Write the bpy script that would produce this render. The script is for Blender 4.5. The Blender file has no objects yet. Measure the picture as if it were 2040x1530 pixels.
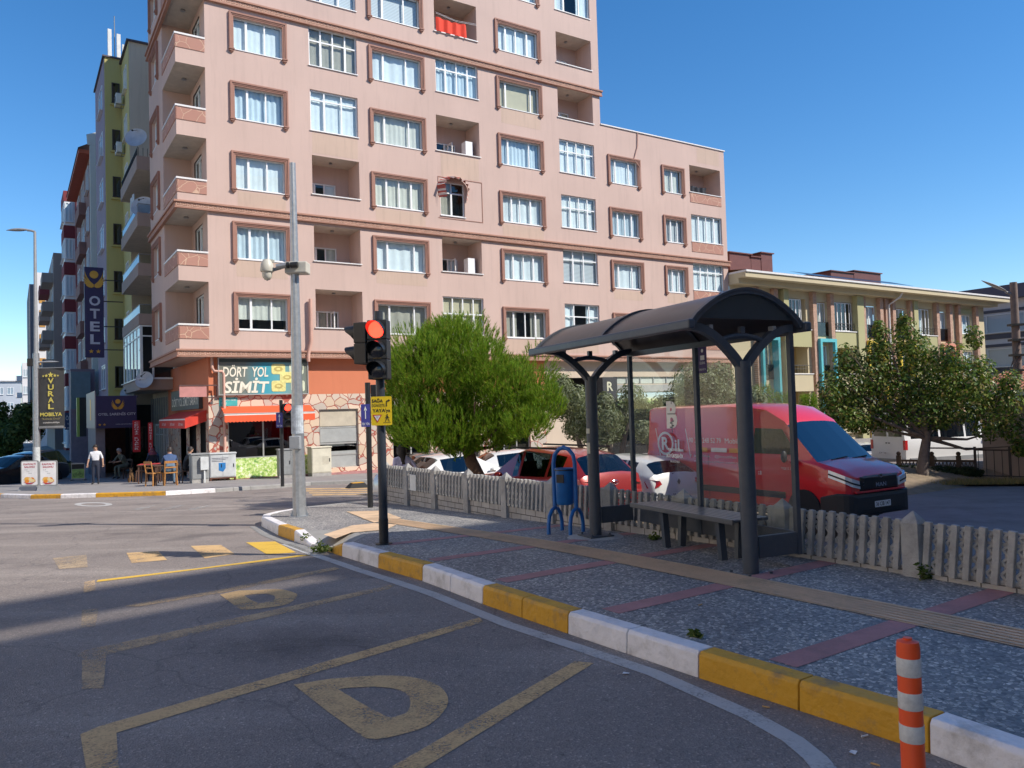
import bpy, bmesh, math, random
import numpy as np
from math import sin, cos, tan, radians, pi, atan2, hypot
from mathutils import Matrix, Vector
random.seed(7); np.random.seed(7)
S = bpy.context.scene; C = S.collection
# ---------------- camera, sky, sun, exposure ----------------
FPX, PITCH, ROLL, YAWF, EYE = 1560.0, radians(1.95), radians(1.7), radians(57.4), 1.65
SUN_EL, SUN_AZ = radians(42), radians(18)      # azimuth: measured from +x towards -y
cF = Vector((0, cos(PITCH), sin(PITCH))); cU = Vector((0, -sin(PITCH), cos(PITCH))); cX = Vector((1, 0, 0))
cR = cX*cos(ROLL)-cU*sin(ROLL); cUp = cX*sin(ROLL)+cU*cos(ROLL)
cam = bpy.data.cameras.new('camera'); co = bpy.data.objects.new('camera', cam); C.objects.link(co)
cam.sensor_fit = 'HORIZONTAL'; cam.sensor_width = 36; cam.lens = FPX/2040*36; cam.clip_end = 3000; cam.clip_start = .05
m3 = Matrix((cR, cUp, -cF)).transposed(); co.matrix_world = Matrix.Translation((0, 0, EYE)) @ m3.to_4x4()
S.camera = co
S.render.resolution_x = 1024; S.render.resolution_y = 768
S.view_settings.view_transform = 'Standard'; S.view_settings.look = 'None'; S.view_settings.gamma = 1
S.view_settings.exposure = 0.76
w = bpy.data.worlds.new('World'); S.world = w; w.use_nodes = True
nt = w.node_tree; bg = nt.nodes['Background']; sky = nt.nodes.new('ShaderNodeTexSky'); sky.sky_type = 'NISHITA'
sky.sun_disc = False; sky.sun_elevation = SUN_EL
sdir = Vector((cos(SUN_EL)*cos(SUN_AZ), -cos(SUN_EL)*sin(SUN_AZ), sin(SUN_EL)))
sky.sun_rotation = atan2(sdir.x, sdir.y); sky.air_density = 1.0; sky.dust_density = .0; sky.ozone_density = 3.0; sky.altitude = 0
hs = nt.nodes.new('ShaderNodeHueSaturation'); hs.inputs['Saturation'].default_value = 1.3; hs.inputs['Hue'].default_value = .502
nt.links.new(sky.outputs[0], hs.inputs['Color']); nt.links.new(hs.outputs[0], bg.inputs[0]); bg.inputs[1].default_value = .102
sl = bpy.data.lights.new('sun', 'SUN'); sl.energy = 3.4; sl.angle = radians(.5); sl.color = (1, .93, .83)
so = bpy.data.objects.new('sun', sl); C.objects.link(so); so.rotation_euler = sdir.to_track_quat('Z', 'Y').to_euler()
# ---------------- geometry of the place ----------------
def ray(x, y): return cF+cR*((x-1020)/FPX)-cUp*((y-765)/FPX)
def gz(y): return 0. if y < 7 else (-.04*(y-7)**2/6 if y < 10 else (-.04*(y-8.5) if y < 36 else -1.1))
def lz(y): return -.9-.0135*min(max(y, 0), 40)
def G(x, y, dz=0):
    d = ray(x, y); lo, hi = 1., 300.
    for _ in range(50):
        t = (lo+hi)/2; P = d*t
        if EYE+P.z <= gz(P.y)+dz: hi = t
        else: lo = t
    return Vector((P.x, P.y, gz(P.y)+dz))
def at(x, y, Y): d = ray(x, y); t = Y/d.y; return Vector((d.x*t, Y, EYE+d.z*t))
DU = Vector((sin(YAWF), cos(YAWF))); NU = Vector((cos(YAWF), -sin(YAWF)))
P0 = at(417, 650, 31.4).xy
def plane(x, y, n=0.):                       # pixel -> (u, z) on the plane n deep behind the pink facade
    d = ray(x, y); Q = P0-NU*n; t = Q.dot(NU)/d.xy.dot(NU); P = d*t; return (P.xy-P0).dot(DU), EYE+P.z
def side(x, y, u=-1.13):                     # pixel -> (n, z) on the plane u = const
    d = ray(x, y); Q = P0+DU*u; t = Q.dot(DU)/d.xy.dot(DU); P = d*t; return -(P.xy-P0).dot(NU), EYE+P.z
FR = Matrix.Translation((P0.x, P0.y, 0)) @ Matrix.Rotation(atan2(DU.y, DU.x), 4, 'Z')   # frame: x=u, y=n, z
def W(u, n, z=0): return FR @ Vector((u, n, z))
# ---------------- materials ----------------
MATS = {}
def mat(name, col, rough=.65, metal=0., var=.12, scale=3., bump=0., bscale=40., spec=.5, coat=0., emit=None, trans=0., dirt=None, local=False):
    if name in MATS: return MATS[name]
    m = bpy.data.materials.new(name); m.use_nodes = True; n = m.node_tree.nodes; l = m.node_tree.links
    b = n['Principled BSDF']; b.inputs['Roughness'].default_value = rough; b.inputs['Metallic'].default_value = metal
    b.inputs['Specular IOR Level'].default_value = spec; b.inputs['Coat Weight'].default_value = coat
    if emit: b.inputs['Emission Color'].default_value = (*emit[:3], 1); b.inputs['Emission Strength'].default_value = emit[3]
    if trans: b.inputs['Transmission Weight'].default_value = trans
    if local: pos = n.new('ShaderNodeTexCoord').outputs['Object']
    else: pos = n.new('ShaderNodeNewGeometry').outputs['Position']
    nz = n.new('ShaderNodeTexNoise'); nz.inputs['Scale'].default_value = scale; nz.inputs['Detail'].default_value = 6; nz.inputs['Roughness'].default_value = .65
    l.new(pos, nz.inputs['Vector'])
    mx = n.new('ShaderNodeMix'); mx.data_type = 'RGBA'
    rp = n.new('ShaderNodeMapRange'); rp.inputs[1].default_value = .3; rp.inputs[2].default_value = .7
    l.new(nz.outputs[0], rp.inputs[0]); l.new(rp.outputs[0], mx.inputs[0])
    mx.inputs[6].default_value = (*[c*(1-var) for c in col], 1); mx.inputs[7].default_value = (*[min(1, c*(1+var)) for c in col], 1)
    out = mx.outputs[2]
    if dirt:                                     # (colour, amount, scale) blotches of dirt / wear
        n2 = n.new('ShaderNodeTexNoise'); n2.inputs['Scale'].default_value = dirt[2]; n2.inputs['Detail'].default_value = 8; n2.inputs['Roughness'].default_value = .7
        l.new(pos, n2.inputs['Vector']); r2 = n.new('ShaderNodeMapRange'); r2.inputs[1].default_value = .5; r2.inputs[2].default_value = .68; r2.inputs[4].default_value = dirt[1]
        l.new(n2.outputs[0], r2.inputs[0]); m2 = n.new('ShaderNodeMix'); m2.data_type = 'RGBA'; l.new(r2.outputs[0], m2.inputs[0])
        l.new(out, m2.inputs[6]); m2.inputs[7].default_value = (*dirt[0], 1); out = m2.outputs[2]
    l.new(out, b.inputs['Base Color'])
    if bump:
        nb = n.new('ShaderNodeTexNoise'); nb.inputs['Scale'].default_value = bscale; nb.inputs['Detail'].default_value = 4; l.new(pos, nb.inputs['Vector'])
        bp = n.new('ShaderNodeBump'); bp.inputs['Strength'].default_value = bump; bp.inputs['Distance'].default_value = .02
        l.new(nb.outputs[0], bp.inputs['Height']); l.new(bp.outputs[0], b.inputs['Normal'])
    MATS[name] = m; m['_o'] = 1; return m
def nodes(m): return m.node_tree.nodes, m.node_tree.links, m.node_tree.nodes['Principled BSDF']
def mk(name): m = bpy.data.materials.new(name); m.use_nodes = True; MATS[name] = m; return m
def N(n, t, **k):
    q = n.new(t)
    for a, v in k.items():
        if a.startswith('i'): q.inputs[int(a[1:])].default_value = v
        else: setattr(q, a, v)
    return q
def ramp(n, l, src, stops):
    r = n.new('ShaderNodeValToRGB'); e = r.color_ramp.elements
    while len(e) < len(stops): e.new(.5)
    for q, (p, c) in zip(e, stops): q.position = p; q.color = (*c, 1) if len(c) == 3 else c
    l.new(src, r.inputs[0]); return r.outputs[0]
def mixc(n, l, f, a, b_, bt='MIX'):
    x = n.new('ShaderNodeMix'); x.data_type = 'RGBA'; x.blend_type = bt
    for i, v in ((0, f), (6, a), (7, b_)):
        if hasattr(v, 'is_output') or hasattr(v, 'links'): l.new(v, x.inputs[i])
        else: x.inputs[i].default_value = v if i == 0 else (*v, 1)
    return x.outputs[2]
# asphalt: aggregate grains, patches, dust streaks, cracks
def asphalt(name, lo, hi, dust):
    m = mk(name); n, l, b = nodes(m); pos = n.new('ShaderNodeNewGeometry').outputs['Position']
    a = N(n, 'ShaderNodeTexNoise'); a.inputs['Scale'].default_value = .55; a.inputs['Detail'].default_value = 7; a.inputs['Roughness'].default_value = .62; l.new(pos, a.inputs[0])
    c1 = ramp(n, l, a.outputs[0], [(.3, lo), (.7, hi)])
    mp = N(n, 'ShaderNodeMapping'); mp.inputs['Scale'].default_value = (.5, 2.6, 1); mp.inputs['Rotation'].default_value = (0, 0, .12); l.new(pos, mp.inputs[0])
    d = N(n, 'ShaderNodeTexNoise'); d.inputs['Scale'].default_value = .5; d.inputs['Detail'].default_value = 5; l.new(mp.outputs[0], d.inputs[0])
    df = ramp(n, l, d.outputs[0], [(.5, (0, 0, 0)), (.72, (.55, .55, .55))])
    c2 = mixc(n, l, df, c1, dust)
    v = N(n, 'ShaderNodeTexVoronoi'); v.inputs['Scale'].default_value = 95; l.new(pos, v.inputs[0])
    g = ramp(n, l, v.outputs['Color'], [(.0, (.68, .68, .68)), (.8, (1.05, 1.05, 1.05)), (1, (1.9, 1.85, 1.75))])
    c3 = mixc(n, l, 1., c2, g, 'MULTIPLY')
    wn = N(n, 'ShaderNodeTexNoise'); wn.inputs['Scale'].default_value = 1.3; wn.inputs['Detail'].default_value = 6; l.new(pos, wn.inputs[0])
    wm = N(n, 'ShaderNodeMix', data_type='VECTOR'); wm.inputs[0].default_value = .35; l.new(pos, wm.inputs[4]); l.new(wn.outputs['Color'], wm.inputs[5])
    ck = N(n, 'ShaderNodeTexVoronoi', feature='DISTANCE_TO_EDGE'); ck.inputs['Scale'].default_value = .42; l.new(wm.outputs[1], ck.inputs[0])
    cf = ramp(n, l, ck.outputs[0], [(.0, (.72, .72, .74)), (.004, (1, 1, 1))]); c3 = mixc(n, l, 1., c3, cf, 'MULTIPLY')
    st = N(n, 'ShaderNodeTexNoise'); st.inputs['Scale'].default_value = 1.15; st.inputs['Detail'].default_value = 4; l.new(wm.outputs[1], st.inputs[0])
    sf2 = ramp(n, l, st.outputs[0], [(.3, (.66, .66, .68)), (.42, (1, 1, 1))]); c3 = mixc(n, l, 1., c3, sf2, 'MULTIPLY')
    v2 = N(n, 'ShaderNodeTexNoise'); v2.inputs['Scale'].default_value = 9; v2.inputs['Detail'].default_value = 9; v2.inputs['Roughness'].default_value = .75; l.new(pos, v2.inputs[0])
    s = ramp(n, l, v2.outputs[0], [(.32, (.45, .45, .47)), (.42, (1, 1, 1)), (.62, (1, 1, 1)), (.75, (1.2, 1.18, 1.14))])
    c4 = mixc(n, l, 1., c3, s, 'MULTIPLY')
    l.new(c4, b.inputs[0]); b.inputs['Roughness'].default_value = .82; b.inputs['Specular IOR Level'].default_value = .35
    bp = N(n, 'ShaderNodeBump'); bp.inputs['Strength'].default_value = .5; bp.inputs['Distance'].default_value = .006; l.new(v.outputs['Distance'], bp.inputs['Height']); l.new(bp.outputs[0], b.inputs['Normal'])
    return m
ASPH = asphalt('asphalt', (.205, .175, .16), (.285, .245, .22), (.40, .35, .31))
# exposed pebble paving
def pebble(name, sc=34, light=1.):
    m = mk(name); n, l, b = nodes(m); pos = n.new('ShaderNodeNewGeometry').outputs['Position']
    v = N(n, 'ShaderNodeTexVoronoi'); v.inputs['Scale'].default_value = sc; l.new(pos, v.inputs[0])
    c = ramp(n, l, v.outputs['Color'], [(.05, (.05*light, .055*light, .06*light)), (.35, (.13*light, .135*light, .14*light)), (.6, (.2*light, .195*light, .19*light)), (.85, (.36*light, .34*light, .31*light)), (1, (.55*light, .52*light, .48*light))])
    e = N(n, 'ShaderNodeTexVoronoi', feature='DISTANCE_TO_EDGE'); e.inputs['Scale'].default_value = sc; l.new(pos, e.inputs[0])
    ef = ramp(n, l, e.outputs[0], [(.02, (0, 0, 0)), (.12, (1, 1, 1))])
    c2 = mixc(n, l, ef, (.11*light, .105*light, .1*light), c)
    a = N(n, 'ShaderNodeTexNoise'); a.inputs['Scale'].default_value = 1.1; a.inputs['Detail'].default_value = 6; l.new(pos, a.inputs[0])
    s = ramp(n, l, a.outputs[0], [(.3, (.72, .72, .74)), (.7, (1.15, 1.12, 1.08))])
    l.new(mixc(n, l, 1., c2, s, 'MULTIPLY'), b.inputs[0]); b.inputs['Roughness'].default_value = .6
    bp = N(n, 'ShaderNodeBump'); bp.inputs['Strength'].default_value = .8; bp.inputs['Distance'].default_value = .006; l.new(e.outputs[0], bp.inputs['Height']); l.new(bp.outputs[0], b.inputs['Normal'])
    return m
PEB = pebble('pebble_paving', 44, 1.6)
# irregular stone facing with coloured mortar; world position drives it
def crazy(name, cols, mortar, sc, wd, bump=.6):
    m = mk(name); n, l, b = nodes(m); pos = n.new('ShaderNodeTexCoord').outputs['Object']
    nn = N(n, 'ShaderNodeTexNoise'); nn.inputs['Scale'].default_value = sc*1.3; l.new(pos, nn.inputs[0])
    ad = N(n, 'ShaderNodeMix', data_type='VECTOR'); ad.inputs[0].default_value = .12; l.new(pos, ad.inputs[4]); l.new(nn.outputs['Color'], ad.inputs[5])
    v = N(n, 'ShaderNodeTexVoronoi'); v.inputs['Scale'].default_value = sc; l.new(ad.outputs[1], v.inputs[0])
    e = N(n, 'ShaderNodeTexVoronoi', feature='DISTANCE_TO_EDGE'); e.inputs['Scale'].default_value = sc; l.new(ad.outputs[1], e.inputs[0])
    c = ramp(n, l, v.outputs['Color'], [(i/(len(cols)-1), q) for i, q in enumerate(cols)])
    f = ramp(n, l, e.outputs[0], [(wd*.7, (0, 0, 0)), (wd, (1, 1, 1))])
    l.new(mixc(n, l, f, mortar, c), b.inputs[0]); b.inputs['Roughness'].default_value = .8
    bp = N(n, 'ShaderNodeBump'); bp.inputs['Strength'].default_value = bump; bp.inputs['Distance'].default_value = .02; l.new(f, bp.inputs['Height']); l.new(bp.outputs[0], b.inputs['Normal'])
    return m
STONE = crazy('stone_facing', [(.55, .42, .3), (.68, .52, .38), (.42, .38, .34), (.72, .56, .42), (.5, .44, .38)], (.38, .10, .07), 2.7, .042)
ROCKP = crazy('rough_terracotta_panel', [(.4, .2, .15), (.43, .22, .165), (.38, .19, .14)], (.6, .4, .28), 2.2, .022, .5)
# facade paint with long rain streaks below sills
def facade(name, col, streak=.25):
    m = mk(name); n, l, b = nodes(m); tc = n.new('ShaderNodeTexCoord').outputs['Object']
    a = N(n, 'ShaderNodeTexNoise'); a.inputs['Scale'].default_value = .35; a.inputs['Detail'].default_value = 6; l.new(tc, a.inputs[0])
    c1 = ramp(n, l, a.outputs[0], [(.3, tuple(c*.93 for c in col)), (.7, tuple(min(1, c*1.05) for c in col))])
    mp = N(n, 'ShaderNodeMapping'); mp.inputs['Scale'].default_value = (2.4, 2.4, .22); l.new(tc, mp.inputs[0])
    s = N(n, 'ShaderNodeTexNoise'); s.inputs['Scale'].default_value = 1.5; s.inputs['Detail'].default_value = 7; s.inputs['Roughness'].default_value = .7; l.new(mp.outputs[0], s.inputs[0])
    sf = ramp(n, l, s.outputs[0], [(.5, (0, 0, 0)), (.75, (streak,)*3)])
    l.new(mixc(n, l, sf, c1, tuple(c*.6 for c in col)), b.inputs[0]); b.inputs['Roughness'].default_value = .85
    nb = N(n, 'ShaderNodeTexNoise'); nb.inputs['Scale'].default_value = 60; l.new(tc, nb.inputs[0])
    bp = N(n, 'ShaderNodeBump'); bp.inputs['Strength'].default_value = .15; bp.inputs['Distance'].default_value = .01; l.new(nb.outputs[0], bp.inputs['Height']); l.new(bp.outputs[0], b.inputs['Normal'])
    return m
PINK = facade('pink_render', (.565, .41, .35), .3)
def bricks(name, c1, c2, mo, sc, bw=.5, rh=.25, ms=.02, bump=.6, rot=(pi/2, 0, 0)):
    m = mk(name); n, l, b = nodes(m); tc = n.new('ShaderNodeTexCoord').outputs['Object']
    mp = N(n, 'ShaderNodeMapping'); mp.inputs['Rotation'].default_value = rot; l.new(tc, mp.inputs[0])
    t = N(n, 'ShaderNodeTexBrick'); t.inputs['Scale'].default_value = sc; t.inputs['Brick Width'].default_value = bw; t.inputs['Row Height'].default_value = rh; t.inputs['Mortar Size'].default_value = ms
    for i, c in ((1, c1), (2, c2), (3, mo)): t.inputs[i].default_value = (*c, 1)
    l.new(mp.outputs[0], t.inputs[0])
    a = N(n, 'ShaderNodeTexNoise'); a.inputs['Scale'].default_value = 5; a.inputs['Detail'].default_value = 6; l.new(tc, a.inputs[0])
    s = ramp(n, l, a.outputs[0], [(.3, (.8, .8, .8)), (.7, (1.1, 1.1, 1.1))])
    l.new(mixc(n, l, 1., t.outputs[0], s, 'MULTIPLY'), b.inputs[0]); b.inputs['Roughness'].default_value = .85
    iv = N(n, 'ShaderNodeMath', operation='SUBTRACT', i0=1.); l.new(t.outputs['Fac'], iv.inputs[1])
    bp = N(n, 'ShaderNodeBump'); bp.inputs['Strength'].default_value = bump; bp.inputs['Distance'].default_value = .015; l.new(iv.outputs[0], bp.inputs['Height']); l.new(bp.outputs[0], b.inputs['Normal'])
    return m
def glassm(name, tint, refl=.25, rough=.0, dust=0):
    m = mk(name); n, l, b = nodes(m); n.remove(b); o = n['Material Output']
    t = N(n, 'ShaderNodeBsdfTransparent'); t.inputs[0].default_value = (*tint, 1)
    g = N(n, 'ShaderNodeBsdfGlossy'); g.inputs['Roughness'].default_value = rough
    ge = N(n, 'ShaderNodeNewGeometry'); dt = N(n, 'ShaderNodeVectorMath', operation='DOT_PRODUCT'); l.new(ge.outputs['Incoming'], dt.inputs[0]); l.new(ge.outputs['Normal'], dt.inputs[1])
    ab = N(n, 'ShaderNodeMath', operation='ABSOLUTE'); l.new(dt.outputs['Value'], ab.inputs[0]); iv = N(n, 'ShaderNodeMath', operation='SUBTRACT', i0=1.); l.new(ab.outputs[0], iv.inputs[1])
    pw = N(n, 'ShaderNodeMath', operation='POWER', i1=5.); l.new(iv.outputs[0], pw.inputs[0])
    ad = N(n, 'ShaderNodeMath', operation='MULTIPLY_ADD', i1=.9, i2=refl+.04); ad.use_clamp = True; l.new(pw.outputs[0], ad.inputs[0])
    x = N(n, 'ShaderNodeMixShader'); l.new(ad.outputs[0], x.inputs[0]); l.new(t.outputs[0], x.inputs[1]); l.new(g.outputs[0], x.inputs[2]); l.new(x.outputs[0], o.inputs[0])
    if dust:
        df = N(n, 'ShaderNodeBsdfDiffuse'); df.inputs[0].default_value = (.75, .75, .72, 1); x2 = N(n, 'ShaderNodeMixShader'); nz = N(n, 'ShaderNodeTexNoise'); nz.inputs['Scale'].default_value = 1.6; nz.inputs['Detail'].default_value = 6; l.new(ge.outputs['Position'], nz.inputs[0])
        mr = N(n, 'ShaderNodeMapRange', i1=.35, i2=.75, i3=dust*.6, i4=dust*3); l.new(nz.outputs[0], mr.inputs[0]); l.new(mr.outputs[0], x2.inputs[0]); l.new(x.outputs[0], x2.inputs[1]); l.new(df.outputs[0], x2.inputs[2]); l.new(x2.outputs[0], o.inputs[0])
    return m
GWIN = glassm('window_glass', (.84, .92, .95), .03); GCAR = glassm('car_glass', (.18, .22, .22), .06); GSHEL = glassm('shelter_glass', (.88, .90, .88), .02, dust=.022)
GDARK = glassm('dark_glass', (.12, .13, .14), .06)
def leafm(name, cols, trans=.35, rough=.6):
    m = mk(name); n, l, b = nodes(m); g = n.new('ShaderNodeNewGeometry')
    c = ramp(n, l, g.outputs['Random Per Island'], [(i/(len(cols)-1), q) for i, q in enumerate(cols)])
    l.new(c, b.inputs[0]); b.inputs['Roughness'].default_value = rough; b.inputs['Specular IOR Level'].default_value = .2
    t = N(n, 'ShaderNodeBsdfTranslucent'); tc = mixc(n, l, 1., c, (1.3, 1.25, .6), 'MULTIPLY'); l.new(tc, t.inputs[0])
    x = N(n, 'ShaderNodeMixShader'); x.inputs[0].default_value = trans; l.new(b.outputs[0], x.inputs[1]); l.new(t.outputs[0], x.inputs[2]); l.new(x.outputs[0], n['Material Output'].inputs[0])
    return m
WHITEP = mat('white_pvc', (.78, .79, .79), .4, var=.03); CURT = mat('white_curtain', (.84, .86, .85), .9, var=.06, scale=4); CURTB = mat('beige_curtain', (.45, .4, .32), .9, var=.1)
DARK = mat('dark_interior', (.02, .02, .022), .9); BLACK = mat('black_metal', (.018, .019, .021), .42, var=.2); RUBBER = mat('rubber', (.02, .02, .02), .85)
TRIM = mat('window_surround', (.335, .17, .125), .75, var=.08, bump=.15); BELT = mat('belt_moulding', (.4, .21, .15), .8); BELTL = mat('belt_key_relief', (.66, .45, .34), .8)
CEIL = mat('loggia_ceiling', (.5, .44, .37), .9); CAPW = mat('marble_cap', (.72, .7, .68), .5, var=.08)
CONC = mat('concrete', (.40, .38, .355), .85, var=.14, scale=6, bump=.5, bscale=60, dirt=((.18, .17, .16), .5, 2.5))
GALV = mat('galvanised_steel', (.42, .44, .46), .42, .75, var=.16, scale=14); METG = mat('grey_metal', (.3, .31, .32), .45, .4)
TYREM = mat('tyre', (.022, .022, .022), .8); RIM = mat('alloy_rim', (.45, .46, .47), .3, .8); CHROME = mat('chrome', (.65, .66, .68), .15, 1.)
REDL = mat('tail_lamp', (.5, .02, .02), .2, coat=.6); LAMPL = mat('headlamp', (.62, .66, .7), .12, .2, coat=1.); PLATE = mat('plate_white', (.75, .75, .75), .5); PLATEK = mat('plate_black', (.01, .01, .01), .6)
# ---------------- building blocks ----------------
MW = {}
def top(o):
    while o.parent: o = o.parent
    return o
def root(name, label, cat, loc, rz=0., group=None, M=None):
    o = bpy.data.objects.new(name, None); C.objects.link(o); o.empty_display_size = .3
    if M is None: M = Matrix.Translation(loc) @ Matrix.Rotation(rz, 4, 'Z')
    o.matrix_world = M; MW[o.name] = M.copy(); tag(o, label, cat, group); return o
def tag(o, label, cat, group=None):
    o['label'] = label; o['category'] = cat
    if group: o['group'] = group
    return o
class B:
    def __init__(s, T=None): s.T = T; s.v = []; s.f = []; s.mi = []; s.ms = []; s.cm = 0
    def m(s, mt):
        if mt not in s.ms: s.ms.append(mt)
        s.cm = s.ms.index(mt); return s
    def face(s, pts):
        k = len(s.v); s.v += [tuple(p) for p in pts]; s.f.append(tuple(range(k, k+len(pts)))); s.mi.append(s.cm); return s
    def box(s, x0, x1, y0, y1, z0, z1):
        k = len(s.v); s.v += [(x0, y0, z0), (x1, y0, z0), (x1, y1, z0), (x0, y1, z0), (x0, y0, z1), (x1, y0, z1), (x1, y1, z1), (x0, y1, z1)]
        for q in ((0, 3, 2, 1), (4, 5, 6, 7), (0, 1, 5, 4), (1, 2, 6, 5), (2, 3, 7, 6), (3, 0, 4, 7)): s.f.append(tuple(k+i for i in q)); s.mi.append(s.cm)
        return s
    def loft(s, rings, closed=True, caps=True):
        k = len(s.v); n = len(rings[0])
        for r in rings: s.v += [tuple(p) for p in r]
        for i in range(len(rings)-1):
            for j in range(n if closed else n-1):
                a = k+i*n+j; b = k+i*n+(j+1) % n; s.f.append((a, b, b+n, a+n)); s.mi.append(s.cm)
        if caps and closed:
            s.f.append(tuple(k+j for j in range(n))[::-1]); s.mi.append(s.cm); s.f.append(tuple(k+(len(rings)-1)*n+j for j in range(n))); s.mi.append(s.cm)
        return s
    def tube(s, pts, r, n=8, caps=True):
        pts = [Vector(p) for p in pts]; rs = r if isinstance(r, (list, tuple)) else [r]*len(pts); rings = []
        ref = None
        for i, p in enumerate(pts):
            d = (pts[min(i+1, len(pts)-1)]-pts[max(i-1, 0)]).normalized()
            if ref is None: ref = d.orthogonal().normalized()
            a = (ref-d*ref.dot(d)).normalized(); ref = a; b = d.cross(a)
            rings.append([p+(a*cos(2*pi*j/n)+b*sin(2*pi*j/n))*rs[i] for j in range(n)])
        return s.loft(rings, True, caps)
    def cyl(s, p0, p1, r0, r1=None, n=16, caps=True): return s.tube([p0, p1], [r0, r0 if r1 is None else r1], n, caps)
    def bar(s, p0, p1, wx, wy, up=(0, 0, 1)):           # rectangular bar
        p0 = Vector(p0); p1 = Vector(p1); d = (p1-p0).normalized(); a = d.cross(Vector(up))
        if a.length < 1e-3: a = d.orthogonal()
        a.normalize(); b = a.cross(d)
        return s.loft([[p+a*sx*wx/2+b*sy*wy/2 for sx, sy in ((-1, -1), (1, -1), (1, 1), (-1, 1))] for p in (p0, p1)])
    def prism(s, poly, vec):
        vec = Vector(vec); a = [Vector(p) for p in poly]; return s.loft([a, [p+vec for p in a]])
    def ball(s, c, rx, ry=None, rz=None, n=12, m_=8):
        ry = ry or rx; rz = rz or rx; c = Vector(c)
        return s.loft([[c+Vector((rx*sin(pi*(i+.02)/(m_+.04))*cos(2*pi*j/n), ry*sin(pi*(i+.02)/(m_+.04))*sin(2*pi*j/n), -rz*cos(pi*(i+.02)/(m_+.04)))) for j in range(n)] for i in range(m_+1)])
    def lathe(s, prof, c=(0, 0, 0), n=20):
        c = Vector(c); return s.loft([[c+Vector((r*cos(2*pi*j/n), r*sin(2*pi*j/n), z)) for j in range(n)] for r, z in prof])
    def done(s, name, parent=None, smooth=False, bev=0., kind=None, label=None, cat=None, group=None, split=None):
        me = bpy.data.meshes.new(name); v = [Vector(p) for p in s.v]
        if s.T is not None: v = [s.T @ p for p in v]
        if parent is not None:
            Mi = MW[top(parent).name].inverted(); v = [Mi @ p for p in v] if s.T is not None else v; loc = None
        else:
            lo = [min(p[i] for p in v) for i in range(3)]; hi = [max(p[i] for p in v) for i in range(3)]
            loc = Vector(((lo[0]+hi[0])/2, (lo[1]+hi[1])/2, lo[2])); v = [p-loc for p in v]
        me.from_pydata([tuple(p) for p in v], [], s.f)
        for q in s.ms: me.materials.append(q)
        if len(s.ms) > 1: me.polygons.foreach_set('material_index', s.mi)
        if smooth: me.polygons.foreach_set('use_smooth', [True]*len(me.polygons))
        o = bpy.data.objects.new(name, me); C.objects.link(o)
        if parent is not None: o.parent = parent
        else: o.location = loc; MW[o.name] = Matrix.Translation(loc)
        if smooth:
            if bev == 0: md = o.modifiers.new('split', 'EDGE_SPLIT'); md.split_angle = radians(split or 38)
        if bev: md = o.modifiers.new('bevel', 'BEVEL'); md.width = bev; md.segments = 2; md.limit_method = 'ANGLE'; md.angle_limit = radians(35)
        if kind: o['kind'] = kind
        if label: tag(o, label, cat, group)
        return o
def dup(o, loc=None, rz=None, label=None, par=None):
    c = o.copy(); C.objects.link(c)
    if par is not None: c.parent = par
    if loc is not None:
        M = Matrix.Translation(loc) @ Matrix.Rotation(rz or 0, 4, 'Z'); c.matrix_world = M; MW[c.name] = M.copy()
    if label: c['label'] = label
    for ch in list(o.children): dup(ch, par=c)
    return c
def sheet(name, poly, off, mt, zf=gz, parent=None, kind='structure', cuts=None):
    bm = bmesh.new(); vs = [bm.verts.new((p[0], p[1], 0)) for p in poly]; bm.faces.new(vs); bmesh.ops.triangulate(bm, faces=bm.faces[:])
    ys = [p[1] for p in poly]
    for c in (cuts or [7+.25*i for i in range(13)]+[36]):
        if min(ys) < c < max(ys): bmesh.ops.bisect_plane(bm, geom=bm.verts[:]+bm.edges[:]+bm.faces[:], plane_co=(0, c, 0), plane_no=(0, 1, 0))
    for v in bm.verts: v.co.z = zf(v.co.y)+off
    bmesh.ops.recalc_face_normals(bm, faces=bm.faces[:])
    for f in bm.faces:
        if f.normal.z < 0: f.normal_flip()
    me = bpy.data.meshes.new(name); bm.to_mesh(me); bm.free(); me.materials.append(mt)
    o = bpy.data.objects.new(name, me); C.objects.link(o)
    if parent: o.parent = parent
    if kind: o['kind'] = kind
    return o
def text(s, name, parent, M, wd, ht, mt, depth=.004, bold=.0, shear=0., align='C', keep=False):
    cu = bpy.data.curves.new('t', 'FONT'); cu.body = s; cu.size = 1; cu.offset = bold; cu.shear = shear; cu.resolution_u = 3
    t = bpy.data.objects.new('t', cu); C.objects.link(t); dg = bpy.context.evaluated_depsgraph_get(); dg.update()
    me = bpy.data.meshes.new_from_object(t.evaluated_get(dg)); bpy.data.objects.remove(t); bpy.data.curves.remove(cu)
    n = len(me.vertices); a = np.zeros(n*3); me.vertices.foreach_get('co', a); a = a.reshape(-1, 3)
    lo = a.min(0); hi = a.max(0); sy = ht/(hi[1]-lo[1]); sx = sy if keep else wd/(hi[0]-lo[0])
    if keep and (hi[0]-lo[0])*sx > wd: sx = wd/(hi[0]-lo[0])
    a[:, 0] = (a[:, 0]-(lo[0]+hi[0])/2)*sx; a[:, 1] = (a[:, 1]-(lo[1]+hi[1])/2)*sy
    b = B(M if parent is None else M)
    vs = [tuple(q) for q in a]; k = len(vs)
    b.m(mt); b.v = [(x, y, depth) for x, y, z in vs]
    for p in me.polygons: b.f.append(tuple(p.vertices)); b.mi.append(0)
    bpy.data.meshes.remove(me)
    return b.done(name, parent)
def sgn(o, x, u):      # sign frame: origin, x direction, up -> matrix
    x = Vector(x).normalized(); u = Vector(u).normalized(); n = x.cross(u).normalized(); u = n.cross(x)
    return Matrix.Translation(o) @ Matrix((x, u, n)).transposed().to_4x4()
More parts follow.
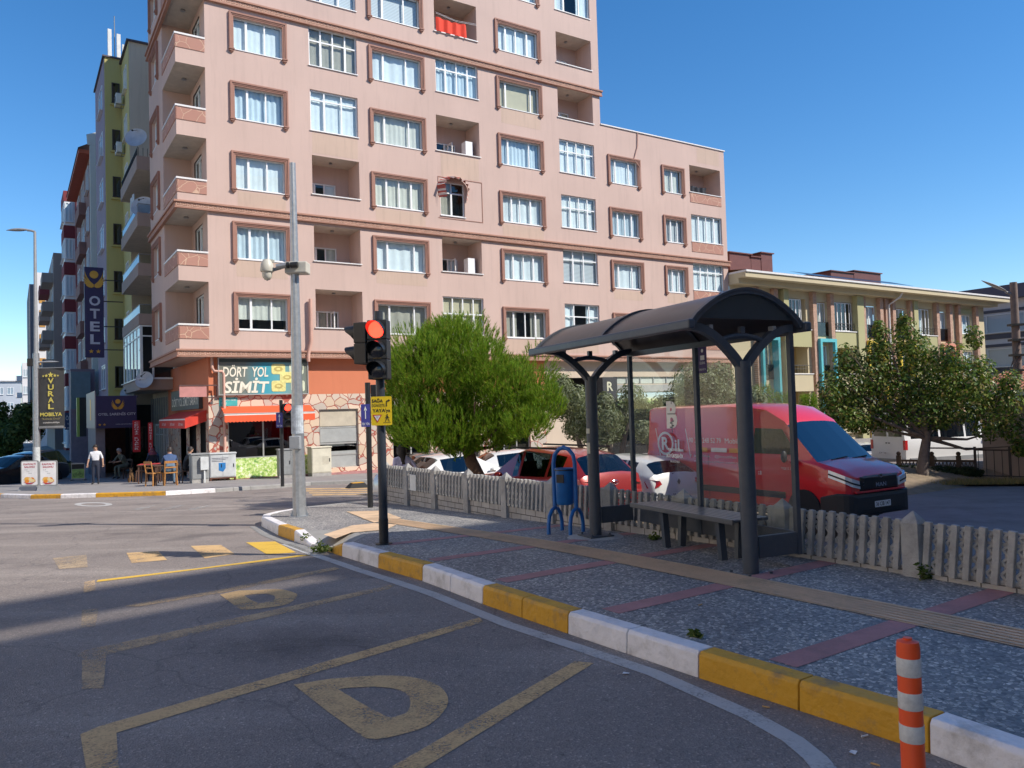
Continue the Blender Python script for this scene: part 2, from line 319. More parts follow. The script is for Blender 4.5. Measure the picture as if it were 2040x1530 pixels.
def fsgn(u, n, z): return FR @ Matrix(((1, 0, 0, u), (0, 0, -1, n), (0, 1, 0, z), (0, 0, 0, 1)))   # on a wall facing us
def ssgn(u, n, z): return FR @ Matrix(((0, 0, -1, u), (-1, 0, 0, n), (0, 1, 0, z), (0, 0, 0, 1)))  # on a wall facing the side street
# ================= ground, roads, pavements =================
GRND = mat('lot_paving', (.17, .165, .17), .9, var=.16, scale=1.2, bump=.5, bscale=30, dirt=((.1, .095, .09), .6, .8))
o = sheet('ground', [(-900, -60), (900, -60), (900, 1500), (-900, 1500)], -.04, GRND, lambda y: min(lz(y), gz(y)-.03), cuts=[-20, 0, 5, 10, 15, 20, 30, 36, 40, 60])
KB = [(520, 1048), (553, 1066), (585, 1078), (617, 1090), (650, 1098), (680, 1108), (752, 1131), (840, 1157), (960, 1203), (1130, 1262), (1390, 1350), (1850, 1500)]
kbw = [G(*q).xy for q in KB]
kbw = kbw[:-1]+[kbw[-1], Vector((2.75, 2.15)), Vector((3.65, .6)), Vector((4.6, -1.2)), Vector((5.6, -3.5))]
tip = [Vector((-2.85, 17.3)), Vector((-3.6, 16.4)), Vector((-4.25, 15.5)), Vector((-4.5, 14.6)), Vector((-4.52, 14.0))]
edge = tip+kbw
def inner(pts, d):
    r = []
    for i, p in enumerate(pts):
        t = (pts[min(i+1, len(pts)-1)]-pts[max(i-1, 0)]).normalized(); r.append(p+Vector((-t.y, t.x))*d)
    return r
edin = inner(edge, .155)
# the road: everything left of the kerb, and the cross street in front of the pink building
FE = Vector((-2.6, 16.05)); cross = [FE+Vector((.35, .6)), FE+DU*60+Vector((0, 3))]
roadpoly = [(-140, -55), (6.5, -55), (6.3, -4.6)]+[tuple(p) for p in reversed(kbw)]+[tuple(p) for p in reversed(tip)]+[tuple(p) for p in cross]+[(60, 80), (-140, 80)]
sheet('road', roadpoly, 0, ASPH)
FNs = Vector((3.36, 6.72)); FD = Vector((-.539, .842))
ri = [edin[7], edin[8]+Vector((.34, .3)), edin[9]+Vector((.34, .2)), edin[10]]
sw = [tuple(p) for p in edin[:7]]+[tuple(p) for p in ri]+[tuple(p) for p in edin[11:]]+[(6.4, -6), (11.5, -6)]+[tuple(FNs+FD*-1.2), tuple(FNs+FD*11.1)]
sheet('pavement', sw, .15, PEB)
b = B().m(mat('ramp_cement', (.3, .29, .27), .85, var=.15, bump=.3))
q = [(*p, gz(p.y)+h_) for p, h_ in ((ri[0], .153), (edin[8], .033), (edin[9], .033), (ri[3], .153), (ri[2], .153), (ri[1], .153))]
b.face([q[0], q[1], q[5]]).face([q[1], q[2], q[4], q[5]]).face([q[2], q[3], q[4]]); b.done('kerb_ramp', kind='structure')
# kerb stones with worn yellow and white paint
def kpaint(name, col, worn):
    return mat(name, col, .6, var=.08, scale=3, bump=.5, bscale=22, dirt=(worn, .9, 4.6))
KY = kpaint('kerb_yellow_paint', (.63, .32, .02), (.27, .17, .07)); KW = kpaint('kerb_white_paint', (.77, .74, .74), (.5, .47, .45)); KG = mat('kerb_concrete', (.3, .29, .275), .85, bump=.4)
def stones(pts, cols, ht=.15, wdt=.155, zf=gz, name='kerb'):
    b = B(); inn = inner(pts, wdt)
    for i in range(len(pts)-1):
        b.m(cols[i]); L = (pts[i+1]-pts[i]).length; k = max(1, round(L/.72)); h0, h1 = (ht if not isinstance(ht, list) else ht[i]), (ht if not isinstance(ht, list) else ht[i+1])
        for j in range(k):
            t0 = j/k+.004/L; t1 = (j+1)/k-.004/L; q = []
            for t in (t0, t1):
                a = pts[i].lerp(pts[i+1], t); c = inn[i].lerp(inn[i+1], t); h = h0+(h1-h0)*t; nrm = (c-a).normalized(); z = zf(a.y)
                q.append([(a.x, a.y, z-.1), (*(a+nrm*.012), z+h+.004-.02), (*(a+nrm*.03), z+h+.006), (c.x, c.y, z+h+.006), (c.x, c.y, z-.1)])
            b.loft(q)
    return b.done(name, kind='structure', bev=.006)
cols = [KG, KG, KW, KG, KW]+[KW, KY, KW, KG, KG, KY, KW, KY, KW, KY, KW, KY]+[KW, KY, KW, KY]
cols = [KG, KG, KG, KW, KW, KW, KY, KW, KG, KY, KW, KY, KW, KY, KW, KY, KW, KY, KW, KY]
cols = cols[:len(edge)-1]
# edge = 5 tip points + kbw; heights dip at the ramp between px 617 and 650
hts = [.15]*len(edge); hts[5+3] = .03; hts[5+4] = .03
colseq = [KG, KG, KW, KW, KW, KW, KY, KW, KG, KY, KW, KY, KW, KY, KW, KY, KW, KY, KW, KY][:len(edge)-1]
stones(edge, colseq, hts)
# far corner kerb and pavement (kerb bottoms by where they stand)
FK = [G(*q).xy for q in [(-160, 985), (0, 992), (60, 994), (120, 993), (190, 991), (262, 989), (330, 987), (430, 981), (500, 976), (560, 972), (620, 967)]]+[Vector((-4.9, 28.2)), Vector((.5, 31.6)), Vector((12, 39)), Vector((40, 57))]
fk = [KY, KW, KY, KW, KY, KY, KW, KG, KG, KG, KG, KG, KG, KG]
FKr = FK
def inner2(pts, d): return inner(pts, -d)
fki = inner(FK, .15)
PAVF = mat('far_pavement_tiles', (.26, .24, .23), .85, var=.15, scale=1.5, bump=.3, bscale=25)
sheet('far_pavement', [tuple(p) for p in fki]+[(60, 110), (-60, 110), tuple(FK[0]+Vector((-30, 40)))], .12, PAVF)
stones(FK, fk, .12, name='far_kerb')
# side street surface past the far kerb on the left
# ---------------- painted markings ----------------
def roadpaint(name, col, wear):
    m = mk(name); n, l, b = nodes(m); pos = n.new('ShaderNodeNewGeometry').outputs['Position']
    v = N(n, 'ShaderNodeTexVoronoi'); v.inputs['Scale'].default_value = 95; l.new(pos, v.inputs[0])
    a = N(n, 'ShaderNodeTexNoise'); a.inputs['Scale'].default_value = 2.2; a.inputs['Detail'].default_value = 8; a.inputs['Roughness'].default_value = .72; l.new(pos, a.inputs[0])
    sep = N(n, 'ShaderNodeSeparateColor'); l.new(v.outputs['Color'], sep.inputs[0])
    ad = N(n, 'ShaderNodeMath', operation='MULTIPLY_ADD', i1=.2); l.new(sep.outputs[0], ad.inputs[0]); l.new(a.outputs[0], ad.inputs[2])
    f = ramp(n, l, ad.outputs[0], [(wear-.18, (.82, .82, .82)), (wear-.04, (.6, .6, .6)), (wear+.12, (.05, .05, .05))])
    b.inputs[0].default_value = (*col, 1); b.inputs['Roughness'].default_value = .75
    t = N(n, 'ShaderNodeBsdfTransparent'); x = N(n, 'ShaderNodeMixShader'); l.new(f, x.inputs[0]); l.new(t.outputs[0], x.inputs[1]); l.new(b.outputs[0], x.inputs[2]); l.new(x.outputs[0], n['Material Output'].inputs[0])
    return m
YP = roadpaint('worn_yellow_road_paint', (.74, .48, .22), .7); YF = roadpaint('faded_yellow_road_paint', (.62, .43, .24), .62); YN = roadpaint('fresh_yellow_road_paint', (.80, .50, .06), .8)
YVF = roadpaint('very_faded_yellow_road_paint', (.52, .39, .25), .62); WP = roadpaint('worn_white_road_paint', (.55, .54, .52), .78); WF = roadpaint('faded_white_road_paint', (.45, .44, .42), .55)
def mark(px, mt, name='road_marking', off=.004): return sheet(name, [tuple(G(*q).xy) for q in px], off, mt)
mark([(152, 1306), (170, 1296), (788, 1164), (775, 1174), (212, 1305), (206, 1372), (163, 1374), (164, 1313)], YF)
mark([(160, 1464), (198, 1448), (955, 1231), (963, 1240), (232, 1461), (237, 1545), (174, 1545)], YP)
mark([(752, 1545), (1146, 1318), (1183, 1322), (822, 1545)], YP)
mark([(245, 1208), (420, 1179), (668, 1130), (678, 1134), (440, 1182), (275, 1209)], YF)
mark([(163, 1216), (196, 1213), (190, 1248), (162, 1251)], YVF)
mark([(168, 1160), (189, 1156), (190, 1176), (166, 1182)], YF)
mark([(195, 1156), (400, 1132), (600, 1106), (622, 1106), (540, 1117), (300, 1147), (192, 1160)], YN)
mark([(490, 1081), (548, 1079), (590, 1101), (532, 1105)], YN); mark([(380, 1088), (440, 1086), (468, 1104), (408, 1113)], YP)
mark([(252, 1102), (315, 1098), (333, 1116), (262, 1122)], YP); mark([(105, 1112), (172, 1106), (175, 1130), (118, 1134)], YVF)
def catmull(P, lo, hi, m_=4):
    out = []; n = len(P)
    for i in range(n):
        out.append(P[i])
        if lo <= i < hi:
            p0, p1, p2, p3 = [Vector(P[(i+k) % n]) for k in (-1, 0, 1, 2)]
            for q in range(1, m_):
                t = q/m_; v = .5*((2*p1)+(p2-p0)*t+(2*p0-5*p1+4*p2-p3)*t*t+(3*p1-p0-3*p2+p3)*t**3); out.append((v.x, v.y))
    return out
def ring(outer, inn, mt):
    if len(outer) == 10: outer, inn = catmull(outer, 2, 8), catmull(inn, 2, 8)
    n = len(outer)
    for k in range(n): mark([outer[k], outer[(k+1) % n], inn[(k+1) % n], inn[k]], mt)
ring([(585, 1365), (660, 1353), (745, 1347), (820, 1350), (875, 1368), (893, 1400), (865, 1438), (815, 1460), (728, 1472), (655, 1420)],
     [(673, 1374), (700, 1371), (745, 1369), (790, 1374), (812, 1385), (818, 1402), (812, 1418), (800, 1425), (770, 1429), (720, 1402)], YP)
ring([(438, 1185), (475, 1177), (515, 1176), (555, 1174), (585, 1181), (592, 1188), (575, 1203), (535, 1211), (480, 1215), (462, 1203)],
     [(487, 1187), (500, 1185), (515, 1184), (532, 1184), (545, 1187), (548, 1191), (545, 1197), (532, 1200), (515, 1202), (500, 1196)], YP)
wl = [(500, 1052), (495, 1045), (505, 1040), (525, 1062), (560, 1085), (620, 1108), (700, 1136), (850, 1186), (1000, 1248), (1130, 1291), (1290, 1346), (1400, 1396), (1480, 1432), (1560, 1478), (1600, 1512), (1622, 1540)]
wlw = [G(*q).xy for q in wl[4:]]; wo = inner(wlw, .115)
b = B().m(WP)
for i in range(len(wlw)-1): mark_pts = [wlw[i], wlw[i+1], wo[i+1], wo[i]]; sheet('road_marking', [tuple(p) for p in mark_pts], .004, WP)
gut = mat('gutter_cement', (.24, .235, .225), .85, var=.15, scale=5, bump=.3)
g0 = [G(*q).xy for q in [(497, 1049), (520, 1066), (560, 1082), (610, 1101), (640, 1110)]]; g1 = [G(*q).xy for q in [(520, 1049), (553, 1067), (585, 1079), (617, 1091), (650, 1099)]]
for i in range(4): sheet('road_marking', [tuple(p) for p in (g0[i], g0[i+1], g1[i+1], g1[i])], .004, gut)
# oval manhole patch and faded crossing bars far out, yellow hatching at the side street
import itertools
el = [(186+38*cos(2*pi*k/20), 1005+4.2*sin(2*pi*k/20)) for k in range(20)]; el2 = [(186+25*cos(2*pi*k/20), 1005+2.6*sin(2*pi*k/20)) for k in range(20)]
ring(el, el2, WP)
for x0 in (258, 312, 368): mark([(x0, 1016), (x0+42, 1007), (x0+60, 1006), (x0+22, 1016)], WF)
for k in range(4): mark([(604+k*6, 973+k*4), (735, 972+k*4), (738, 974+k*4), (604+k*6, 975.4+k*4)], YP)
# cracks filled with tar
# pavement tactile strip, red bands, ramp pads
TACT = mat('tactile_tiles', (.66, .46, .29), .7, var=.14, scale=2.5, bump=.3, dirt=((.3, .24, .15), .6, 2.2)); REDB = mat('red_paving_band', (.42, .20, .19), .75, var=.15, scale=2.5, bump=.3, dirt=((.2, .13, .12), .5, 3))
a = G(800, 1035, .15).xy; e = G(2040, 1255, .15).xy; td = (e-a).normalized(); tn = Vector((-td.y, td.x)); tn = tn if tn.x < 0 else -tn
def pz(y): return gz(y)+.15
def strip(p, d, n_, L, wdt, off, mt, name='paving_band', zf=pz): return sheet(name, [tuple(p), tuple(p+d*L), tuple(p+d*L+n_*wdt), tuple(p+n_*wdt)], off, mt, zf=zf)
a0 = a-td*.6; SL = (e-a).length+5
strip(a0, td, tn, SL, .41, .006, TACT, 'tactile_paving')
for k in range(6): strip(a0+tn*(.035+.065*k), td, tn, SL, .028, .0115, TACT, 'tactile_rib')
mark2 = lambda px, mt, off, nm: sheet(nm, [tuple(G(*q, .15).xy) for q in px], off, mt, zf=pz)
mark2([(645, 1066), (700, 1048), (745, 1043), (790, 1046), (770, 1056), (700, 1062), (668, 1074)], TACT, .0085, 'tactile_pad')
mark2([(690, 1020), (760, 1018), (800, 1033), (745, 1042)], TACT, .0085, 'tactile_pad')
bd = Vector((-tn.x, -tn.y))
for (ax, ay) in ((775, 1087), (866, 1119), (1006, 1162), (1229, 1224), (1583, 1332)):
    p = G(ax, ay, .15).xy; F_ = (FNs-p); # run to the fence line
    Nf = Vector((FD.y, -FD.x)); L = F_.dot(Nf)/bd.dot(Nf)
    strip(p+bd*.02, bd, td*-1, L-.05, .19, .003, REDB)
p = G(1583, 1332, .15).xy+td*2.15; strip(p+bd*-.1, bd, td*-1, 3.2, .19, .003, REDB)
# thin expansion joints in the pavement, litter and stains are separate small things
# ================= building across the street behind the camera: throws the big shadow =================
HS = 26.; offv = Vector((cos(SUN_AZ), -sin(SUN_AZ)))*HS/tan(SUN_EL)
e0 = G(0, 1200).xy; e1 = G(621, 1108).xy; ed = (e1-e0).normalized(); nrm = Vector((ed.y, -ed.x)); ps = e0+offv
r_ = root('apartment_block', 'tall apartment block behind the photographer shading the road and bus shelter', 'building', (*(ps+nrm*6), 0), atan2(ed.y, ed.x))
WB = facade('block_render', (.5, .46, .4), .2)
b = B().m(WB).box(-34, 62, -12, 5.899, -2, HS-2.4); b.done('wall', r_)
Mi_ = MW[r_.name].inverted(); hl = []
for (qx, qy, dl_) in ((235, 1222, 2.0), (110, 1243, 1.3)):  # slots added to the unseen parapet so sun streaks reach the shaded road
    g_ = G(qx, qy); l0 = Mi_ @ g_; ld = Mi_.to_3x3() @ sdir; t_ = (6-l0.y)/ld.y; h_ = l0+ld*t_; hl.append((h_.x-dl_, h_.x+dl_, h_.z-.13, h_.z+.13))
b = B().m(WB); us = sorted({-34, 62, *[h[0] for h in hl], *[h[1] for h in hl]})
for a, c in zip(us, us[1:]):
    z = HS-2.4
    for (p, q) in sorted([(h[2], h[3]) for h in hl if h[0] < c-1e-6 and h[1] > a+1e-6])+[(HS, HS)]:
        if p > z+.01: b.box(a, c, 5.9, 6.0, z, p)
        z = q
b.done('light_slot_parapet', r_)
for k in range(9):
    for j in range(15):
        if (j+k) % 3 == 0:
            b = B().m(WHITEP).box(-30+6*j, -28+6*j, 6, 6.05, .9+2.8*k, 2.3+2.8*k); 
            if k < 6 and j < 12: b.done('window', r_)

# sunlit block on the other side of the street, out of view on the left: it throws warm light back into the shade
r2_ = root('apartment_building', 'sunlit cream apartment block left of the photographer, outside the frame', 'building', (-25, -10, 0), 0)
b = B().m(facade('sunlit_cream_render', (.72, .60, .47), .1)).box(-12, 0, -40, 33, -2, 26); b.done('wall', r2_)
for k in range(8):
    for j in range(9):
        b = B().m(mat('pale_window', (.5, .55, .6), .2)).box(0, .05, -37+7.5*j, -35+7.5*j, .9+3*k, 2.3+3*k); b.done('window', r2_)
# ================= window and wall builders (frame coordinates: u along the facade, n into the building, z up) =================
def grid_wall(b, u0, u1, z0, z1, holes, n, tf=None):
    """wall plane with rectangular openings; tf maps (u, z, n) to frame coordinates"""
    tf = tf or (lambda u, z, n: (u, n, z)); us = sorted({u0, u1, *[h[0] for h in holes], *[h[1] for h in holes]}); us = [u for u in us if u0 <= u <= u1]
    for a, c in zip(us, us[1:]):
        hs = sorted([(h[2], h[3]) for h in holes if h[0] < c-1e-6 and h[1] > a+1e-6]); z = z0
        for (p, q) in hs+[(z1, z1)]:
            p = min(p, z1)
            if p > z+1e-6: b.face([tf(a, z, n), tf(c, z, n), tf(c, p, n), tf(a, p, n)])
            z = max(z, q)
def reveal(b, h, n, d, tf=None, bottom=True):
    tf = tf or (lambda u, z, n: (u, n, z)); u0, u1, z0, z1 = h
    for (a, c) in (((u0, z0), (u0, z1)), ((u0, z1), (u1, z1)), ((u1, z1), (u1, z0)))+((((u1, z0), (u0, z0)),) if bottom else ()):
        b.face([tf(*a, n), tf(*c, n), tf(*c, n+d), tf(*a, n+d)])
def window(par, h, n, mull, T=FR, tf=None, transom=None, curtain='w', fw=.06, fm=None, glass=None, opened=0, name='window', gap=None):
    """white frame (part) > pane, curtain (sub-parts). mull: fractions of the mullions"""
    tf = tf or (lambda u, z, n: (u, n, z)); u0, u1, z0, z1 = h; fm = fm or WHITEP; glass = glass or GWIN; b = B(T).m(fm)
    def bx(a0, a1, b0, b1, d0, d1):
        P = [tf(a0, b0, d0), tf(a1, b0, d0), tf(a1, b0, d1), tf(a0, b0, d1), tf(a0, b1, d0), tf(a1, b1, d0), tf(a1, b1, d1), tf(a0, b1, d1)]
        k = len(b.v); b.v += P
        for q in ((0, 3, 2, 1), (4, 5, 6, 7), (0, 1, 5, 4), (1, 2, 6, 5), (2, 3, 7, 6), (3, 0, 4, 7)): b.f.append(tuple(k+i for i in q)); b.mi.append(b.cm)
    bx(u0, u1, z0, z0+fw, n, n+.06); bx(u0, u1, z1-fw, z1, n, n+.06); bx(u0, u0+fw, z0+fw, z1-fw, n, n+.06); bx(u1-fw, u1, z0+fw, z1-fw, n, n+.06)
    zt = z1-fw if transom is None else z0+(z1-z0)*transom
    for i, q in enumerate(mull):
        uu = u0+(u1-u0)*q; wd = .09 if i % 2 == 0 else .06
        bx(uu-wd/2, uu+wd/2, z0+fw, zt-(.03 if transom else 0), n-.004, n+.056)
        if transom: bx(uu-.03, uu+.03, zt+.03, z1-fw, n+.002, n+.058)
    if transom: bx(u0+fw, u1-fw, zt-.03, zt+.03, n-.002, n+.054)
    bx(u0-.03, u1+.03, z0-.035, z0-.001, n-.13, n+.06)
    w_ = b.done(name, par)
    b = B(T).m(glass); b.face([tf(u0+fw*.5, z0+fw*.5, n+.03), tf(u1-fw*.5, z0+fw*.5, n+.03), tf(u1-fw*.5, z1-fw*.5, n+.03), tf(u0+fw*.5, z1-fw*.5, n+.03)]); b.done('pane', w_)
    if curtain:
        ed = [0]+list(mull)+[1]; rng = random.Random(int((u0*37+z0*91)*10))
        cm = {'w': CURT, 'b': CURTB, 'y': MATS['cream_blind'], 'g': MATS['slat_blind']}[curtain[0]]
        rk = rng.randrange(4); b = B(T).m([CURT, CURT, MATS['blue_white_curtain'], MATS['ivory_curtain']][rk] if curtain[0] == 'w' else cm); top_ = z1-.04; parts = []
        if 'x' in curtain: parts = [(u0+.03, u0+(u1-u0)*.32), (u0+(u1-u0)*.66, u1-.03)]
        elif 'h' in curtain: parts = [(u0+.03, u0+(u1-u0)*.55)]
        else: parts = [(u0+.03, u1-.03)]
        zb = z0+.04+((z1-z0)*.3 if 's' in curtain else 0)
        for (a, c) in parts:
            k = max(4, int((c-a)/.05)); amp = .0 if curtain[0] in 'yg' else (.006, .014, .02, .011)[rk]; ph = rng.random()*6
            pts = [(a+(c-a)*i/k, n+.13+amp*sin(ph+i*(1.35 if rk != 1 else .7))+amp*.8*sin(i*.31+ph*2)) for i in range(k+1)]
            for (p, q) in zip(pts, pts[1:]): b.face([tf(p[0], zb, p[1]), tf(q[0], zb, q[1]), tf(q[0], top_, q[1]), tf(p[0], top_, p[1])])
        b.done('curtain', w_)
        if 'x' in curtain or 'h' in curtain or 's' in curtain:
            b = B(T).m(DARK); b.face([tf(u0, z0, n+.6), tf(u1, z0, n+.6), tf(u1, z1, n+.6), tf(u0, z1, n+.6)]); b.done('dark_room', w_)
    else:
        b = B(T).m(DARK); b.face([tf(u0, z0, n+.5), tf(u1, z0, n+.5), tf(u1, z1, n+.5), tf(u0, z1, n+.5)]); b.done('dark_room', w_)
    for s_ in range(opened):           # a casement standing open
        uu = u0+(u1-u0)*(.72+.12*s_); b = B(T).m(fm); L = .5
        for (za, zb_) in ((z0+.05, z0+.11), (z1-.11, z1-.05)): b.box(uu, uu+.04, n-L, n-.01, za, zb_)
        b.box(uu, uu+.04, n-L, n-L+.06, z0+.11, z1-.11).box(uu, uu+.04, n-.07, n-.01, z0+.11, z1-.11)
        c_ = b.done('open_casement', w_)
    return w_
m = mat('blue_white_curtain', (.66, .74, .78), .9, var=.08); m = mat('ivory_curtain', (.74, .7, .6), .9, var=.08)
m = mat('cream_blind', (.66, .55, .36), .85, var=.05)
m = mk('slat_blind'); n_, l_, b_ = nodes(m); tc = n_.new('ShaderNodeTexCoord').outputs['Object']
wv = N(n_, 'ShaderNodeTexWave', bands_direction='Z'); wv.inputs['Scale'].default_value = 4.5; l_.new(tc, wv.inputs[0]); l_.new(ramp(n_, l_, wv.outputs[0], [(.2, (.42, .42, .42)), (.6, (.72, .72, .72))]), b_.inputs[0])
def surround(par, h, T=FR, tf=None, name='window_surround'):
    tf = tf or (lambda u, z, n: (u, n, z)); u0, u1, z0, z1 = h; b = B(T).m(TRIM)
    def bx(a0, a1, b0, b1, d0, d1):
        P = [tf(a0, b0, d0), tf(a1, b0, d0), tf(a1, b0, d1), tf(a0, b0, d1), tf(a0, b1, d0), tf(a1, b1, d0), tf(a1, b1, d1), tf(a0, b1, d1)]
        k = len(b.v); b.v += P
        for q in ((0, 3, 2, 1), (4, 5, 6, 7), (0, 1, 5, 4), (1, 2, 6, 5), (2, 3, 7, 6), (3, 0, 4, 7)): b.f.append(tuple(k+i for i in q)); b.mi.append(b.cm)
    for (o0, o1, pr) in ((0, .07, .10), (.072, .125, .072), (.127, .18, .05)):
        bx(u0+o0, u1-o0, z1-o1, z1-o0, -pr, .01); bx(u0+o0, u0+o1, z0+.0, z1-o1, -pr, .01); bx(u1-o1, u1-o0, z0+.0, z1-o1, -pr, .01)
    for uc in (u0+.09, u1-.09):
        bx(uc-.11, uc+.11, z0-.05, z0, -.13, .01); bx(uc-.08, uc+.08, z0-.12, z0-.05, -.1, .01); bx(uc-.045, uc+.045, z0-.17, z0-.12, -.07, .01)
    return b.done(name, par)
# ================= the pink apartment tower =================
PT = 6.85; SH = 2.927; TOPZ = 30.2; WR = 17.2; UT = 20.63; UE = 30.33
pink = root('apartment_building', 'tall pink apartment building with greek key bands above the orange corner shop', 'building', None, M=FR @ Matrix.Translation((0, 0, -1.1)))
F_ = []       # (u0,u1,z0,z1, kind, data)
def T_(k): return PT+SH*k
curA = ['w', 'w', 'w', 'w', 'w', 'w', 'g', 'w']; holes = []
A_ = lambda u0, u1, k, ml, cu, tr=None, lo=1.56: F_.append((u0, u1, T_(k)-lo, T_(k), 'F', ml, cu, tr))
for k in range(8):
    A_(.96, 3.35, k, (.27, .64) if k != 0 else (.27, .68), ['ws', 'w', 'w', 'w', 'w', 'w', 'w', 'g'][k])
    A_(7.1, 9.92, k, [(.25, .75), (.24, .78), (.25, .5, .75), (.24, .73), (.24, .7), (.25, .68), (.3, .6), (.3, .6)][k], ['b', 'w', 'w', 'w', 'w', 'g', 'w', 'w'][k])
    A_(13.94, 16.73, k, [(.22, .5, .76), (.25, .5, .75), (.25, .45, .72), (.2, .72), (.18, .8), (.22, .47, .75), (.3, .7), (.3, .7)][k], ['bx', 'w', 'w', 'w', 'y', 'w', 'w', 'w'][k])
    if k < 4:
        A_(21.04, 23.4, k, (.22, .7) if k % 2 else (.25, .5, .75), 'w'); A_(25.05, 26.85, k, (.35, .7) if k != 3 else (.5,), ['w', 'w', 'g', 'w'][k])
def big(u0, u1, z0, z1, ml, cu, tr, gl=None): F_.append((u0, u1, z0, z1, 'W', ml, cu, tr))
def loggia(u0, u1, z0, z1, side_='', op=0): F_.append((u0, u1, z0, z1, 'L', op, side_, None))
loggia(4.4, 6.55, 5.46, 7.17, '', 1); loggia(4.39, 6.52, 8.37, 9.98); loggia(4.37, 6.54, 11.3, 13.05); big(4.34, 6.54, 14.15, 15.96, (.3, .66), 'w', .77); big(4.33, 6.55, 17.03, 18.76, (.25, .5, .76), 'b', .66); big(4.33, 6.55, 19.95, 21.75, (.27, .64), 'g', .75); big(4.33, 6.55, 22.9, 24.6, (.3, .6), 'w', .75)
big(10.6, 12.85, 5.4, 7.2, (.25, .5, .76), 'y', .55); loggia(10.64, 12.83, 8.36, 10.05, '', 2); F_.append((10.62, 11.95, 11.1, 12.75, 'A', (.47,), 'bh', .68)); loggia(10.49, 12.88, 14.18, 15.94, '', 2); big(10.54, 12.89, 17.1, 18.78, (.24, .5, .76), 'w', .68); loggia(10.54, 12.89, 20.0, 21.8, 'red'); big(10.54, 12.89, 22.9, 24.7, (.3, .6), 'w', .7)
big(17.8, 20.12, 5.45, 7.2, (.28, .72), 'wx', .62); big(17.8, 20.12, 8.33, 10.08, (.3, .6), 'g', .7); big(17.8, 20.12, 11.25, 13.0, (.27, .52, .77), 'w', .62); big(17.78, 20.13, 14.2, 15.97, (.25, .5, .75), 'w', .66); loggia(17.77, 20.13, 17.1, 18.78); loggia(17.77, 20.13, 20.05, 21.74); big(17.77, 20.13, 22.95, 24.7, (.27, .7), 'wx', None)
loggia(27.33, 29.93, 14.3, 15.95, 'laundry'); 
for z0 in (5.55, 8.48, 11.38): big(27.33, 29.93, z0, z0+1.62, (.26, .5, .76), 'w', .68 if z0 < 11 else None)
front = [(0, UT, 4.2, TOPZ), (UT, UE, 4.2, WR)]
hs = [f[:4] for f in F_]; b = B(FR).m(PINK)
inset = []
for f in F_:
    if f[4] == 'F': inset.append((f[0]+.16, f[1]-.16, f[2]+.02, f[3]-.17))
    else: inset.append(f[:4])
grid_wall(b, 0, UT, 4.2, TOPZ, [h for h in inset if h[0] < UT], 0.); grid_wall(b, UT, UE, 4.2, WR, [h for h in inset if h[0] > UT], 0.)
for f, h in zip(F_, inset): reveal(b, h, 0, {'F': .16, 'W': .14, 'L': 1.35, 'A': .14}[f[4]])
# corner loggias and side wall
SK = lambda k: 7.2+SH*k; PK = lambda k: 5.42+SH*k; UC = -1.13; NS = 7.05; ND = 3.2
tside = lambda a, z, n: (UC+n, a, z)
shole = []; sw_h = []
for k in range(8): shole.append((0, ND, PK(k), SK(k))); sw_h.append((4.35, 6.15, T_(k)-1.5, T_(k)-.17))
grid_wall(b, 0, NS, 4.2, TOPZ, shole+sw_h, 0, tside)
for h in sw_h: reveal(b, h, 0, .16, tside)
zz = 4.2
for k in range(8):
    b.box(UC+.0015, 0, .0, .14, zz, PK(k)); b.box(UC+.001, UC+.14, .14, ND, zz, PK(k)); zz = SK(k)
    b.face([(UC, ND, PK(k)-.95), (0, ND, PK(k)-.95), (0, ND, SK(k)), (UC, ND, SK(k))])          # back wall
    b.m(PINK)
    grid_wall(b, 0.0, ND, PK(k)-.95, SK(k), [(1.0, 2.5, PK(k)-.9, SK(k)-.32)], 0, lambda a, z, n: (0.001, a, z))
    b.m(CEIL).face([(UC, 0, SK(k)-.002), (0, 0, SK(k)-.002), (0, ND, SK(k)-.002), (UC, ND, SK(k)-.002)]); b.m(PINK)
b.box(UC+.0015, 0, 0, .14, zz, TOPZ)
# remaining faces: roofs, far end, soffit, back
b.face([(UC, NS, 4.2), (UC, NS, TOPZ), (3, NS, TOPZ), (3, NS, 4.2)]).face([(UT, 0, WR-1), (UT, 0, TOPZ), (UT, 14, TOPZ), (UT, 14, WR-1)])
b.face([(UC, 0, TOPZ), (UT, 0, TOPZ), (UT, 14, TOPZ), (3, 14, TOPZ), (3, NS, TOPZ), (UC, NS, TOPZ)]).face([(UT, .3, WR-.35), (UE, .3, WR-.35), (UE, 14, WR-.35), (UT, 14, WR-.35)])
b.face([(UE, 0, -1.2), (UE, 0, WR), (UE, 14, WR), (UE, 14, -1.2)]).face([(0, 14, -1.2), (UE, 14, -1.2), (UE, 14, WR), (0, 14, WR)]).box(UT, UE, .02, .3, WR-.4, WR-.001).face([(3, 14, WR), (UT, 14, WR), (UT, 14, TOPZ), (3, 14, TOPZ)])
b.face([(3, NS, 4.2), (3, NS, TOPZ), (3, 14, TOPZ), (3, 14, 4.2)])
b.m(CEIL).face([(UC, 0, 4.2), (UE, 0, 4.2), (UE, .32, 4.2), (0, .32, 4.2), (0, NS, 4.2), (UC, NS, 4.2)])
wallp = b.done('wall', pink)
b = B(FR).m(CAPW).box(UT, UE+.06, -.06, .36, WR, WR+.06); b.done('parapet_cap', pink)
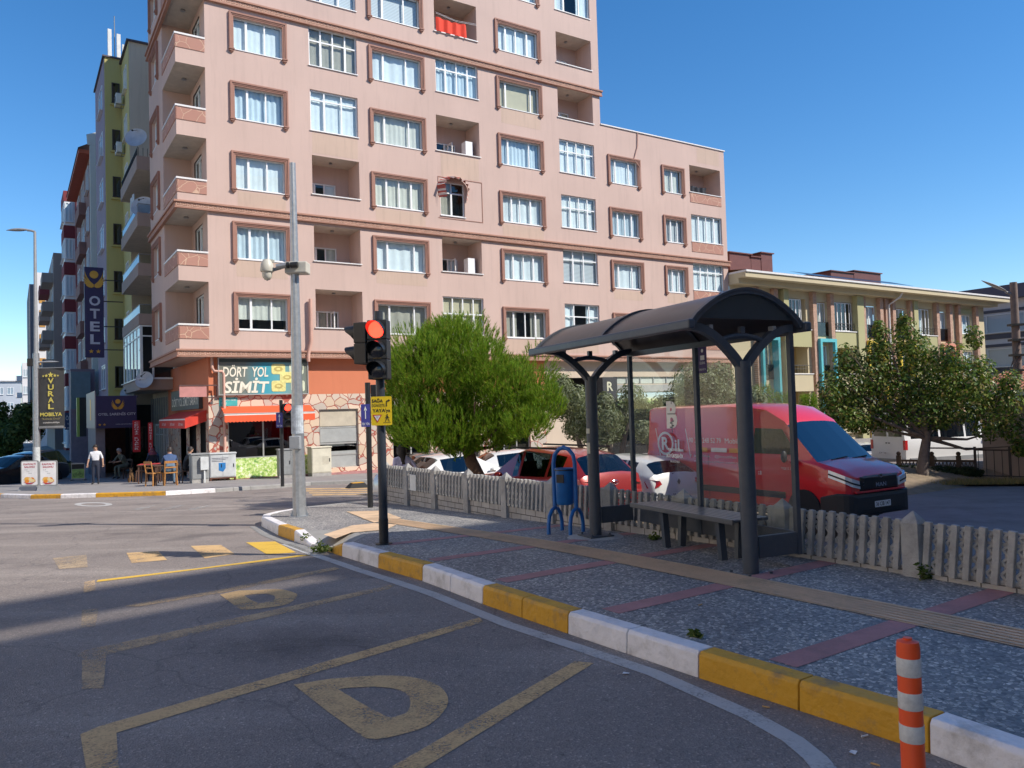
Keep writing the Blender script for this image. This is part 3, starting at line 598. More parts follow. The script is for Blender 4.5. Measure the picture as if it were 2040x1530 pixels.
for k in range(8):
    b = B(FR).m(CAPW).box(UC-.04, 0, -.04, .18, PK(k), PK(k)+.07).box(UC-.04, UC+.18, .18, ND, PK(k), PK(k)+.07); b.done('parapet_cap', pink)
    b = B(FR).m(ROCKP).box(UC+.005, -.015, -.025, 0.0, PK(k)-.53, PK(k)-.05).box(UC-.025, UC+.0, .0, ND-.03, PK(k)-.53, PK(k)-.05); b.done('stone_panel', pink)
    window(pink, (1.0, 2.5, PK(k)-.9, SK(k)-.32), .001, (.5,), tf=lambda a, z, n: (n+.05, a, z), curtain='w')
    window(pink, (4.35, 6.15, T_(k)-1.5, T_(k)-.17), .12, (.5,), tf=tside, curtain='w'); surround(pink, (4.15, 6.35, T_(k)-1.55, T_(k)), tf=tside)
    b = B(FR).m(METG).cyl((-.55, 1.5, SK(k)-.06), (-.55, 1.5, SK(k)), .11, .09, 12); b.done('ceiling_lamp', pink)
# greek key belts
for bi, (z0, z1, ue) in enumerate(((4.2, 4.47, UE+.1), (10.12, 10.39, UE+.1), (18.8, 19.07, UT+.1), (27.4, 27.67, UT+.1))):
    b = B(FR).m(BELT).box(UC-.1, ue, -.10, -.001, z0, z1-.07).box(UC-.16, ue+.04, -.16, -.001, z1-.07, z1).box(UC-.13, ue+.02, -.13, -.001, z0-.04, z0)
    b.box(UC-.10, UC-.001, -.001, NS, z0, z1-.07).box(UC-.16, UC-.001, -.001, NS+.05, z1-.07, z1).box(UC-.13, UC-.001, -.001, NS+.03, z0-.04, z0)
    b.m(BELTL); s_ = .2; k = 0; u = UC-.06; hgt = z1-z0-.07; lw = .017
    while u < ue-.16:
        a0 = z0+.02; a1 = z1-.09; w_ = s_*.82
        for (x0, x1, y0, y1) in ((0, w_, a1-lw, a1), (0, lw, a0, a1-lw), (w_-lw, w_, a0+.055, a1-lw), (.055, w_-lw, a0+.055, a0+.055+lw), (.055, .055+lw, a0+.055+lw, a1-.05), (0, s_, a0-.001, a0+lw-.001)):
            b.box(u+x0, u+x1, -.118, -.099, y0, y1)
        u += s_
    b.done('key_belt', pink)
lamp_k = 0
for f, h in zip(F_, inset):
    kd = f[4]
    if kd == 'F': surround(pink, f[:4]); window(pink, h, .1, f[5], curtain=f[6], transom=f[7])
    elif kd == 'W':
        window(pink, h, .08, f[5], curtain=f[6], transom=f[7])
        if h[0] > 27: b = B(FR).m(ROCKP).box(h[0]-.02, h[1]+.02, -.025, -.001, h[2]-.62, h[2]-.04); b.done('stone_panel', pink)
    elif kd == 'A':
        window(pink, h, .08, f[5], curtain=f[6], transom=f[7])
        b = B(FR).m(TRIM); 
        for (x0, x1, y0, y1) in ((10.5, 12.95, 12.93, 12.96), (12.92, 12.95, 10.98, 12.93), (10.5, 12.95, 10.95, 10.98), (10.5, 10.53, 12.0, 12.93)): b.box(x0, x1, -.02, -.001, y0, y1)
        b.done('outline_moulding', pink)
    else:
        u0, u1, z0, z1 = h; D_ = 1.35
        b = B(FR).m(PINK); wh = (u0+.02, u1-.75, z0-.9, z0+.82+.1)
        grid_wall(b, u0-.001, u1+.001, z0-.95, z1, [(u0+.12, u1-.62, z0-.9, z0+.95)], D_); b.m(CEIL).face([(u0, .0, z1-.003), (u1, .0, z1-.003), (u1, D_, z1-.003), (u0, D_, z1-.003)])
        b.m(PINK).box(u0, u1, .0-.001+.002, .14, z0-.9, z0-.004).face([(u0, .14, z0-.94), (u1, .14, z0-.94), (u1, D_, z0-.94), (u0, D_, z0-.94)]).face([(u0-.002, .14, z0-.94), (u0-.002, D_, z0-.94), (u0-.002, D_, z0), (u0-.002, .14, z0)]).face([(u1+.002, .14, z0-.94), (u1+.002, D_, z0-.94), (u1+.002, D_, z0), (u1+.002, .14, z0)])
        b.done('loggia', pink)
        b = B(FR).m(CAPW).box(u0-.05, u1+.05, -.06, .16, z0, z0+.045); b.done('sill', pink)
        window(pink, (u0+.12, u1-.62, z0-.9, z0+.95), D_+.03, (.3, .62), curtain='wx' if f[5] != 1 else 'b', opened=1 if f[5] else 0)
        b = B(FR).m(METG).cyl(((u0+u1)/2, .7, z1-.07), ((u0+u1)/2, .7, z1-.003), .09, .07, 10); b.done('ceiling_lamp', pink)
        if f[5] == 2:
            b = B(FR).m(WHITEP).box(u1-.62, u1-.22, .3, .72, z0-.5, z0+.85); b.done('cabinet', pink)
        if f[6] == 'laundry': b = B(FR).m(ROCKP).box(u0-.02, u1+.02, -.025, -.001, z0-.58, z0-.04); b.done('stone_panel', pink)
PATM = facade('beige_patch', (.545, .40, .315), .5)
for (u0, u1, z0, z1) in ((14.1, 16.6, 11.12-1.4, 11.02), (1.2, 3.2, 10.42, 11.05), (7.3, 9.8, 10.42, 11.05), (21.2, 23.3, 11.3, 12.25-1.2), (10.7, 12.8, 12.98+.02, 14.1), (7.25, 9.8, 7.6, 8.18), (14.1, 16.6, 4.6, 5.2), (17.9, 20, 4.6, 5.4), (25.2, 26.8, 7.6, 8.15), (21.2, 23.3, 7.6, 8.1), (4.4, 6.5, 13.15, 14.05), (1.1, 3.2, 7.5, 8.2), (14.2, 16.6, 16.2, 16.95), (28, 29.9, 16.2, 17.1)):
    if z1 > z0+.2: b = B(FR).m(PATM).box(u0, u1, -.0025, -.0005, z0, z1); b.done('repainted_patch', pink)
# red cloth and dark clothes hanging from the balconies
def cloth(name, label, cat, u0, u1, z0, z1, n, mt, seed=1, group=None, drop=.0):
    b = B(FR).m(mt); k = 26; r = random.Random(seed); ph = r.random()*9
    top_ = [(u0+(u1-u0)*i/k, n+.035*sin(i*.9+ph), z1-.12*sin(pi*i/k)*(u1-u0)*.35) for i in range(k+1)]
    bot = [(u0+(u1-u0)*i/k, n+.06*sin(i*.8+ph+.6), z0+drop*r.random()) for i in range(k+1)]
    for i in range(k): b.face([bot[i], bot[i+1], top_[i+1], top_[i]])
    return b.done(name, smooth=True, label=label, cat=cat, group=group)
cloth('cloth', 'bright red cloth hung over the upper balcony rail of the pink building', 'cloth', 10.6, 12.25, 20.02, 20.72, -.07, mat('red_cloth', (.75, .05, .02), .8, var=.1), 3)
cloth('laundry', 'dark clothes drying on the top balcony at the right end of the pink building', 'laundry', 27.45, 29.0, 14.32, 14.85, .3, mat('dark_cloth', (.02, .022, .03), .9, var=.3), 5, drop=.2)
b = B(FR).m(mat('cable_white', (.7, .7, .7), .5)).tube([(10.6, -.03, 20.95), (11.7, -.06, 20.78), (12.85, -.03, 20.9)], .008, 5).tube([(10.6, -.1, 20.85), (11.7, -.12, 20.7), (12.85, -.1, 20.8)], .008, 5); b.done('washing_line', pink)
# torn red and white arched awning on the second floor window
b = B(FR); RW = [mat('awning_faded_red', (.42, .09, .07), .85), mat('awning_faded_white', (.6, .5, .45), .85)]
for i in range(22):
    a0 = pi*(i/22); a1 = pi*((i+1)/22); b.m(RW[i % 2]); c_ = (11.3, 12.42)
    P = [(c_[0]-.86*cos(a)*r_s, -.02-dn, c_[1]+.62*sin(a)*r_s) for a, r_s, dn in ((a0, 1, .0), (a1, 1, .0), (a1, .82-.08*(i % 3), .42), (a0, .82-.08*((i-1) % 3), .42))]; b.face(P)
for s_ in (-1, 1):
    for i in range(5): b.m(RW[i % 2]).face([(11.3+s_*(.86-.02*i), -.05, 12.42-.1*i), (11.3+s_*(.6-.02*i), -.42, 12.4-.1*i), (11.3+s_*(.62-.02*i), -.42, 12.3-.1*i), (11.3+s_*(.86-.02*i), -.05, 12.32-.1*i)])
b.done('arched_awning', pink)
# rainwater pipes
PIPE = mat('pink_pipe', (.56, .33, .26), .6)
b = B(FR).m(PIPE).tube([(4.12, -.15, 6.7), (4.12, -.15, 4.9), (3.98, -.16, 4.3), (3.98, -.16, 4.0)], .075, 10); b.done('rain_pipe', pink, smooth=True)
b = B(FR).m(PIPE).tube([(.12, .2, 4.2), (.12, .2, 3.75), (.2, .18, 3.6), (.5, .18, 3.6), (.56, .18, 3.5), (.56, .18, -.7)], .06, 10); b.done('rain_pipe', pink, smooth=True)
b = B(FR).m(PIPE).tube([(23.3, -.05, WR), (23.25, -.06, 16.4), (22.95, -.05, 15.6), (23.35, -.08, 15.2), (23.3, -.06, 14.2)], .03, 6); b.done('loose_cable', pink)
# ---------------- ground floor: orange corner shop ----------------
ORG = facade('orange_render', (.62, .20, .10), .2); NF = .32; GZ = -1.1
b = B(FR).m(ORG)
b.face([(0, NF, 2.62), (16.6, NF, 2.62), (16.6, NF, 4.2), (0, NF, 4.2)]).face([(0, NF, 1.9), (0, NF, 4.2), (0, NS+3, 4.2), (0, NS+3, 1.9)])
b.done('orange_wall', pink)
shopw = (.72, 3.62, -.78, 1.62); w2 = (4.55, 6.35, -.62, 1.95)
b = B(FR).m(STONE); grid_wall(b, 0, 16.6, GZ, 2.62, [shopw, w2, (8.0, 9.9, GZ, 1.9), (10.6, 12.6, -.6, 1.9), (13.3, 15.6, GZ, 1.9)], NF-.02)
for h in (shopw, w2, (8.0, 9.9, GZ, 1.9), (10.6, 12.6, -.6, 1.9), (13.3, 15.6, GZ, 1.9)): reveal(b, h, NF-.02, .3)
grid_wall(b, NF, NS+3, GZ, 1.9, [(.9, 2.0, GZ, 1.55), (2.9, 4.4, GZ, 1.55), (5.2, 6.6, GZ, 1.55)], 0, lambda a, z, n: (-.02, a, z)); b.face([(-.02, NF-.02, GZ), (0, NF-.02, GZ), (0, NF-.02, 2.62), (-.02, NF-.02, 2.62)])
b.done('stone_wall', pink)
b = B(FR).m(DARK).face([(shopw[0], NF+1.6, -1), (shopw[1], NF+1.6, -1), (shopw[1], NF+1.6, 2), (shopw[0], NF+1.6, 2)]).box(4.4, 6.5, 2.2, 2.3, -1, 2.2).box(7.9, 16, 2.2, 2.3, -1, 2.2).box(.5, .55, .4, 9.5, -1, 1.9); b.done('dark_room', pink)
AL = mat('aluminium', (.55, .55, .53), .4, .6)
def shopwin(h, n, mull, fm, gl, trs=()):
    u0, u1, z0, z1 = h; b = B(FR).m(fm).box(u0, u1, n, n+.06, z0, z0+.06).box(u0, u1, n, n+.06, z1-.06, z1).box(u0, u0+.06, n, n+.06, z0, z1).box(u1-.06, u1, n, n+.06, z0, z1)
    for q in mull: b.box(u0+(u1-u0)*q-.03, u0+(u1-u0)*q+.03, n+.001, n+.059, z0+.06, z1-.06)
    for z in trs: b.box(u0+.06, u1-.06, n-.002, n+.058, z-.04, z+.04)
    w_ = b.done('shop_window', pink); b = B(FR).m(gl).face([(u0, n+.03, z0), (u1, n+.03, z0), (u1, n+.03, z1), (u0, n+.03, z1)]); b.done('pane', w_); return w_
shopwin((shopw[0], shopw[1], .0, shopw[3]), NF+.1, (.5,), AL, GDARK); shopwin(w2, NF+.1, (), AL, GDARK, (1.15, .45, -.05)); shopwin((8.0, 9.9, GZ, 1.9), NF+.1, (.5,), AL, GDARK); shopwin((10.6, 12.6, -.6, 1.9), NF+.1, (.5,), AL, GDARK, (1.2,)); shopwin((13.3, 15.6, GZ, 1.9), NF+.1, (.33, .66), AL, GDARK)
b = B(FR).m(mat('beige_roller', (.5, .44, .34), .8)).box(w2[0]+.06, w2[1]-.06, NF+.08, NF+.11, 1.2, 1.88); b.done('roller_blind', pink)
b = B(FR).m(mat('grey_film', (.36, .37, .36), .5)).box(w2[0]+.06, w2[1]-.06, NF+.115, NF+.125, -.56, .1).box(w2[0]+.06, w2[1]-.06, NF+.08, NF+.1, .5, 1.1); b.done('frosted_panel', pink)
b = B(FR).m(mat('lit_lamp_panel', (.8, .78, .7), .5, emit=(1, .95, .8, .6))).box(w2[0]+.55, w2[0]+1.35, NF+.6, NF+.7, .32, .45); b.done('interior_lamp', pink)
b = B(FR).m(mat('wood_chair', (.35, .13, .05), .6))
for x in (5.0, 5.55): b.box(x, x+.05, .7, .75, -.7, .0)
b.box(5.0, 5.6, .68, .9, -.06, 0); b.done('counter', pink)
# printed leafy panel under the shop window
m = mk('leaf_print'); n_, l_, b_ = nodes(m); tc = n_.new('ShaderNodeTexCoord').outputs['Object']
v = N(n_, 'ShaderNodeTexNoise'); v.inputs['Scale'].default_value = 7; v.inputs['Detail'].default_value = 8; v.inputs['Roughness'].default_value = .75; l_.new(tc, v.inputs[0])
l_.new(ramp(n_, l_, v.outputs[0], [(.34, (.05, .2, .1)), (.44, (.3, .5, .1)), (.52, (.6, .72, .25)), (.6, (.78, .82, .68)), (.7, (.8, .84, .8))]), b_.inputs[0]); b_.inputs['Roughness'].default_value = .4
b = B(FR).m(m).box(shopw[0], shopw[1]+.5, NF-.06, NF-.025, -.8, .02); b.done('leafy_window_panel', pink)
b = B(FR).m(REDB).box(.5, 7.2, NF-.25, NF-.02, GZ, -.82); b.done('plinth', pink)
# cream part of the ground floor to the right with glazing and signs
CRM = facade('cream_render', (.60, .49, .38), .15)
b = B(FR).m(CRM); gh = [(17.5, 20.4, 1.5, 3.3), (21.0, 29.6, GZ, 1.2), (21.2, 29.4, 2.95, 3.35)]; grid_wall(b, 16.6, UE, GZ, 4.2, gh, NF)
for h in gh: reveal(b, h, NF, .2)
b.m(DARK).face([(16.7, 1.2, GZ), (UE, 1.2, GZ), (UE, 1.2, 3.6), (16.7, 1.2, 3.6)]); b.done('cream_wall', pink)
b = B(FR).m(mat('green_strip_glass', (.55, .6, .55), .2)).box(21.2, 29.4, NF+.1, NF+.12, 2.97, 3.33).m(AL)
for k in range(9): b.box(21.2+k, 21.25+k, NF+.05, NF+.1, 2.96, 3.34)
b.done('clerestory', pink)
for x in (21.0, 24, 27): shopwin((x, min(29.6, x+2.9), GZ, 1.2), NF+.1, (.5,), AL, GDARK)
b = B(FR).m(mat('grey_band', (.4, .4, .38), .6)).box(21, 30, NF-.06, NF-.001, 2.5, 2.9).box(21, 30, NF-.05, NF-.001, 1.2, 1.45); b.done('fascia', pink)
# billboard with field picture
m = mk('field_print'); n_, l_, b_ = nodes(m); tc = n_.new('ShaderNodeTexCoord').outputs['Generated']
sx = N(n_, 'ShaderNodeSeparateXYZ'); l_.new(tc, sx.inputs[0])
l_.new(ramp(n_, l_, sx.outputs[2], [(0, (.12, .35, .08)), (.45, (.3, .55, .12)), (.56, (.75, .8, .4)), (.75, (.6, .75, .7)), (1, (.5, .68, .72))]), b_.inputs[0])
fb = B(FR).m(m).box(21.1, 27.4, NF-.1, NF-.065, 1.5, 2.45).done('billboard', label='long green field billboard behind the glass of the bus shelter, on the cream ground floor', cat='billboard')
b = B(FR).m(mat('dark_sign', (.06, .06, .065), .5)).box(19.9, 20.9, -.35, NF-.001, .3, 3.3); vs_ = b.done('vertical_sign', label='dark upright sign with letters R and RE beside the green billboard', cat='sign')
for i, ch in enumerate('RRER'): text(ch, 'lettering', vs_, fsgn(20.4, -.352, 2.8-.68*i), .42, .5 if i == 0 else .4, mat('sign_cream', (.7, .68, .5), .6), .003, .02)
text('EKİN TARIM', 'lettering', fb, fsgn(24.2, NF-.1, 1.68-.01), 2.6, .26, WHITEP, .003, .02)
# ================= buildings along the side street (left) =================
def block(name, label, u0, u1, n0, n1, z1, mt, z0=-1.6, cat='building', extra=None):
    r = root(name, label, cat, None, M=FR @ Matrix.Translation((u0, n0, -1.1)))
    return r
def winside(par, u, rects, fm=None, gl=None, cur='w', ml=(.5,), T=FR, sd=True):
    tf = (lambda a, z, n: (u-n-.0, a, z)) if False else (lambda a, z, n: (u+n, a, z))
    for (n0, n1, z0, z1) in rects: window(par, (n0, n1, z0, z1), -.05, ml, tf=tf, curtain=cur, fm=fm, glass=gl, T=T)
def winfront(par, n, rects, fm=None, gl=None, cur='w', ml=(.5,)):
    for (u0, u1, z0, z1) in rects: window(par, (u0, u1, z0, z1), n-.05, ml, curtain=cur, fm=fm, glass=gl)
GL2 = glassm('balcony_glass', (.6, .66, .68), .05)
# -- beige building with projecting balconies
BEI = facade('beige_render', (.47, .39, .30), .3); BEB = facade('balcony_taupe', (.36, .27, .23), .2)
b2 = block('apartment_building', 'low beige building with projecting balconies squeezed beside the pink tower', 0, 8, NS+.05, 15.4, 14, BEI)
ub = -1.5; n0_, n1_ = 8.63, 15.3
bt = [side(272, y, ub)[1] for y in (337, 452, 552, 650, 778)]; tp = [side(272, y, ub)[1] for y in (309, 425, 527, 628, 757)]
b = B(FR).m(BEI).box(.02, 8, NS+3.02, 15.4, -1.5, tp[0]-.2).box(.12, 3, NS+.06, NS+3.01, 2.3, tp[0]-.2); b.done('wall', b2)
for i, (z0, z1) in enumerate(zip(bt, tp)):
    b = B(FR).m(BEB).box(ub, .12, n0_, n1_, z0, z0+.16).box(ub, ub+.1, n0_, n1_, z0+.16, z1).box(ub+.1, .12, n0_, n0_+.1, z0+.16, z1).box(ub+.1, .12, n1_-.1, n1_, z0+.16, z1)
    b.m(CEIL).face([(ub, n0_, z0-.003), (.1, n0_, z0-.003), (.1, n1_, z0-.003), (ub, n1_, z0-.003)]); bal = b.done('balcony', b2)
    if i == 0:
        b = B(FR).m(BLACK)
        for k in range(34): n_ = n0_+.1+k*.195; b.cyl((ub+.05, n_, z1), (ub+.05, n_, z1+.42), .012, n=5)
        b.cyl((ub+.05, n0_, z1+.42), (ub+.05, n1_, z1+.42), .02, n=6)
        for k in range(7): b.cyl((ub+.1+k*.2, n0_+.05, z1), (ub+.1+k*.2, n0_+.05, z1+.42), .012, n=5)
        b.done('railing', bal)
    elif i < 4:
        b = B(FR).m(GL2).face([(ub+.05, n0_, z1), (ub+.05, n1_, z1), (ub+.05, n1_, z1+.45), (ub+.05, n0_, z1+.45)]).face([(ub+.05, n0_+.05, z1), (.1, n0_+.05, z1), (.1, n0_+.05, z1+.45), (ub+.05, n0_+.05, z1+.45)])
        b.m(METG).cyl((ub+.05, n0_, z1+.45), (ub+.05, n1_, z1+.45), .022, n=6).cyl((ub+.05, n0_+.05, z1+.45), (.1, n0_+.05, z1+.45), .022, n=6); b.done('railing', bal)
    if 0 < i:
        zc = bt[i-1]
        if i == 4:
            for (p, q) in ((n0_+.02, n1_-.02),): window(b2, (p, q, z1+.02, zc-.02), .0, (.2, .4, .6, .8), tf=lambda a, z, n: (ub+.04+n, a, z), transom=.8, curtain='wx', fw=.07)
            window(b2, (ub+.1, .1, z1+.02, zc-.02), n0_+.04, (.35,), transom=.8, curtain=None)
        else:
            for (p, q) in ((9.2, 10.6), (11.4, 12.3), (13.2, 14.6)): window(b2, (p, q, z1-.5, zc-.35), .0, (.5,), tf=lambda a, z, n: (.06+n, a, z), curtain='w')
b = B(FR).m(mat('pale_curtain', (.5, .56, .6), .9)); zz_ = tp[1]
for k in range(12):
    a = ub+.12; b.face([(a+.06*sin(k), n0_+2.0+k*.12, zz_-.1), (a+.06*sin(k+1), n0_+2.12+k*.12, zz_-.1), (a+.03*sin(k+1), n0_+2.12+k*.12, zz_+1.5), (a+.03*sin(k), n0_+2.0+k*.12, zz_+1.5)])
b.done('balcony_curtain', b2)
# ground floor glazed shop front of the beige building
b = B(FR).m(mat('pale_shop_wall', (.42, .38, .3), .85)).box(.0, .1, NS+3.05, 15.3, 1.6, 2.9)
for k in range(8): b.m(METG).box(-.1, -.02, NS+3.2+k*.72, NS+3.25+k*.72, 1.5, 2.9)
b.done('shop_fascia', b2)
for (p, q) in ((10.3, 11.5), (11.7, 12.9), (13.1, 14.2)): window(b2, (p, q, -1.1, 1.5), 0, (.5,), tf=lambda a, z, n: (-.02+n, a, z), curtain='wx', transom=.78, fw=.09)
# satellite dishes
DISH = mat('dish_grey', (.5, .52, .55), .5, .2); 
def dish(label, u, n, z, R_, dx=(-.5, -.9, .35), group=None, par=None):
    d = Vector(dx).normalized(); wd = FR.to_3x3() @ d; M = Matrix.Translation(W(u, n, z)) @ wd.to_track_quat('Z', 'Y').to_matrix().to_4x4()
    r = root('satellite_dish', label, 'satellite dish', None, group=group, M=M)
    b = B().m(DISH); pr = [(.001, -.12*R_), (R_*.4, -.10*R_), (R_*.75, -.03*R_), (R_, .08*R_), (R_*1.02, .09*R_), (R_, .06*R_), (R_*.75, -.05*R_), (R_*.4, -.13*R_), (.001, -.15*R_)]; b.lathe(pr, n=28); b.done('reflector', r, smooth=True)
    b = B().m(BLACK).cyl((0, R_*.9, 0), (0, R_*.1, R_*.95), .015, n=6).ball((0, R_*.1, R_*.95), .05, n=8, m_=6); b.done('feed_arm', r)
    b = B().m(METG).tube([(0, 0, -.15*R_), (0, .1, -.35), (0, .9*R_, -.45)], .03, 6); b.done('mount', r); return r
dn, dz = side(268, 282, -1.3); dish('round grey satellite dish on the top railing beside the pink building', -1.42, 9.3, side(268, 282, -1.42)[1], .52)
dish('large satellite dish on a balcony, half hidden by the pink corner', -1.2, 8.95, side(298, 390, -1.2)[1], .55)
dish('white satellite dish below the glazed balcony of the beige building', -1.3, 8.5, side(305, 751, -1.3)[1], .42)
dish('small dish behind the hotel canopy', -1.4, 14.2, 3.2, .38)
# -- hotel: cream block, yellow wall, purple bay
CRE = facade('cream_gable', (.60, .53, .42), .45); YEL = facade('yellow_render', (.52, .44, .17), .2); PUR = facade('mauve_render', (.30, .235, .29), .15)
hz = plane(256, 82, 15.5)[1]; yz = plane(208, 113, 19.)[1]
hotel = block('hotel_building', 'tall hotel with a cream gable, yellow wall of dark windows and mauve front', -1.1, 9, 15.5, 26, 23, CRE)
b = B(FR).m(CRE).box(-.97, 7, 15.5, 19.0, -1.5, hz); b.done('cream_wall', hotel)
b = B(FR).m(YEL).box(-1.88, 6, 19.001, 19.2, -1.5, yz).m(PUR).box(-1.9, 6, 19.201, 25, -1.5, yz); b.done('yellow_wall', hotel)
b = B(FR).m(YEL).box(-.985, -.972, 15.52, 18.98, -1.5, hz-.05); b.done('yellow_wall', hotel)
b = B(FR).m(mat('slate_edge', (.09, .08, .1), .7)).box(-1.1, 7.1, 15.38, 19.1, hz, hz+.1).box(-2.0, 6, 18.9, 25.1, yz, yz+.09); b.done('roof_edge', hotel)
BRF = mat('dark_brown_frame', (.05, .03, .025), .5)
for k in range(7):
    zt = 22.15-2.86*k; winfront(hotel, 19.0, [(-1.52, -1.08, zt-1.25, zt)], fm=BRF, gl=GDARK, ml=(), cur='w'); 
    b = B(FR).m(YEL).box(-1.62, -1.0, 18.85, 19.0, zt-1.4, zt-1.29); b.done('sill', hotel)
    winside(hotel, -1.9, [(20.2, 22.4, zt-1.3, zt+.2)], cur='w'); 
    winside(hotel, -.985, [(16.4, 17.6, zt-1.2, zt+.2)], cur='w')
for i, zt in enumerate((20.4, 17.5)):
    r = root('air_conditioner', ['white air conditioner high on the yellow hotel wall', 'white air conditioner under the upper one on the yellow hotel wall'][i], 'air conditioner', None, M=FR @ Matrix.Translation((-1.3, 17.9, zt)))
    b = B().m(mat('ac_white', (.6, .6, .58), .5)).box(-.15, .15, -.45, .45, 0, .6); b.done('casing', r, bev=.02); b = B().m(METG).lathe([(.2, 0), (.2, .02), (.05, .03)], n=16)
    b = B().m(BLACK).tube([(-.16, .22*cos(a*pi/8)-.05, .3+.22*sin(a*pi/8)) for a in range(17)], .012, 5).bar((-.16, -.27, .3), (-.16, .17, .3), .01, .02).bar((-.16, -.05, .08), (-.16, -.05, .52), .01, .02); b.done('fan_grille', r)
    b = B().m(METG).bar((-.15, -.3, -.02), (.35, -.3, -.02), .04, .04).bar((-.15, .3, -.02), (.35, .3, -.02), .04, .04); b.done('bracket', r)
r = root('phone_antenna', 'white phone mast panels on the roof of the yellow hotel', 'antenna', None, M=FR @ Matrix.Translation((-1.5, 20, yz)))
for (x, h_) in ((0, 1.9), (.5, 1.7), (.8, 1.1)):
    b = B().m(mat('panel_white', (.7, .7, .68), .5)).box(x-.11, x+.11, -.08, .08, .3, .3+h_); b.done('panel', r, bev=.02)
b = B().m(METG).cyl((.3, .2, 0), (.3, .2, 3.2), .03, n=6); b.done('mast', r)
# OTEL sign
NAVY = mat('navy_sign', (.03, .022, .085), .5, var=.08); GOLD = mat('gold_letters', (.62, .34, .05), .35, .3); SILV = mat('silver_letters', (.48, .50, .58), .4, .3)
q0 = plane(167, 531, 12); q1 = plane(208, 712, 12); uu0, uu1 = -3.57, -2.7
sg = root('hotel_sign', 'tall navy vertical sign reading OTEL with golden wings', 'sign', None, M=FR @ Matrix.Translation(((uu0+uu1)/2, 12, q1[1])))
b = B(FR).m(NAVY).box(uu0, uu1, 12, 12.25, q1[1], q0[1]); b.done('panel', sg, bev=.01)
uc = (uu0+uu1)/2; hh = q0[1]-q1[1]
for i, ch in enumerate('OTEL'): text(ch, 'lettering', sg, fsgn(uc+.02, 11.995, q0[1]-hh*(.375+.142*i)), .44 if i else .5, .5, SILV, .03, .03)
def star(b, M, R_, mt, n=5):
    b.m(mt); P = [M @ Vector((R_*(1 if k % 2 == 0 else .42)*cos(pi/2+k*pi/n), R_*(1 if k % 2 == 0 else .42)*sin(pi/2+k*pi/n), .01)) for k in range(2*n)]; c = M @ Vector((0, 0, .01))
    for k in range(2*n): b.face([c, P[k], P[(k+1) % (2*n)]])
def wings(b, M, s_, mt):
    b.m(mt); c = M @ Vector((0, .26*s_, .02)); P = [M @ Vector((.2*s_*cos(k*pi/10), .26*s_+.2*s_*sin(k*pi/10), .02)) for k in range(20)]
    for k in range(20): b.face([c, P[k], P[(k+1) % 20]])
    for sg_ in (-1, 1):
        for k, (A, L) in enumerate(((56, .80), (44, .72), (32, .62), (20, .5), (6, .36))):
            r0 = Vector((.015*s_, (-.36+.02*(4-k))*s_)); prev = None
            for t in (0, .3, .6, .85, 1):
                a = radians(A-26+30*t); p = r0+Vector((cos(a), sin(a)))*L*s_*t; n__ = Vector((-sin(a), cos(a)))*(.042*s_*(sin(pi*min(1, .15+t*.85))+.05)); q = (p-n__, p+n__)
                if prev: b.face([M @ Vector((sg_*v.x, v.y, .02+.003*k)) for v in (prev[0], q[0], q[1], prev[1])])
                prev = q
b = B(); wings(b, fsgn(uc, 11.98, q0[1]-hh*.14), 1.0, GOLD); b.T = Matrix.Identity(4); b.done('wing_emblem', sg)
for s_ in (-.16, .16): b = B(Matrix.Identity(4)); star(b, fsgn(uc+s_, 11.98, q0[1]-hh*.935), .12, GOLD); b.done('star', sg)
for z in (q1[1]+.4, q1[1]+1.6, q1[1]+2.9, q1[1]+4): b = B(FR).m(BLACK).bar((uu1, 12.1, z), (uu1+.9, 12.1, z), .05, .05); b.done('bracket', sg)
# hotel entrance canopy box
c0 = plane(190, 789, 9.); c1 = plane(272, 851, 9.)
cn = root('hotel_canopy', 'navy and grey entrance box reading OTEL SARENIS CITY', 'canopy', None, M=FR @ Matrix.Translation((-2.5, 9, c1[1])))
b = B(FR).m(NAVY).box(-3.35, -1.6, 9, 9.2, c1[1], c0[1]); b.done('front_panel', cn)
b = B(FR).m(mat('canopy_side_grey', (.25, .22, .24), .5)).box(-3.4, -3.352, 9, 14, c1[1], c0[1]+.25).box(-3.35, -1.5, 9.2, 14, c0[1]-.1, c0[1]); b.done('side_panel', cn)
b = B(Matrix.Identity(4)); wings(b, fsgn(-2.42, 8.99, c0[1]-.42), .56, GOLD); b.done('wing_emblem', cn)
text('OTEL SARENİS CITY', 'lettering', cn, fsgn(-2.45, 8.99, c0[1]-.86), 1.62, .16, SILV, .01, .015); text('www.sareniscity.com', 'lettering', cn, fsgn(-2.1, 8.99, c1[1]+.17), .85, .07, SILV, .01)
for s_ in (-3.2, -3.0): b = B(Matrix.Identity(4)); star(b, fsgn(s_, 8.985, c1[1]+.17), .07, GOLD); b.done('star', cn)
b = B(FR).m(GOLD).box(-3.42, -3.4, 11.1, 11.5, c1[1]+.4, c0[1]-.1); b.done('wing_emblem', cn)
b = B(FR).m(mat('entrance_wood', (.12, .04, .022), .5, var=.3, scale=6)).box(-2.95, -1.6, 13.6, 13.9, -1.2, c1[1]).m(mat('mauve_dark', (.2, .17, .19), .7)).box(-3.35, -2.95, 9.4, 13.8, -1.2, c1[1]); b.done('entrance_wall', cn)
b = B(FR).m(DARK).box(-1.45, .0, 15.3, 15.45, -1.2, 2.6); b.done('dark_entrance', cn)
window(cn, (-1.55, -.75, -1.0, 1.4), 12.2, (.5,), curtain=None, fm=BLACK)
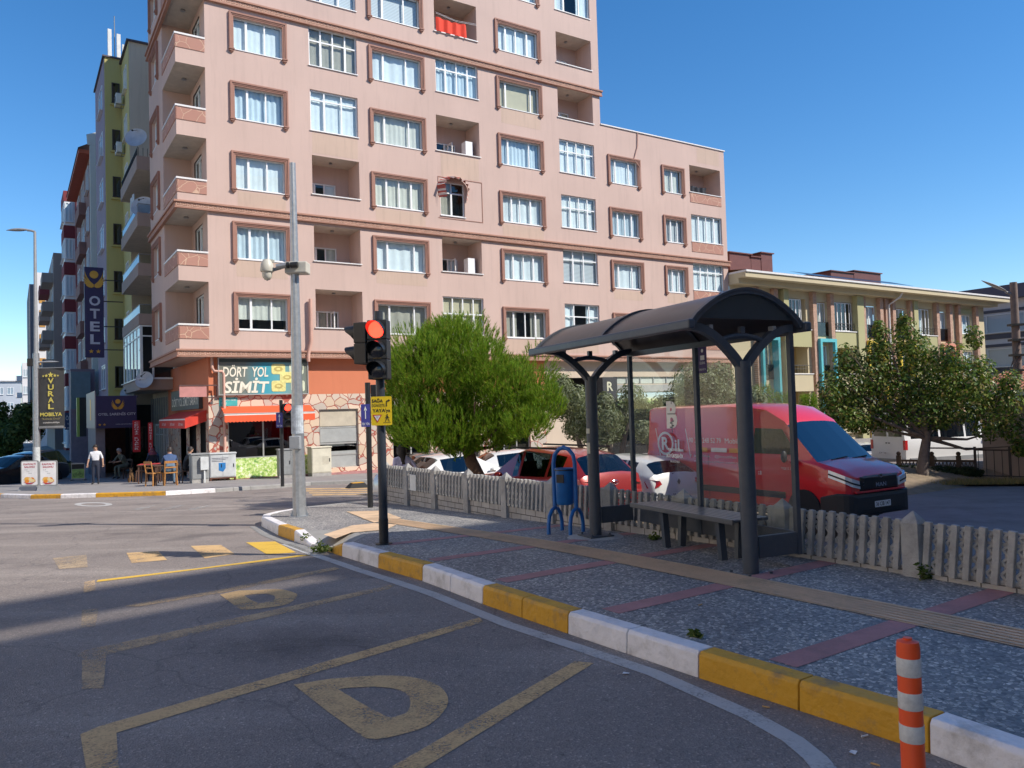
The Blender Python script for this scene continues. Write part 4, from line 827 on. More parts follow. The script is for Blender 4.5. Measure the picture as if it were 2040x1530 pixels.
# -- building with white gable and orange eaves
wz = plane(174, 268, 27)[1]
b3 = block('apartment_building', 'narrow building with a sunlit white end wall and orange eaves beyond the hotel', -2.3, 8, 27, 41, wz, CRE)
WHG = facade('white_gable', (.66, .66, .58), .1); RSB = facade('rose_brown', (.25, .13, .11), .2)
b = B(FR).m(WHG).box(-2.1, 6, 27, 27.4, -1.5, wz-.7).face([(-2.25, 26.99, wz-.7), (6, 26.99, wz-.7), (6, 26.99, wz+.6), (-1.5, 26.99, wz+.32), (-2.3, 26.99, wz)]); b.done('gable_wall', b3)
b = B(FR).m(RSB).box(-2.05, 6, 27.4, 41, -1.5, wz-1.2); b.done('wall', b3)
b = B(FR).m(mat('orange_eaves', (.42, .09, .04), .7)).box(-2.75, -2.0, 27.4, 41.2, wz-1.2, wz-.95).m(mat('dark_roof', (.06, .06, .07), .6)).face([(-2.8, 27.2, wz-.9), (-2.8, 41.3, wz-.9), (-.5, 41.3, wz+.4), (-.5, 27.2, wz+.4)]); b.done('roof', b3)
for k in range(6):
    for (p, q) in ((28.5, 30.5), (32.5, 35), (37, 39.5)): winside(b3, -2.08, [(p, q, wz-3.4-2.9*k, wz-1.7-2.9*k)], cur='w')
    b = B(FR).m(RSB).box(-2.5, -2.05, 31.5, 36, wz-4.5-2.9*k, wz-3.6-2.9*k); b.done('balcony', b3)
b = B(FR).m(mat('mauve_shop', (.25, .18, .2), .8)).box(-3.5, -2.1, 25.2, 27, -1.4, 5.2); b.done('lower_wall', b3)
b = B(FR).m(mat('teal_glass_panel', (.14, .2, .22), .3)).box(-3.52, -2.4, 24.6, 24.7, 2.6, 5.0); b.done('glass_panel', b3)
# -- maroon building with white bay windows
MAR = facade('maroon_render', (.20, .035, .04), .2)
mz = plane(147, 392, 45)[1]
b4 = block('apartment_building', 'maroon building with stacked white bay windows further down the street', -2.9, 6, 43, 60, mz, MAR)
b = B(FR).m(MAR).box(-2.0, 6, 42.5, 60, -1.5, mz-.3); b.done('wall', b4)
for k in range(7):
    z = mz-3.2*(k+1)+.4; b = B(FR).m(MAR).box(-2.85, -2.0, 44, 48, z+2.1, z+3.0).box(-2.85, -2.0, 44, 48, z-.2, z+.0).m(WHITEP).box(-2.8, -2.0, 44.05, 47.95, z, z+2.1); by = b.done('bay', b4)
    winside(b4, -2.8, [(44.4, 47.6, z+.4, z+2.0)], cur='w', ml=(.3, .65)); winfront(b4, 44.04, [(-2.72, -2.15, z+.3, z+2.0)], cur='w')
# -- grey-beige building with balconies
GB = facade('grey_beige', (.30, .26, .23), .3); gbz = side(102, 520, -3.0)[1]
b5 = block('apartment_building', 'grey beige building with cluttered balconies below the maroon bays', -3, 6, 60, 78, gbz, GB)
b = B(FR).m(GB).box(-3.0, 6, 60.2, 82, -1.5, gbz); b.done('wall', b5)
for k in range(6):
    z = gbz-3*(k+1); b = B(FR).m(GB).box(-4.0, -3.0, 61, 66, z, z+1.0); b.done('balcony', b5); b = B(FR).m(MAR if k == 0 else BEB).box(-4.0, -3.0, 70, 75, z, z+1.0); b.done('balcony', b5)
    winside(b5, -3.0, [(61.5, 65, z+1.1, z+2.6), (70.5, 74, z+1.1, z+2.6)], cur='w')
# -- far white and orange building, and two pale blocks at the end of the street
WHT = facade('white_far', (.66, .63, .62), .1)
fz = plane(112, 545, 92)[1]
b6 = block('apartment_building', 'far white building with ochre window strips at the end of the street', -3.5, 6, 92, 112, fz, WHT)
b = B(FR).m(WHT).box(-3.7, 8, 92, 110, -1.5, fz).m(mat('dark_front', (.12, .12, .14), .7)).box(-4.6, -3.71, 93, 112, 2, fz-1.5); b.done('wall', b6)
for k in range(6): b = B(FR).m(mat('ochre_strip', (.52, .26, .06), .8)).box(-3.45, -2.75, 91.93, 91.99, fz-4.2-3.3*k, fz-1.9-3.3*k); b.done('ochre_strip', b6)
def simple_block(label, px0, px1, ytop, yb, n, mt, dp=14, rows=4, cols=2, roof=None):
    u0, zt = plane(px0, ytop, n); u1, _ = plane(px1, ytop, n); r = block('apartment_building', label, u0, u1, n, n+dp, zt, mt)
    b = B(FR).m(mt).box(u0, u1, n, n+dp, -1.5, zt); b.done('wall', r)
    if roof: b = B(FR).m(roof).box(u0-.4, u1+.4, n-.4, n+dp, zt, zt+.3); b.done('roof', r)
    for k in range(rows):
        for c_ in range(cols):
            a = u0+(u1-u0)*(.12+.8*c_/cols); winfront(r, n, [(a, a+(u1-u0)*.5/cols, zt-2.6-3*k, zt-1.2-3*k)], cur=None, ml=(.5,))
            b = B(FR).m(mt).box(u0-1.0, u0, n+1+c_*5, n+4+c_*5, zt-3.2-3*k, zt-2.3-3*k); b.done('balcony', r)
    return r
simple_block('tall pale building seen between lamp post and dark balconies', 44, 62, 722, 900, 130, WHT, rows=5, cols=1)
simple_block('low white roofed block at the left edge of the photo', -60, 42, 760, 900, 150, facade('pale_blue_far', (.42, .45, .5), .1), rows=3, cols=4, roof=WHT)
# signs on the street: OZEN board, green strip, barber banners
sg2 = root('shop_sign', 'navy board reading OZEN behind the lamp post banner', 'sign', None, M=Matrix.Translation(W(-3.0, 30, 1.2)))
z1_, z0_ = plane(140, 822, 30)[1], plane(140, 856, 30)[1]; ua, ub_ = plane(129, 830, 30)[0], plane(153, 830, 30)[0]
b = B(FR).m(mat('navy_board', (.03, .05, .12), .5)).box(ua, ub_, 30, 30.1, z0_, z1_); b.done('panel', sg2)
text('ÖZEN', 'lettering', sg2, fsgn((ua+ub_)/2, 29.98, z1_-.35), (ub_-ua)*.85, .35, WHITEP, .01)
for k in range(3): text(['TAPU', 'PROJE', 'HARİTA'][k], 'lettering', sg2, fsgn((ua+ub_)/2, 29.98, z1_-.8-.3*k), (ub_-ua)*.6, .14, WHITEP, .01)
b = B(FR).m(mat('lime_strip', (.35, .42, .08), .5)); z1_, z0_ = plane(155, 792, 22)[1], plane(155, 870, 22)[1]; ua = plane(153, 800, 22)[0]; b.box(ua, ua+.14, 22, 22.5, z0_, z1_).m(BLACK).box(ua+.14, ua+.5, 22, 22.5, z0_, z1_)
b.done('shop_sign', label='narrow lime green and black upright sign beside the hotel canopy', cat='sign')
REDS = mat('red_banner', (.55, .02, .025), .6)
for i, (x0, x1, y0, y1, s_) in enumerate(((264, 280, 838, 900, 'CENGİZ KUAFÖR'), (295, 305, 842, 902, 'CENGİZ KUA'))):
    n_ = 7.5 if i == 0 else 5.8; ua, z1_ = plane(x0, y0, n_); ub_, z0_ = plane(x1, y1, n_)
    sgx = root('banner', ['red vertical barber banner nearest the hotel entrance', 'narrower red vertical barber banner closest to the tea tables'][i], 'banner', None, M=Matrix.Translation(W(ua, n_, z0_)))
    b = B(FR).m(REDS).box(ua, ub_, n_, n_+.03, z0_, z1_); b.done('panel', sgx)
    for j, ch in enumerate(s_):
        if ch != ' ': text(ch, 'lettering', sgx, fsgn((ua+ub_)/2, n_-.005, z1_-.1-(z1_-z0_-.14)*j/len(s_)), (ub_-ua)*.5, (z1_-z0_)/len(s_)*.62, WHITEP, .004, .01)
# ================= right-hand buildings =================
def fpx(x, y=640): return plane(x, y, 0)[0]
RB = root('apartment_building', 'long three storey beige building with brick pilasters and turquoise and yellow frames', 'building', None, M=FR @ Matrix.Translation((30.4, 0, -1.2)))
BG = facade('khaki_beige', (.54, .46, .30), .12); OLV = facade('pale_olive', (.40, .38, .2), .1); BRK = bricks('brick_pilaster', (.5, .28, .19), (.42, .22, .15), (.55, .45, .36), 3.2, .5, .2, .03)
TURQ = mat('turquoise_frame', (.10, .45, .50), .6); YELF = mat('yellow_frame', (.75, .55, .06), .6); PEA = mat('salmon_frame', (.6, .25, .17), .7); SM = glassm('smoked_rail_glass', (.3, .29, .28), .05)
ZT = 8.95; ZF = [6.1, 3.2, .3]
cols_ = [(30.5, 'a'), (32.2, 'p')]
b = B(FR).m(BG); RH = []
bays = []   # (u0,u1,type)
P = lambda x: fpx(x)
pil = [1503, 1540, 1617, 1652, 1715, 1750, 1761, 1775, 1810, 1862, 1888, 1905, 1940]
deep = [(P(1565), P(1606)), (P(1661), P(1699)), (P(1823), P(1857))]; slim = [(P(1625), P(1648)), (P(1721), P(1747)), (P(1783), P(1806)), (P(1868), P(1886)), (P(1510), P(1535))]; last = (P(1911), P(1934))
for fl, z in enumerate(ZF):
    for d in deep: RH.append((d[0], d[1], z+.35, z+2.35))
    for d in slim: RH.append((d[0], d[1], z+.0, z+2.25))
    RH.append((last[0], last[1], z+.6, z+2.1))
grid_wall(b, 30.35, 60.4, -1.4, ZT, RH, 0.0)
for h in RH: reveal(b, h, 0, .9 if h[1]-h[0] > 1.9 and h[0] < 56 else .2)
b.face([(60.4, 0, -1.4), (60.4, 0, ZT), (60.4, 14, ZT), (60.4, 14, -1.4)]).face([(30.35, 14, -1.4), (60.4, 14, -1.4), (60.4, 14, ZT), (30.35, 14, ZT)])
b.done('wall', RB)
for fl, z in enumerate(ZF):
    for j, d in enumerate(deep):
        if fl == 0:
            ml = (.22, .44, .66, .88) if j < 2 else (.25, .5, .75); window(RB, (d[0], d[1]-.45 if j != 1 else d[1]-.1, z+.35, z+2.3), .02, ml, curtain=None if j < 2 else 'wh', glass=GDARK if j < 2 else None, fw=.05)
        else:
            window(RB, (d[0]+.1, d[0]+1.0, z+.0+.4, z+2.1), .85, (.5,), curtain='b'); bb = B(FR).m(mat('warm_wall', (.42, .3, .12), .85)).face([(d[0], .899, z-.1), (d[1], .899, z-.1), (d[1], .899, z+2.4), (d[0], .899, z+2.4)]); bb.done('back_wall', RB)
        bb = B(FR).m(BLACK); 
        for k in range(9): bb.cyl((d[0]+(d[1]-d[0])*k/8, -.12, z+.35), (d[0]+(d[1]-d[0])*k/8, -.12, z+.85), .014, n=5)
        bb.cyl((d[0]-.1, -.12, z+.85), (d[1]+.1, -.12, z+.85), .02, n=5).cyl((d[0]-.1, -.12, z+.62), (d[1]+.1, -.12, z+.62), .012, n=5); bb.done('railing', RB)
        bb = B(FR).m(OLV if fl == 0 else BG).box(d[0]-.25, d[1]+.12, -.28, -.001, z-.85, z+.25).m(CAPW).box(d[0]-.3, d[1]+.16, -.33, -.001, z+.25, z+.31); bb.done('balcony_front', RB)
    for j, d in enumerate(slim):
        window(RB, (d[0]+.05, d[1]-.05, z, z+2.2), .12, (.5,), curtain='w'); bb = B(FR).m(SM).box(d[0]-.05, d[1]+.05, -.06, -.04, z-.05, z+.85).m(BLACK).box(d[0]-.06, d[1]+.06, -.07, -.03, z+.85, z+.89); bb.done('railing', RB)
        if fl == 1:
            bb = B(FR).m([TURQ, YELF, YELF, PEA, TURQ][j]); a, c_ = d[0]-.25, d[1]+.25
            bb.box(a, a+.2, -.5, -.001, -1, z+2.62).box(c_-.2, c_, -.5, -.001, -1, z+2.62).box(a+.2, c_-.2, -.5, -.001, z+2.4, z+2.62); bb.done('coloured_frame', RB)
    window(RB, (last[0], last[1], z+.6, z+2.1), .1, (.35, .7), curtain='w')
    bb = B(FR).m(OLV).box(last[0]-.1, last[1]+.1, -.05, -.001, z-.4, z+.5); bb.done('panel', RB); bb = B(FR).m(OLV).box(last[0]-.1, last[1]+.1, -.05, -.001, z+2.2, z+2.6); bb.done('panel', RB)
for x in pil: u = P(x); bb = B(FR).m(BRK).box(u-.19, u+.19, -.3, -.001, -1.4, ZT-.03); bb.done('brick_pilaster', RB)
for (x0, x1) in ((1553, 1563), (1699, 1712), (1812, 1820)): bb = B(FR).m(OLV).box(P(x0), P(x1), -.4, -.001, -1.4, ZT-.03); bb.done('olive_pilaster', RB)
b = B(FR).m(BG).box(30.36, 61.2, -.75, .0, ZT, ZT+.32).box(30.36, 62.0, -1.3, .0, ZT+.322, ZT+.62).m(CAPW).box(30.36, 62.05, -1.38, .0, ZT+.622, ZT+.74); b.done('cornice', RB)
m = mk('roof_tiles'); n_, l_, b_ = nodes(m); tc = n_.new('ShaderNodeTexCoord').outputs['Object']
wv = N(n_, 'ShaderNodeTexWave', bands_direction='X'); wv.inputs['Scale'].default_value = 1.6; l_.new(tc, wv.inputs[0]); nz = N(n_, 'ShaderNodeTexNoise'); nz.inputs['Scale'].default_value = 3.5; nz.inputs['Detail'].default_value = 5; l_.new(tc, nz.inputs[0])
l_.new(ramp(n_, l_, nz.outputs[0], [(.3, (.38, .13, .07)), (.7, (.55, .22, .12))]), b_.inputs[0]); b_.inputs['Roughness'].default_value = .85
bp = N(n_, 'ShaderNodeBump'); bp.inputs['Strength'].default_value = 1; bp.inputs['Distance'].default_value = .08; l_.new(wv.outputs[0], bp.inputs['Height']); l_.new(bp.outputs[0], b_.inputs['Normal']); TILE = m
b = B(FR).m(TILE).face([(30.36, -1.35, ZT+.75), (62, -1.35, ZT+.75), (60, 6.5, ZT+1.75), (30.36, 6.5, ZT+1.75)]).face([(60, 6.5, ZT+1.75), (62, -1.35, ZT+.75), (62, 14, ZT+.75)]); b.done('roof', RB)
BRN = mat('brown_metal_cladding', (.145, .05, .04), .5, var=.1)
for (x0, x1, yt, yb_) in ((1453, 1495, 503, 560), (1496, 1515, 512, 560), (1516, 1538, 504, 560), (1655, 1700, 540, 580), (1701, 1754, 540, 590)):
    nn = 2.0 if x0 > 1600 else 1.0; a, zt = plane(x0, yt, nn); c_, _ = plane(x1, yt, nn); b = B(FR).m(BRN).box(a, c_, nn, nn+(5 if x0 > 1600 else 2.5), ZT+.7, zt).box(a-.1, c_+.1, nn-.1, nn+(5.1 if x0 > 1600 else 2.6), zt+.001, zt+.07); b.done('chimney_box', RB)
b = B(FR).m(mat('solar_panel', (.02, .025, .04), .3)).face([(38, -.2, ZT+1.1), (50, -.4, ZT+1.05), (50, 1.5, ZT+1.65), (38, 1.5, ZT+1.65)]); b.done('solar_panel', RB)
b = B(FR).m(CAPW).tube([(P(1774)-.0, -1.2, ZT+.6), (P(1774)-.2, -.9, ZT), (P(1763), -.35, ZT-.5), (P(1763), -.35, -1)], .07, 8); b.done('rain_pipe', RB)
# grey building at the right edge
GRB = root('apartment_building', 'light grey building with dark parapet at the right edge of the photo', 'building', None, M=FR @ Matrix.Translation((66, -8, -1.2)))
GRW = facade('light_grey_render', (.62, .61, .64), .12); GRD = facade('dark_grey_trim', (.10, .10, .125), .1)
tg = lambda a, z, n: (66+n, a, z)
b = B(FR).m(GRW).box(66, 80, -14, 4.0, -1.4, 10.0); b.done('wall', GRB)
b = B(FR).m(GRD).box(65.0, 80, -14, 5.2, 10.0, 11.15); b.done('parapet', GRB)
for z in (7.2, 4.2, 1.2):
    b = B(FR).m(GRD).box(65.93, 65.999, -.7 if z > 2 else -1.0, 3.4, z-.55, z-.1); b.done('trim_band', GRB); b = B(FR).m(GRD).box(65.9, 65.999, -.8, 3.5, z+1.75, z+2.0); b.done('trim_band', GRB)
    window(GRB, (-.6, 3.3, z, z+1.6), -.08, (.2, .8), tf=tg, curtain='b'); 
b = B(FR).m(facade('penthouse_render', (.5, .46, .45), .1)).box(70, 78, -8, -2, 11.15, 13.1).face([(69.9, -8, 13.1), (78, -8, 13.1), (78, -8, 13.9)]); b.done('penthouse', GRB)
b = B(FR).m(TILE).face([(69.4, -8.5, 13.05), (78.5, -8.5, 15.5), (78.5, -1.6, 15.5), (69.4, -1.6, 13.05)]); b.done('roof', GRB)
# low house with tiled roof at the right edge
hp0 = at(1958, 905, 29.5); hp1 = at(2100, 905, 27)
HSE = root('house', 'low house with beige wall and tiled roof behind the tree at the right edge', 'house', (hp0.x, 29.5, lz(29.5)), atan2(27-29.5, hp1.x-hp0.x))
b = B().m(facade('house_wall', (.33, .28, .25), .1)).box(0, 9, 0, 3.4, -.2, at(1990, 778, 29.5).z-lz(29.5)); b.done('wall', HSE); hz_ = at(1990, 778, 29.5).z-lz(29.5)
b = B().m(TILE).face([(-.7, -.7, hz_), (9.7, -.7, hz_), (8, 2, hz_+1.0), (.5, 2, hz_+1.0)]).face([(-.7, -.7, hz_), (.5, 2, hz_+1.0), (-.7, 4.1, hz_)]).m(CAPW).box(-.75, 9.7, -.78, -.7, hz_-.2, hz_); b.done('roof', HSE)
# ================= precast concrete fence along the car park =================
FM = Matrix.Translation((FNs.x, FNs.y, 0)) @ Matrix.Rotation(atan2(FD.y, FD.x), 4, 'Z')    # x = along the fence away from us, y = towards the road side (-> check), z up
fen = root('concrete_fence', 'grey precast concrete fence with wavy pickets between pavement and car park', 'fence', None, M=FM @ Matrix.Translation((-2, 0, 0)))
SP = [-3.7, -2.5, -1.27, -.03, 1.31, 2.67, 3.97, 5.24, 6.47, 7.67, 8.87, 10.04, 11.12]
CF = mat('precast_concrete', (.385, .372, .355), .85, var=.22, scale=4, bump=.55, bscale=70, dirt=((.17, .165, .155), .6, 3.))
CBR = bricks('precast_brick_panel', (.44, .41, .385), (.39, .365, .34), (.12, .11, .1), 1., .26, .095, .006, 1.)
def fgz(s): p = FNs+FD*s; return gz(p.y)+.15
for s_ in SP:
    b = B(FM).m(CF); z0 = fgz(s_)-.3; b.loft([[(s_-.075*q, -.06*q, z), (s_+.075*q, -.06*q, z), (s_+.075*q, .075*q, z), (s_-.075*q, .075*q, z)] for z, q in ((z0, 1), (.585, 1), (.6, 1.02), (.63, .85), (.70, .06))]); b.done('post', fen, bev=.006)
for i, (a, c) in enumerate(zip(SP, SP[1:])):
    a += .076; c -= .076; zb = .2; zbot = min(fgz(a), fgz(c))-.25
    b = B(FM).m(CBR).box(a, c, -.025, .02, zbot, zb); b.done('brick_panel', fen)
    n_ = max(8, round((c-a)/.112)); st = (c-a)/n_; ln_ = .022
    b = B(FM).m(CF)
    for k in range(n_):
        x = a+st*(k+.5); jz = .004*sin(k*5+i)
        b.bar((x+ln_, .034, zb-.01), (x-ln_, .034, .625+jz), .052, .046, (0, 1, 0))
        if k < n_-1:
            x2 = x+st/2; pts = [(x2+(.022 if q % 2 else -.022)+ln_*(1-q/4), -.004, zb+.02+.385*q/8) for q in range(9)]; b.tube(pts, .0235, 5)
            b.bar((x2+.02, -.012, zb+.05), (x2-.01, -.012, .58), .02, .02, (0, 1, 0))
    b.box(a, c, -.018, .012, zb, zb+.03).box(a, c, -.012, .006, .33, .36).box(a, c, -.012, .006, .49, .52).box(a, c, -.016, .01, .585, .605)
    b.done('picket_panel', fen, bev=.006)
b = B(FM).m(mat('white_card', (.7, .7, .68), .6)).box(9.55, 9.8, .075, .085, .2, .5); b.done('notice', label='small white notice fixed on the fence near its far end', cat='notice')
# ================= bus shelter =================
SA = Vector((.947, 9.418, 0)); sL = Vector((.4195, -.9077)); SM_ = Matrix.Translation((SA.x, SA.y, gz(SA.y)+.15)) @ Matrix.Rotation(atan2(sL.y, sL.x), 4, 'Z')   # x = towards us, y = towards fence
SM_ = Matrix.Translation((SA.x, SA.y, .13)) @ Matrix.Rotation(atan2(sL.y, sL.x), 4, 'Z')
ANT = mat('anthracite_paint', (.055, .066, .085), .36, var=.08, scale=6, bump=.05, dirt=((.12, .12, .12), .25, 9)); ROOFM = mat('brown_polycarbonate', (.05, .04, .042), .3, var=.2, scale=2, dirt=((.10, .09, .085), .5, 2))
sh = root('bus_shelter', 'dark grey bus shelter with curved roof and glass walls', 'bus shelter', None, M=SM_)
LP = 2.67; zR = 2.2; zT = 2.51
for x in (0, LP):
    b = B().m(ANT).cyl((x, 0, .0), (x, 0, 1.9), .071, n=24); b.done('post', sh, smooth=True)
    b = B().m(ANT).box(x-.16, x+.16, -.16, .16, -.005, .014)
    for sx in (-.12, .12):
        for sy in (-.12, .12): b.cyl((x+sx, sy, .014), (x+sx, sy, .04), .014, n=6)
    b.done('base_plate', sh)
    for s_ in (-1, 1):
        R_ = .62; pts = []
        for k in range(11):
            t = k/10; pts.append((x, s_*(.03+.55*t), 1.86+.345*sin(min(1, t*1.02)*pi/2)**.9))
        b = B().m(ANT); w_ = .035
        b.loft([[(x-w_, p[1]+q*n_[0], p[2]+q*n_[1]) if sd_ < 0 else (x+w_, p[1]+q*n_[0], p[2]+q*n_[1]) for sd_, q in ((-1, -.035), (1, -.035), (1, .035), (-1, .035))] for p, n_ in [((pts[k][0], pts[k][1], pts[k][2]), (lambda d: (-d.y*1., d.x*1.))(Vector((pts[min(k+1, 10)][1]-pts[max(k-1, 0)][1], pts[min(k+1, 10)][2]-pts[max(k-1, 0)][2])).normalized())) for k in range(11)]])
        b.done('roof_arm', sh, smooth=True)
    b = B().m(ANT).tube([(x, .28*s, 2.07+.06*(1-s*s)) for s in (-1, -.6, -.2, .2, .6, 1)], .026, 8).box(x-.02, x+.02, -.025, .025, 2.12, 2.21); b.done('cross_arc', sh)
# roof: barrel shell with ribs and side rails
X0, X1, YF, YB = -.25, LP+.10, -.65, .67; NR = 18
def arc(t, off=0): 
    y = YF+.03+(YB-YF-.06)*t; z = zR+.02+(zT-zR)*sin(pi*t)**.8 if 0 < t < 1 else zR+.02; c_ = (t-.5)*2
    return (y+off*c_*.7, z+off*(1-.4*abs(c_)))
b = B().m(ROOFM)
b.loft([[(x, *arc(k/NR)) for k in range(NR+1)]+[(x, *arc(k/NR, -.012)) for k in range(NR, -1, -1)] for x in (X0, X1)]); b.done('roof_shell', sh, smooth=True, split=30)
for x in (X0, (X0+X1)/2-.02, X1-.05):
    b = B().m(ANT).loft([[(x_, *arc(k/NR, .022)) for k in range(NR+1)]+[(x_, *arc(k/NR, -.035)) for k in range(NR, -1, -1)] for x_ in (x, x+.05)]); b.done('roof_rib', sh, smooth=True, split=30)
for y in (YF, YB):
    b = B().m(ANT).bar((X0-.04, y, zR+.01), (X1+.04, y, zR+.01), .07, .085); b.done('gutter_rail', sh, bev=.015)
b = B().m(mat('end_panel_tint', (.025, .035, .045), .3)).loft([[(x_, *arc(k/NR, -.04)) for k in range(1, NR)] for x_ in (X1-.035, X1-.03)]); b.done('roof_end_panel', sh)
for x in (0, LP):
    for s_ in (-1, 1): b = B().m(METG).box(x-.03, x+.03, s_*.36-.02, s_*.36+.02, 2.13, 2.22); b.done('clamp', sh)
# back wall: posts, glazing, low panels
YG = .565
for x in (0, LP/2-.05, LP): b = B().m(ANT).box(x-.024, x+.024, YG-.024, YG+.024, .13, zR); b.done('back_post', sh)
for (x0, x1) in ((.03, LP/2-.08), (LP/2-.02, LP-.03)):
    b = B().m(GSHEL).face([(x0, YG, .34), (x1, YG, .34), (x1, YG, zR-.06), (x0, YG, zR-.06)]); b.done('glass_panel', sh)
    b = B().m(ANT).box(x0-.005, x1+.005, YG-.018, YG+.018, .14, .335); b.done('kick_panel', sh, bev=.004)
b = B().m(ANT).bar((0, YG, zR-.03), (LP, YG, zR-.03), .05, .06); b.done('back_rail', sh)
for x in (0, LP):
    b = B().m(GSHEL).face([(x, .09, .34), (x, YG-.025, .34), (x, YG-.025, 2.1), (x, .38, 2.06), (x, .22, 1.95), (x, .09, 1.8)]); b.done('glass_panel', sh)
    b = B().m(ANT).box(x-.018, x+.018, .088, YG-.025, .14, .335); b.done('kick_panel', sh, bev=.004)
# printed emblem on the back glass
EW = mat('glass_print_white', (.85, .85, .83), .6)
def shM(x, z, y=YG-.006): return SM_ @ Matrix(((1, 0, 0, x), (0, 0, -1, y), (0, 1, 0, z), (0, 0, 0, 1)))
bx_ = .83
def px2(pts): b.face([Mx @ Vector((x, y, .001)) for x, y in pts])
text('B', 'printed_emblem', sh, shM(bx_, 1.42), .2, .31, EW, .001, .05)
b = B(Matrix.Identity(4)).m(ANT); Mx = shM(bx_+.01, 1.42, YG-.009)
for (x0, x1, y0, y1) in ((-.05, .04, .18, .195), (-.012, -.002, .12, .18), (-.012, 0, -.2, -.03), (-.045, -.015, -.1, -.085), (.0, .03, -.08, -.065), (-.045, -.015, -.15, -.135), (.0, .03, -.13, -.115), (-.09, .06, .005, .015)): px2([(x0, y0), (x1, y0), (x1, y1), (x0, y1)])
b.done('emblem_drawing', sh)
text('BALIKESİR', 'lettering', sh, shM(bx_+.03, 1.03), .23, .04, EW, .001, .02); text('BÜYÜKŞEHİR', 'lettering', sh, shM(bx_+.03, .955), .31, .062, EW, .001, .03); text('BELEDİYESİ', 'lettering', sh, shM(bx_+.03, .895), .17, .028, EW, .001, .01)
PURP = mat('purple_sticker', (.05, .015, .13), .5)
b = B(Matrix.Identity(4)).m(PURP); Mx = shM(1.42, 2.0, YG-.012); px2([(-.07, -.14), (.07, -.14), (.07, .14), (-.07, .14)]); b.done('stop_sticker', sh)
b = B(Matrix.Identity(4)).m(EW); Mx = shM(1.42, 2.0, YG-.015); px2([(.02*cos(k*.6), .1+.02*sin(k*.6)) for k in range(10)]); px2([(-.035, .0), (.035, .0), (.035, .05), (-.035, .05)]); b.done('sticker_icon', sh)
text('DURAK', 'lettering', sh, shM(1.42, 1.97, YG-.015), .09, .03, EW, .001); text('SAKARYA', 'lettering', sh, shM(1.42, 1.9, YG-.015), .11, .022, EW, .001)
for z in (.98, 1.22):
    b = B().m(mat('paper_sticker', (.55, .53, .42), .7, var=.25, scale=30, local=True)); pts = []
    b.loft([[( .0735*cos(a), .0735*sin(a), zz) for a in [(-2.6+1.6*k/8) for k in range(9)]] for zz in (z, z+(.13 if z < 1 else .06))], closed=False, caps=False); b.done('sticker', sh)
# shelter bench (stands on its own legs)
bn = root('bench', 'dark metal bench inside the bus shelter', 'bench', None, M=SM_ @ Matrix.Translation((1.5, .3, -.01)))
b = B().m(mat('bench_slats', (.10, .105, .115), .35, .3, var=.15))
for k in range(6): b.bar((-.86, -.17+.07*k, .435), (.86, -.17+.07*k, .435), .062, .03, (0, 0, 1))
b.bar((-.86, -.215, .43), (.86, -.215, .43), .02, .05); b.done('seat', bn, bev=.006)
for x in (-.35, .56):
    b = B().m(ANT).bar((x, -.10, .01), (x, -.13, .41), .055, .07, (0, 1, 0)).bar((x, .09, .01), (x, .12, .41), .055, .07, (0, 1, 0)).box(x-.05, x+.05, -.16, .16, 0, .012); b.done('leg', bn)
for x in (0, LP):
    pts = []; b = B(SM_).m(CONC).lathe([(.38, -.02), (.33, .005), (.22, .014), (.01, .016)], (x, 0, -.018), n=15); b.done('concrete_footing', sh)
# ================= blue waste bin =================
bp_ = G(1128, 1062, .15); BL = mat('blue_paint', (.012, .13, .40), .38, var=.12, scale=8, local=True, dirt=((.05, .09, .16), .3, 9))
bi = root('waste_bin', 'blue swing litter bin on hoop legs beside the bus shelter', 'waste bin', bp_, atan2(sL.y, sL.x)+pi*.69)
for s_ in (-1, 1):
    y = s_*.15; b = B().m(BL).tube([(x_, y, z_) for x_, z_ in [(-.18, 0), (-.18, .12), (-.15, .22), (-.08, .29), (0, .315), (.08, .29), (.15, .22), (.18, .12), (.18, 0)]], .024, 10); b.done('leg', bi, smooth=True)
pp = [(0, -.15, .31), (0, -.15, .88), (0, -.13, .98), (0, -.07, 1.05), (0, 0, 1.075), (0, .07, 1.05), (0, .13, .98), (0, .15, .88), (0, .15, .31)]
b = B().m(BL).tube(pp, .026, 12); b.done('hoop', bi, smooth=True)
b = B().m(BL).loft([[(.115*q*cos(a), .118*q*sin(a), z) for a in [2*pi*k/20 for k in range(20)]] for z, q in ((.36, .8), (.38, .94), (.78, 1), (.80, 1.04), (.815, 1.04), (.815, .93), (.74, .93))]); b.done('bucket', bi, smooth=True)
b = B().m(BLACK).box(-.125, -.112, -.05, .05, .64, .74).box(.112, .125, -.05, .05, .64, .74).tube([(.122*cos(a), .125*sin(a), .795) for a in [2*pi*k/20 for k in range(21)]], .008, 5); b.done('opening', bi)
bM = bi.matrix_world.copy()
for i_, s_ in enumerate(('BALIKESİR', 'BELEDİYESİ')):
    text(s_, 'lettering', bi, MW[bi.name] @ Matrix(((0, 0, 1, .118), (1, 0, 0, 0), (0, 1, 0, .54-.05*i_), (0, 0, 0, 1))), .13, .028, WHITEP, .0, .01)
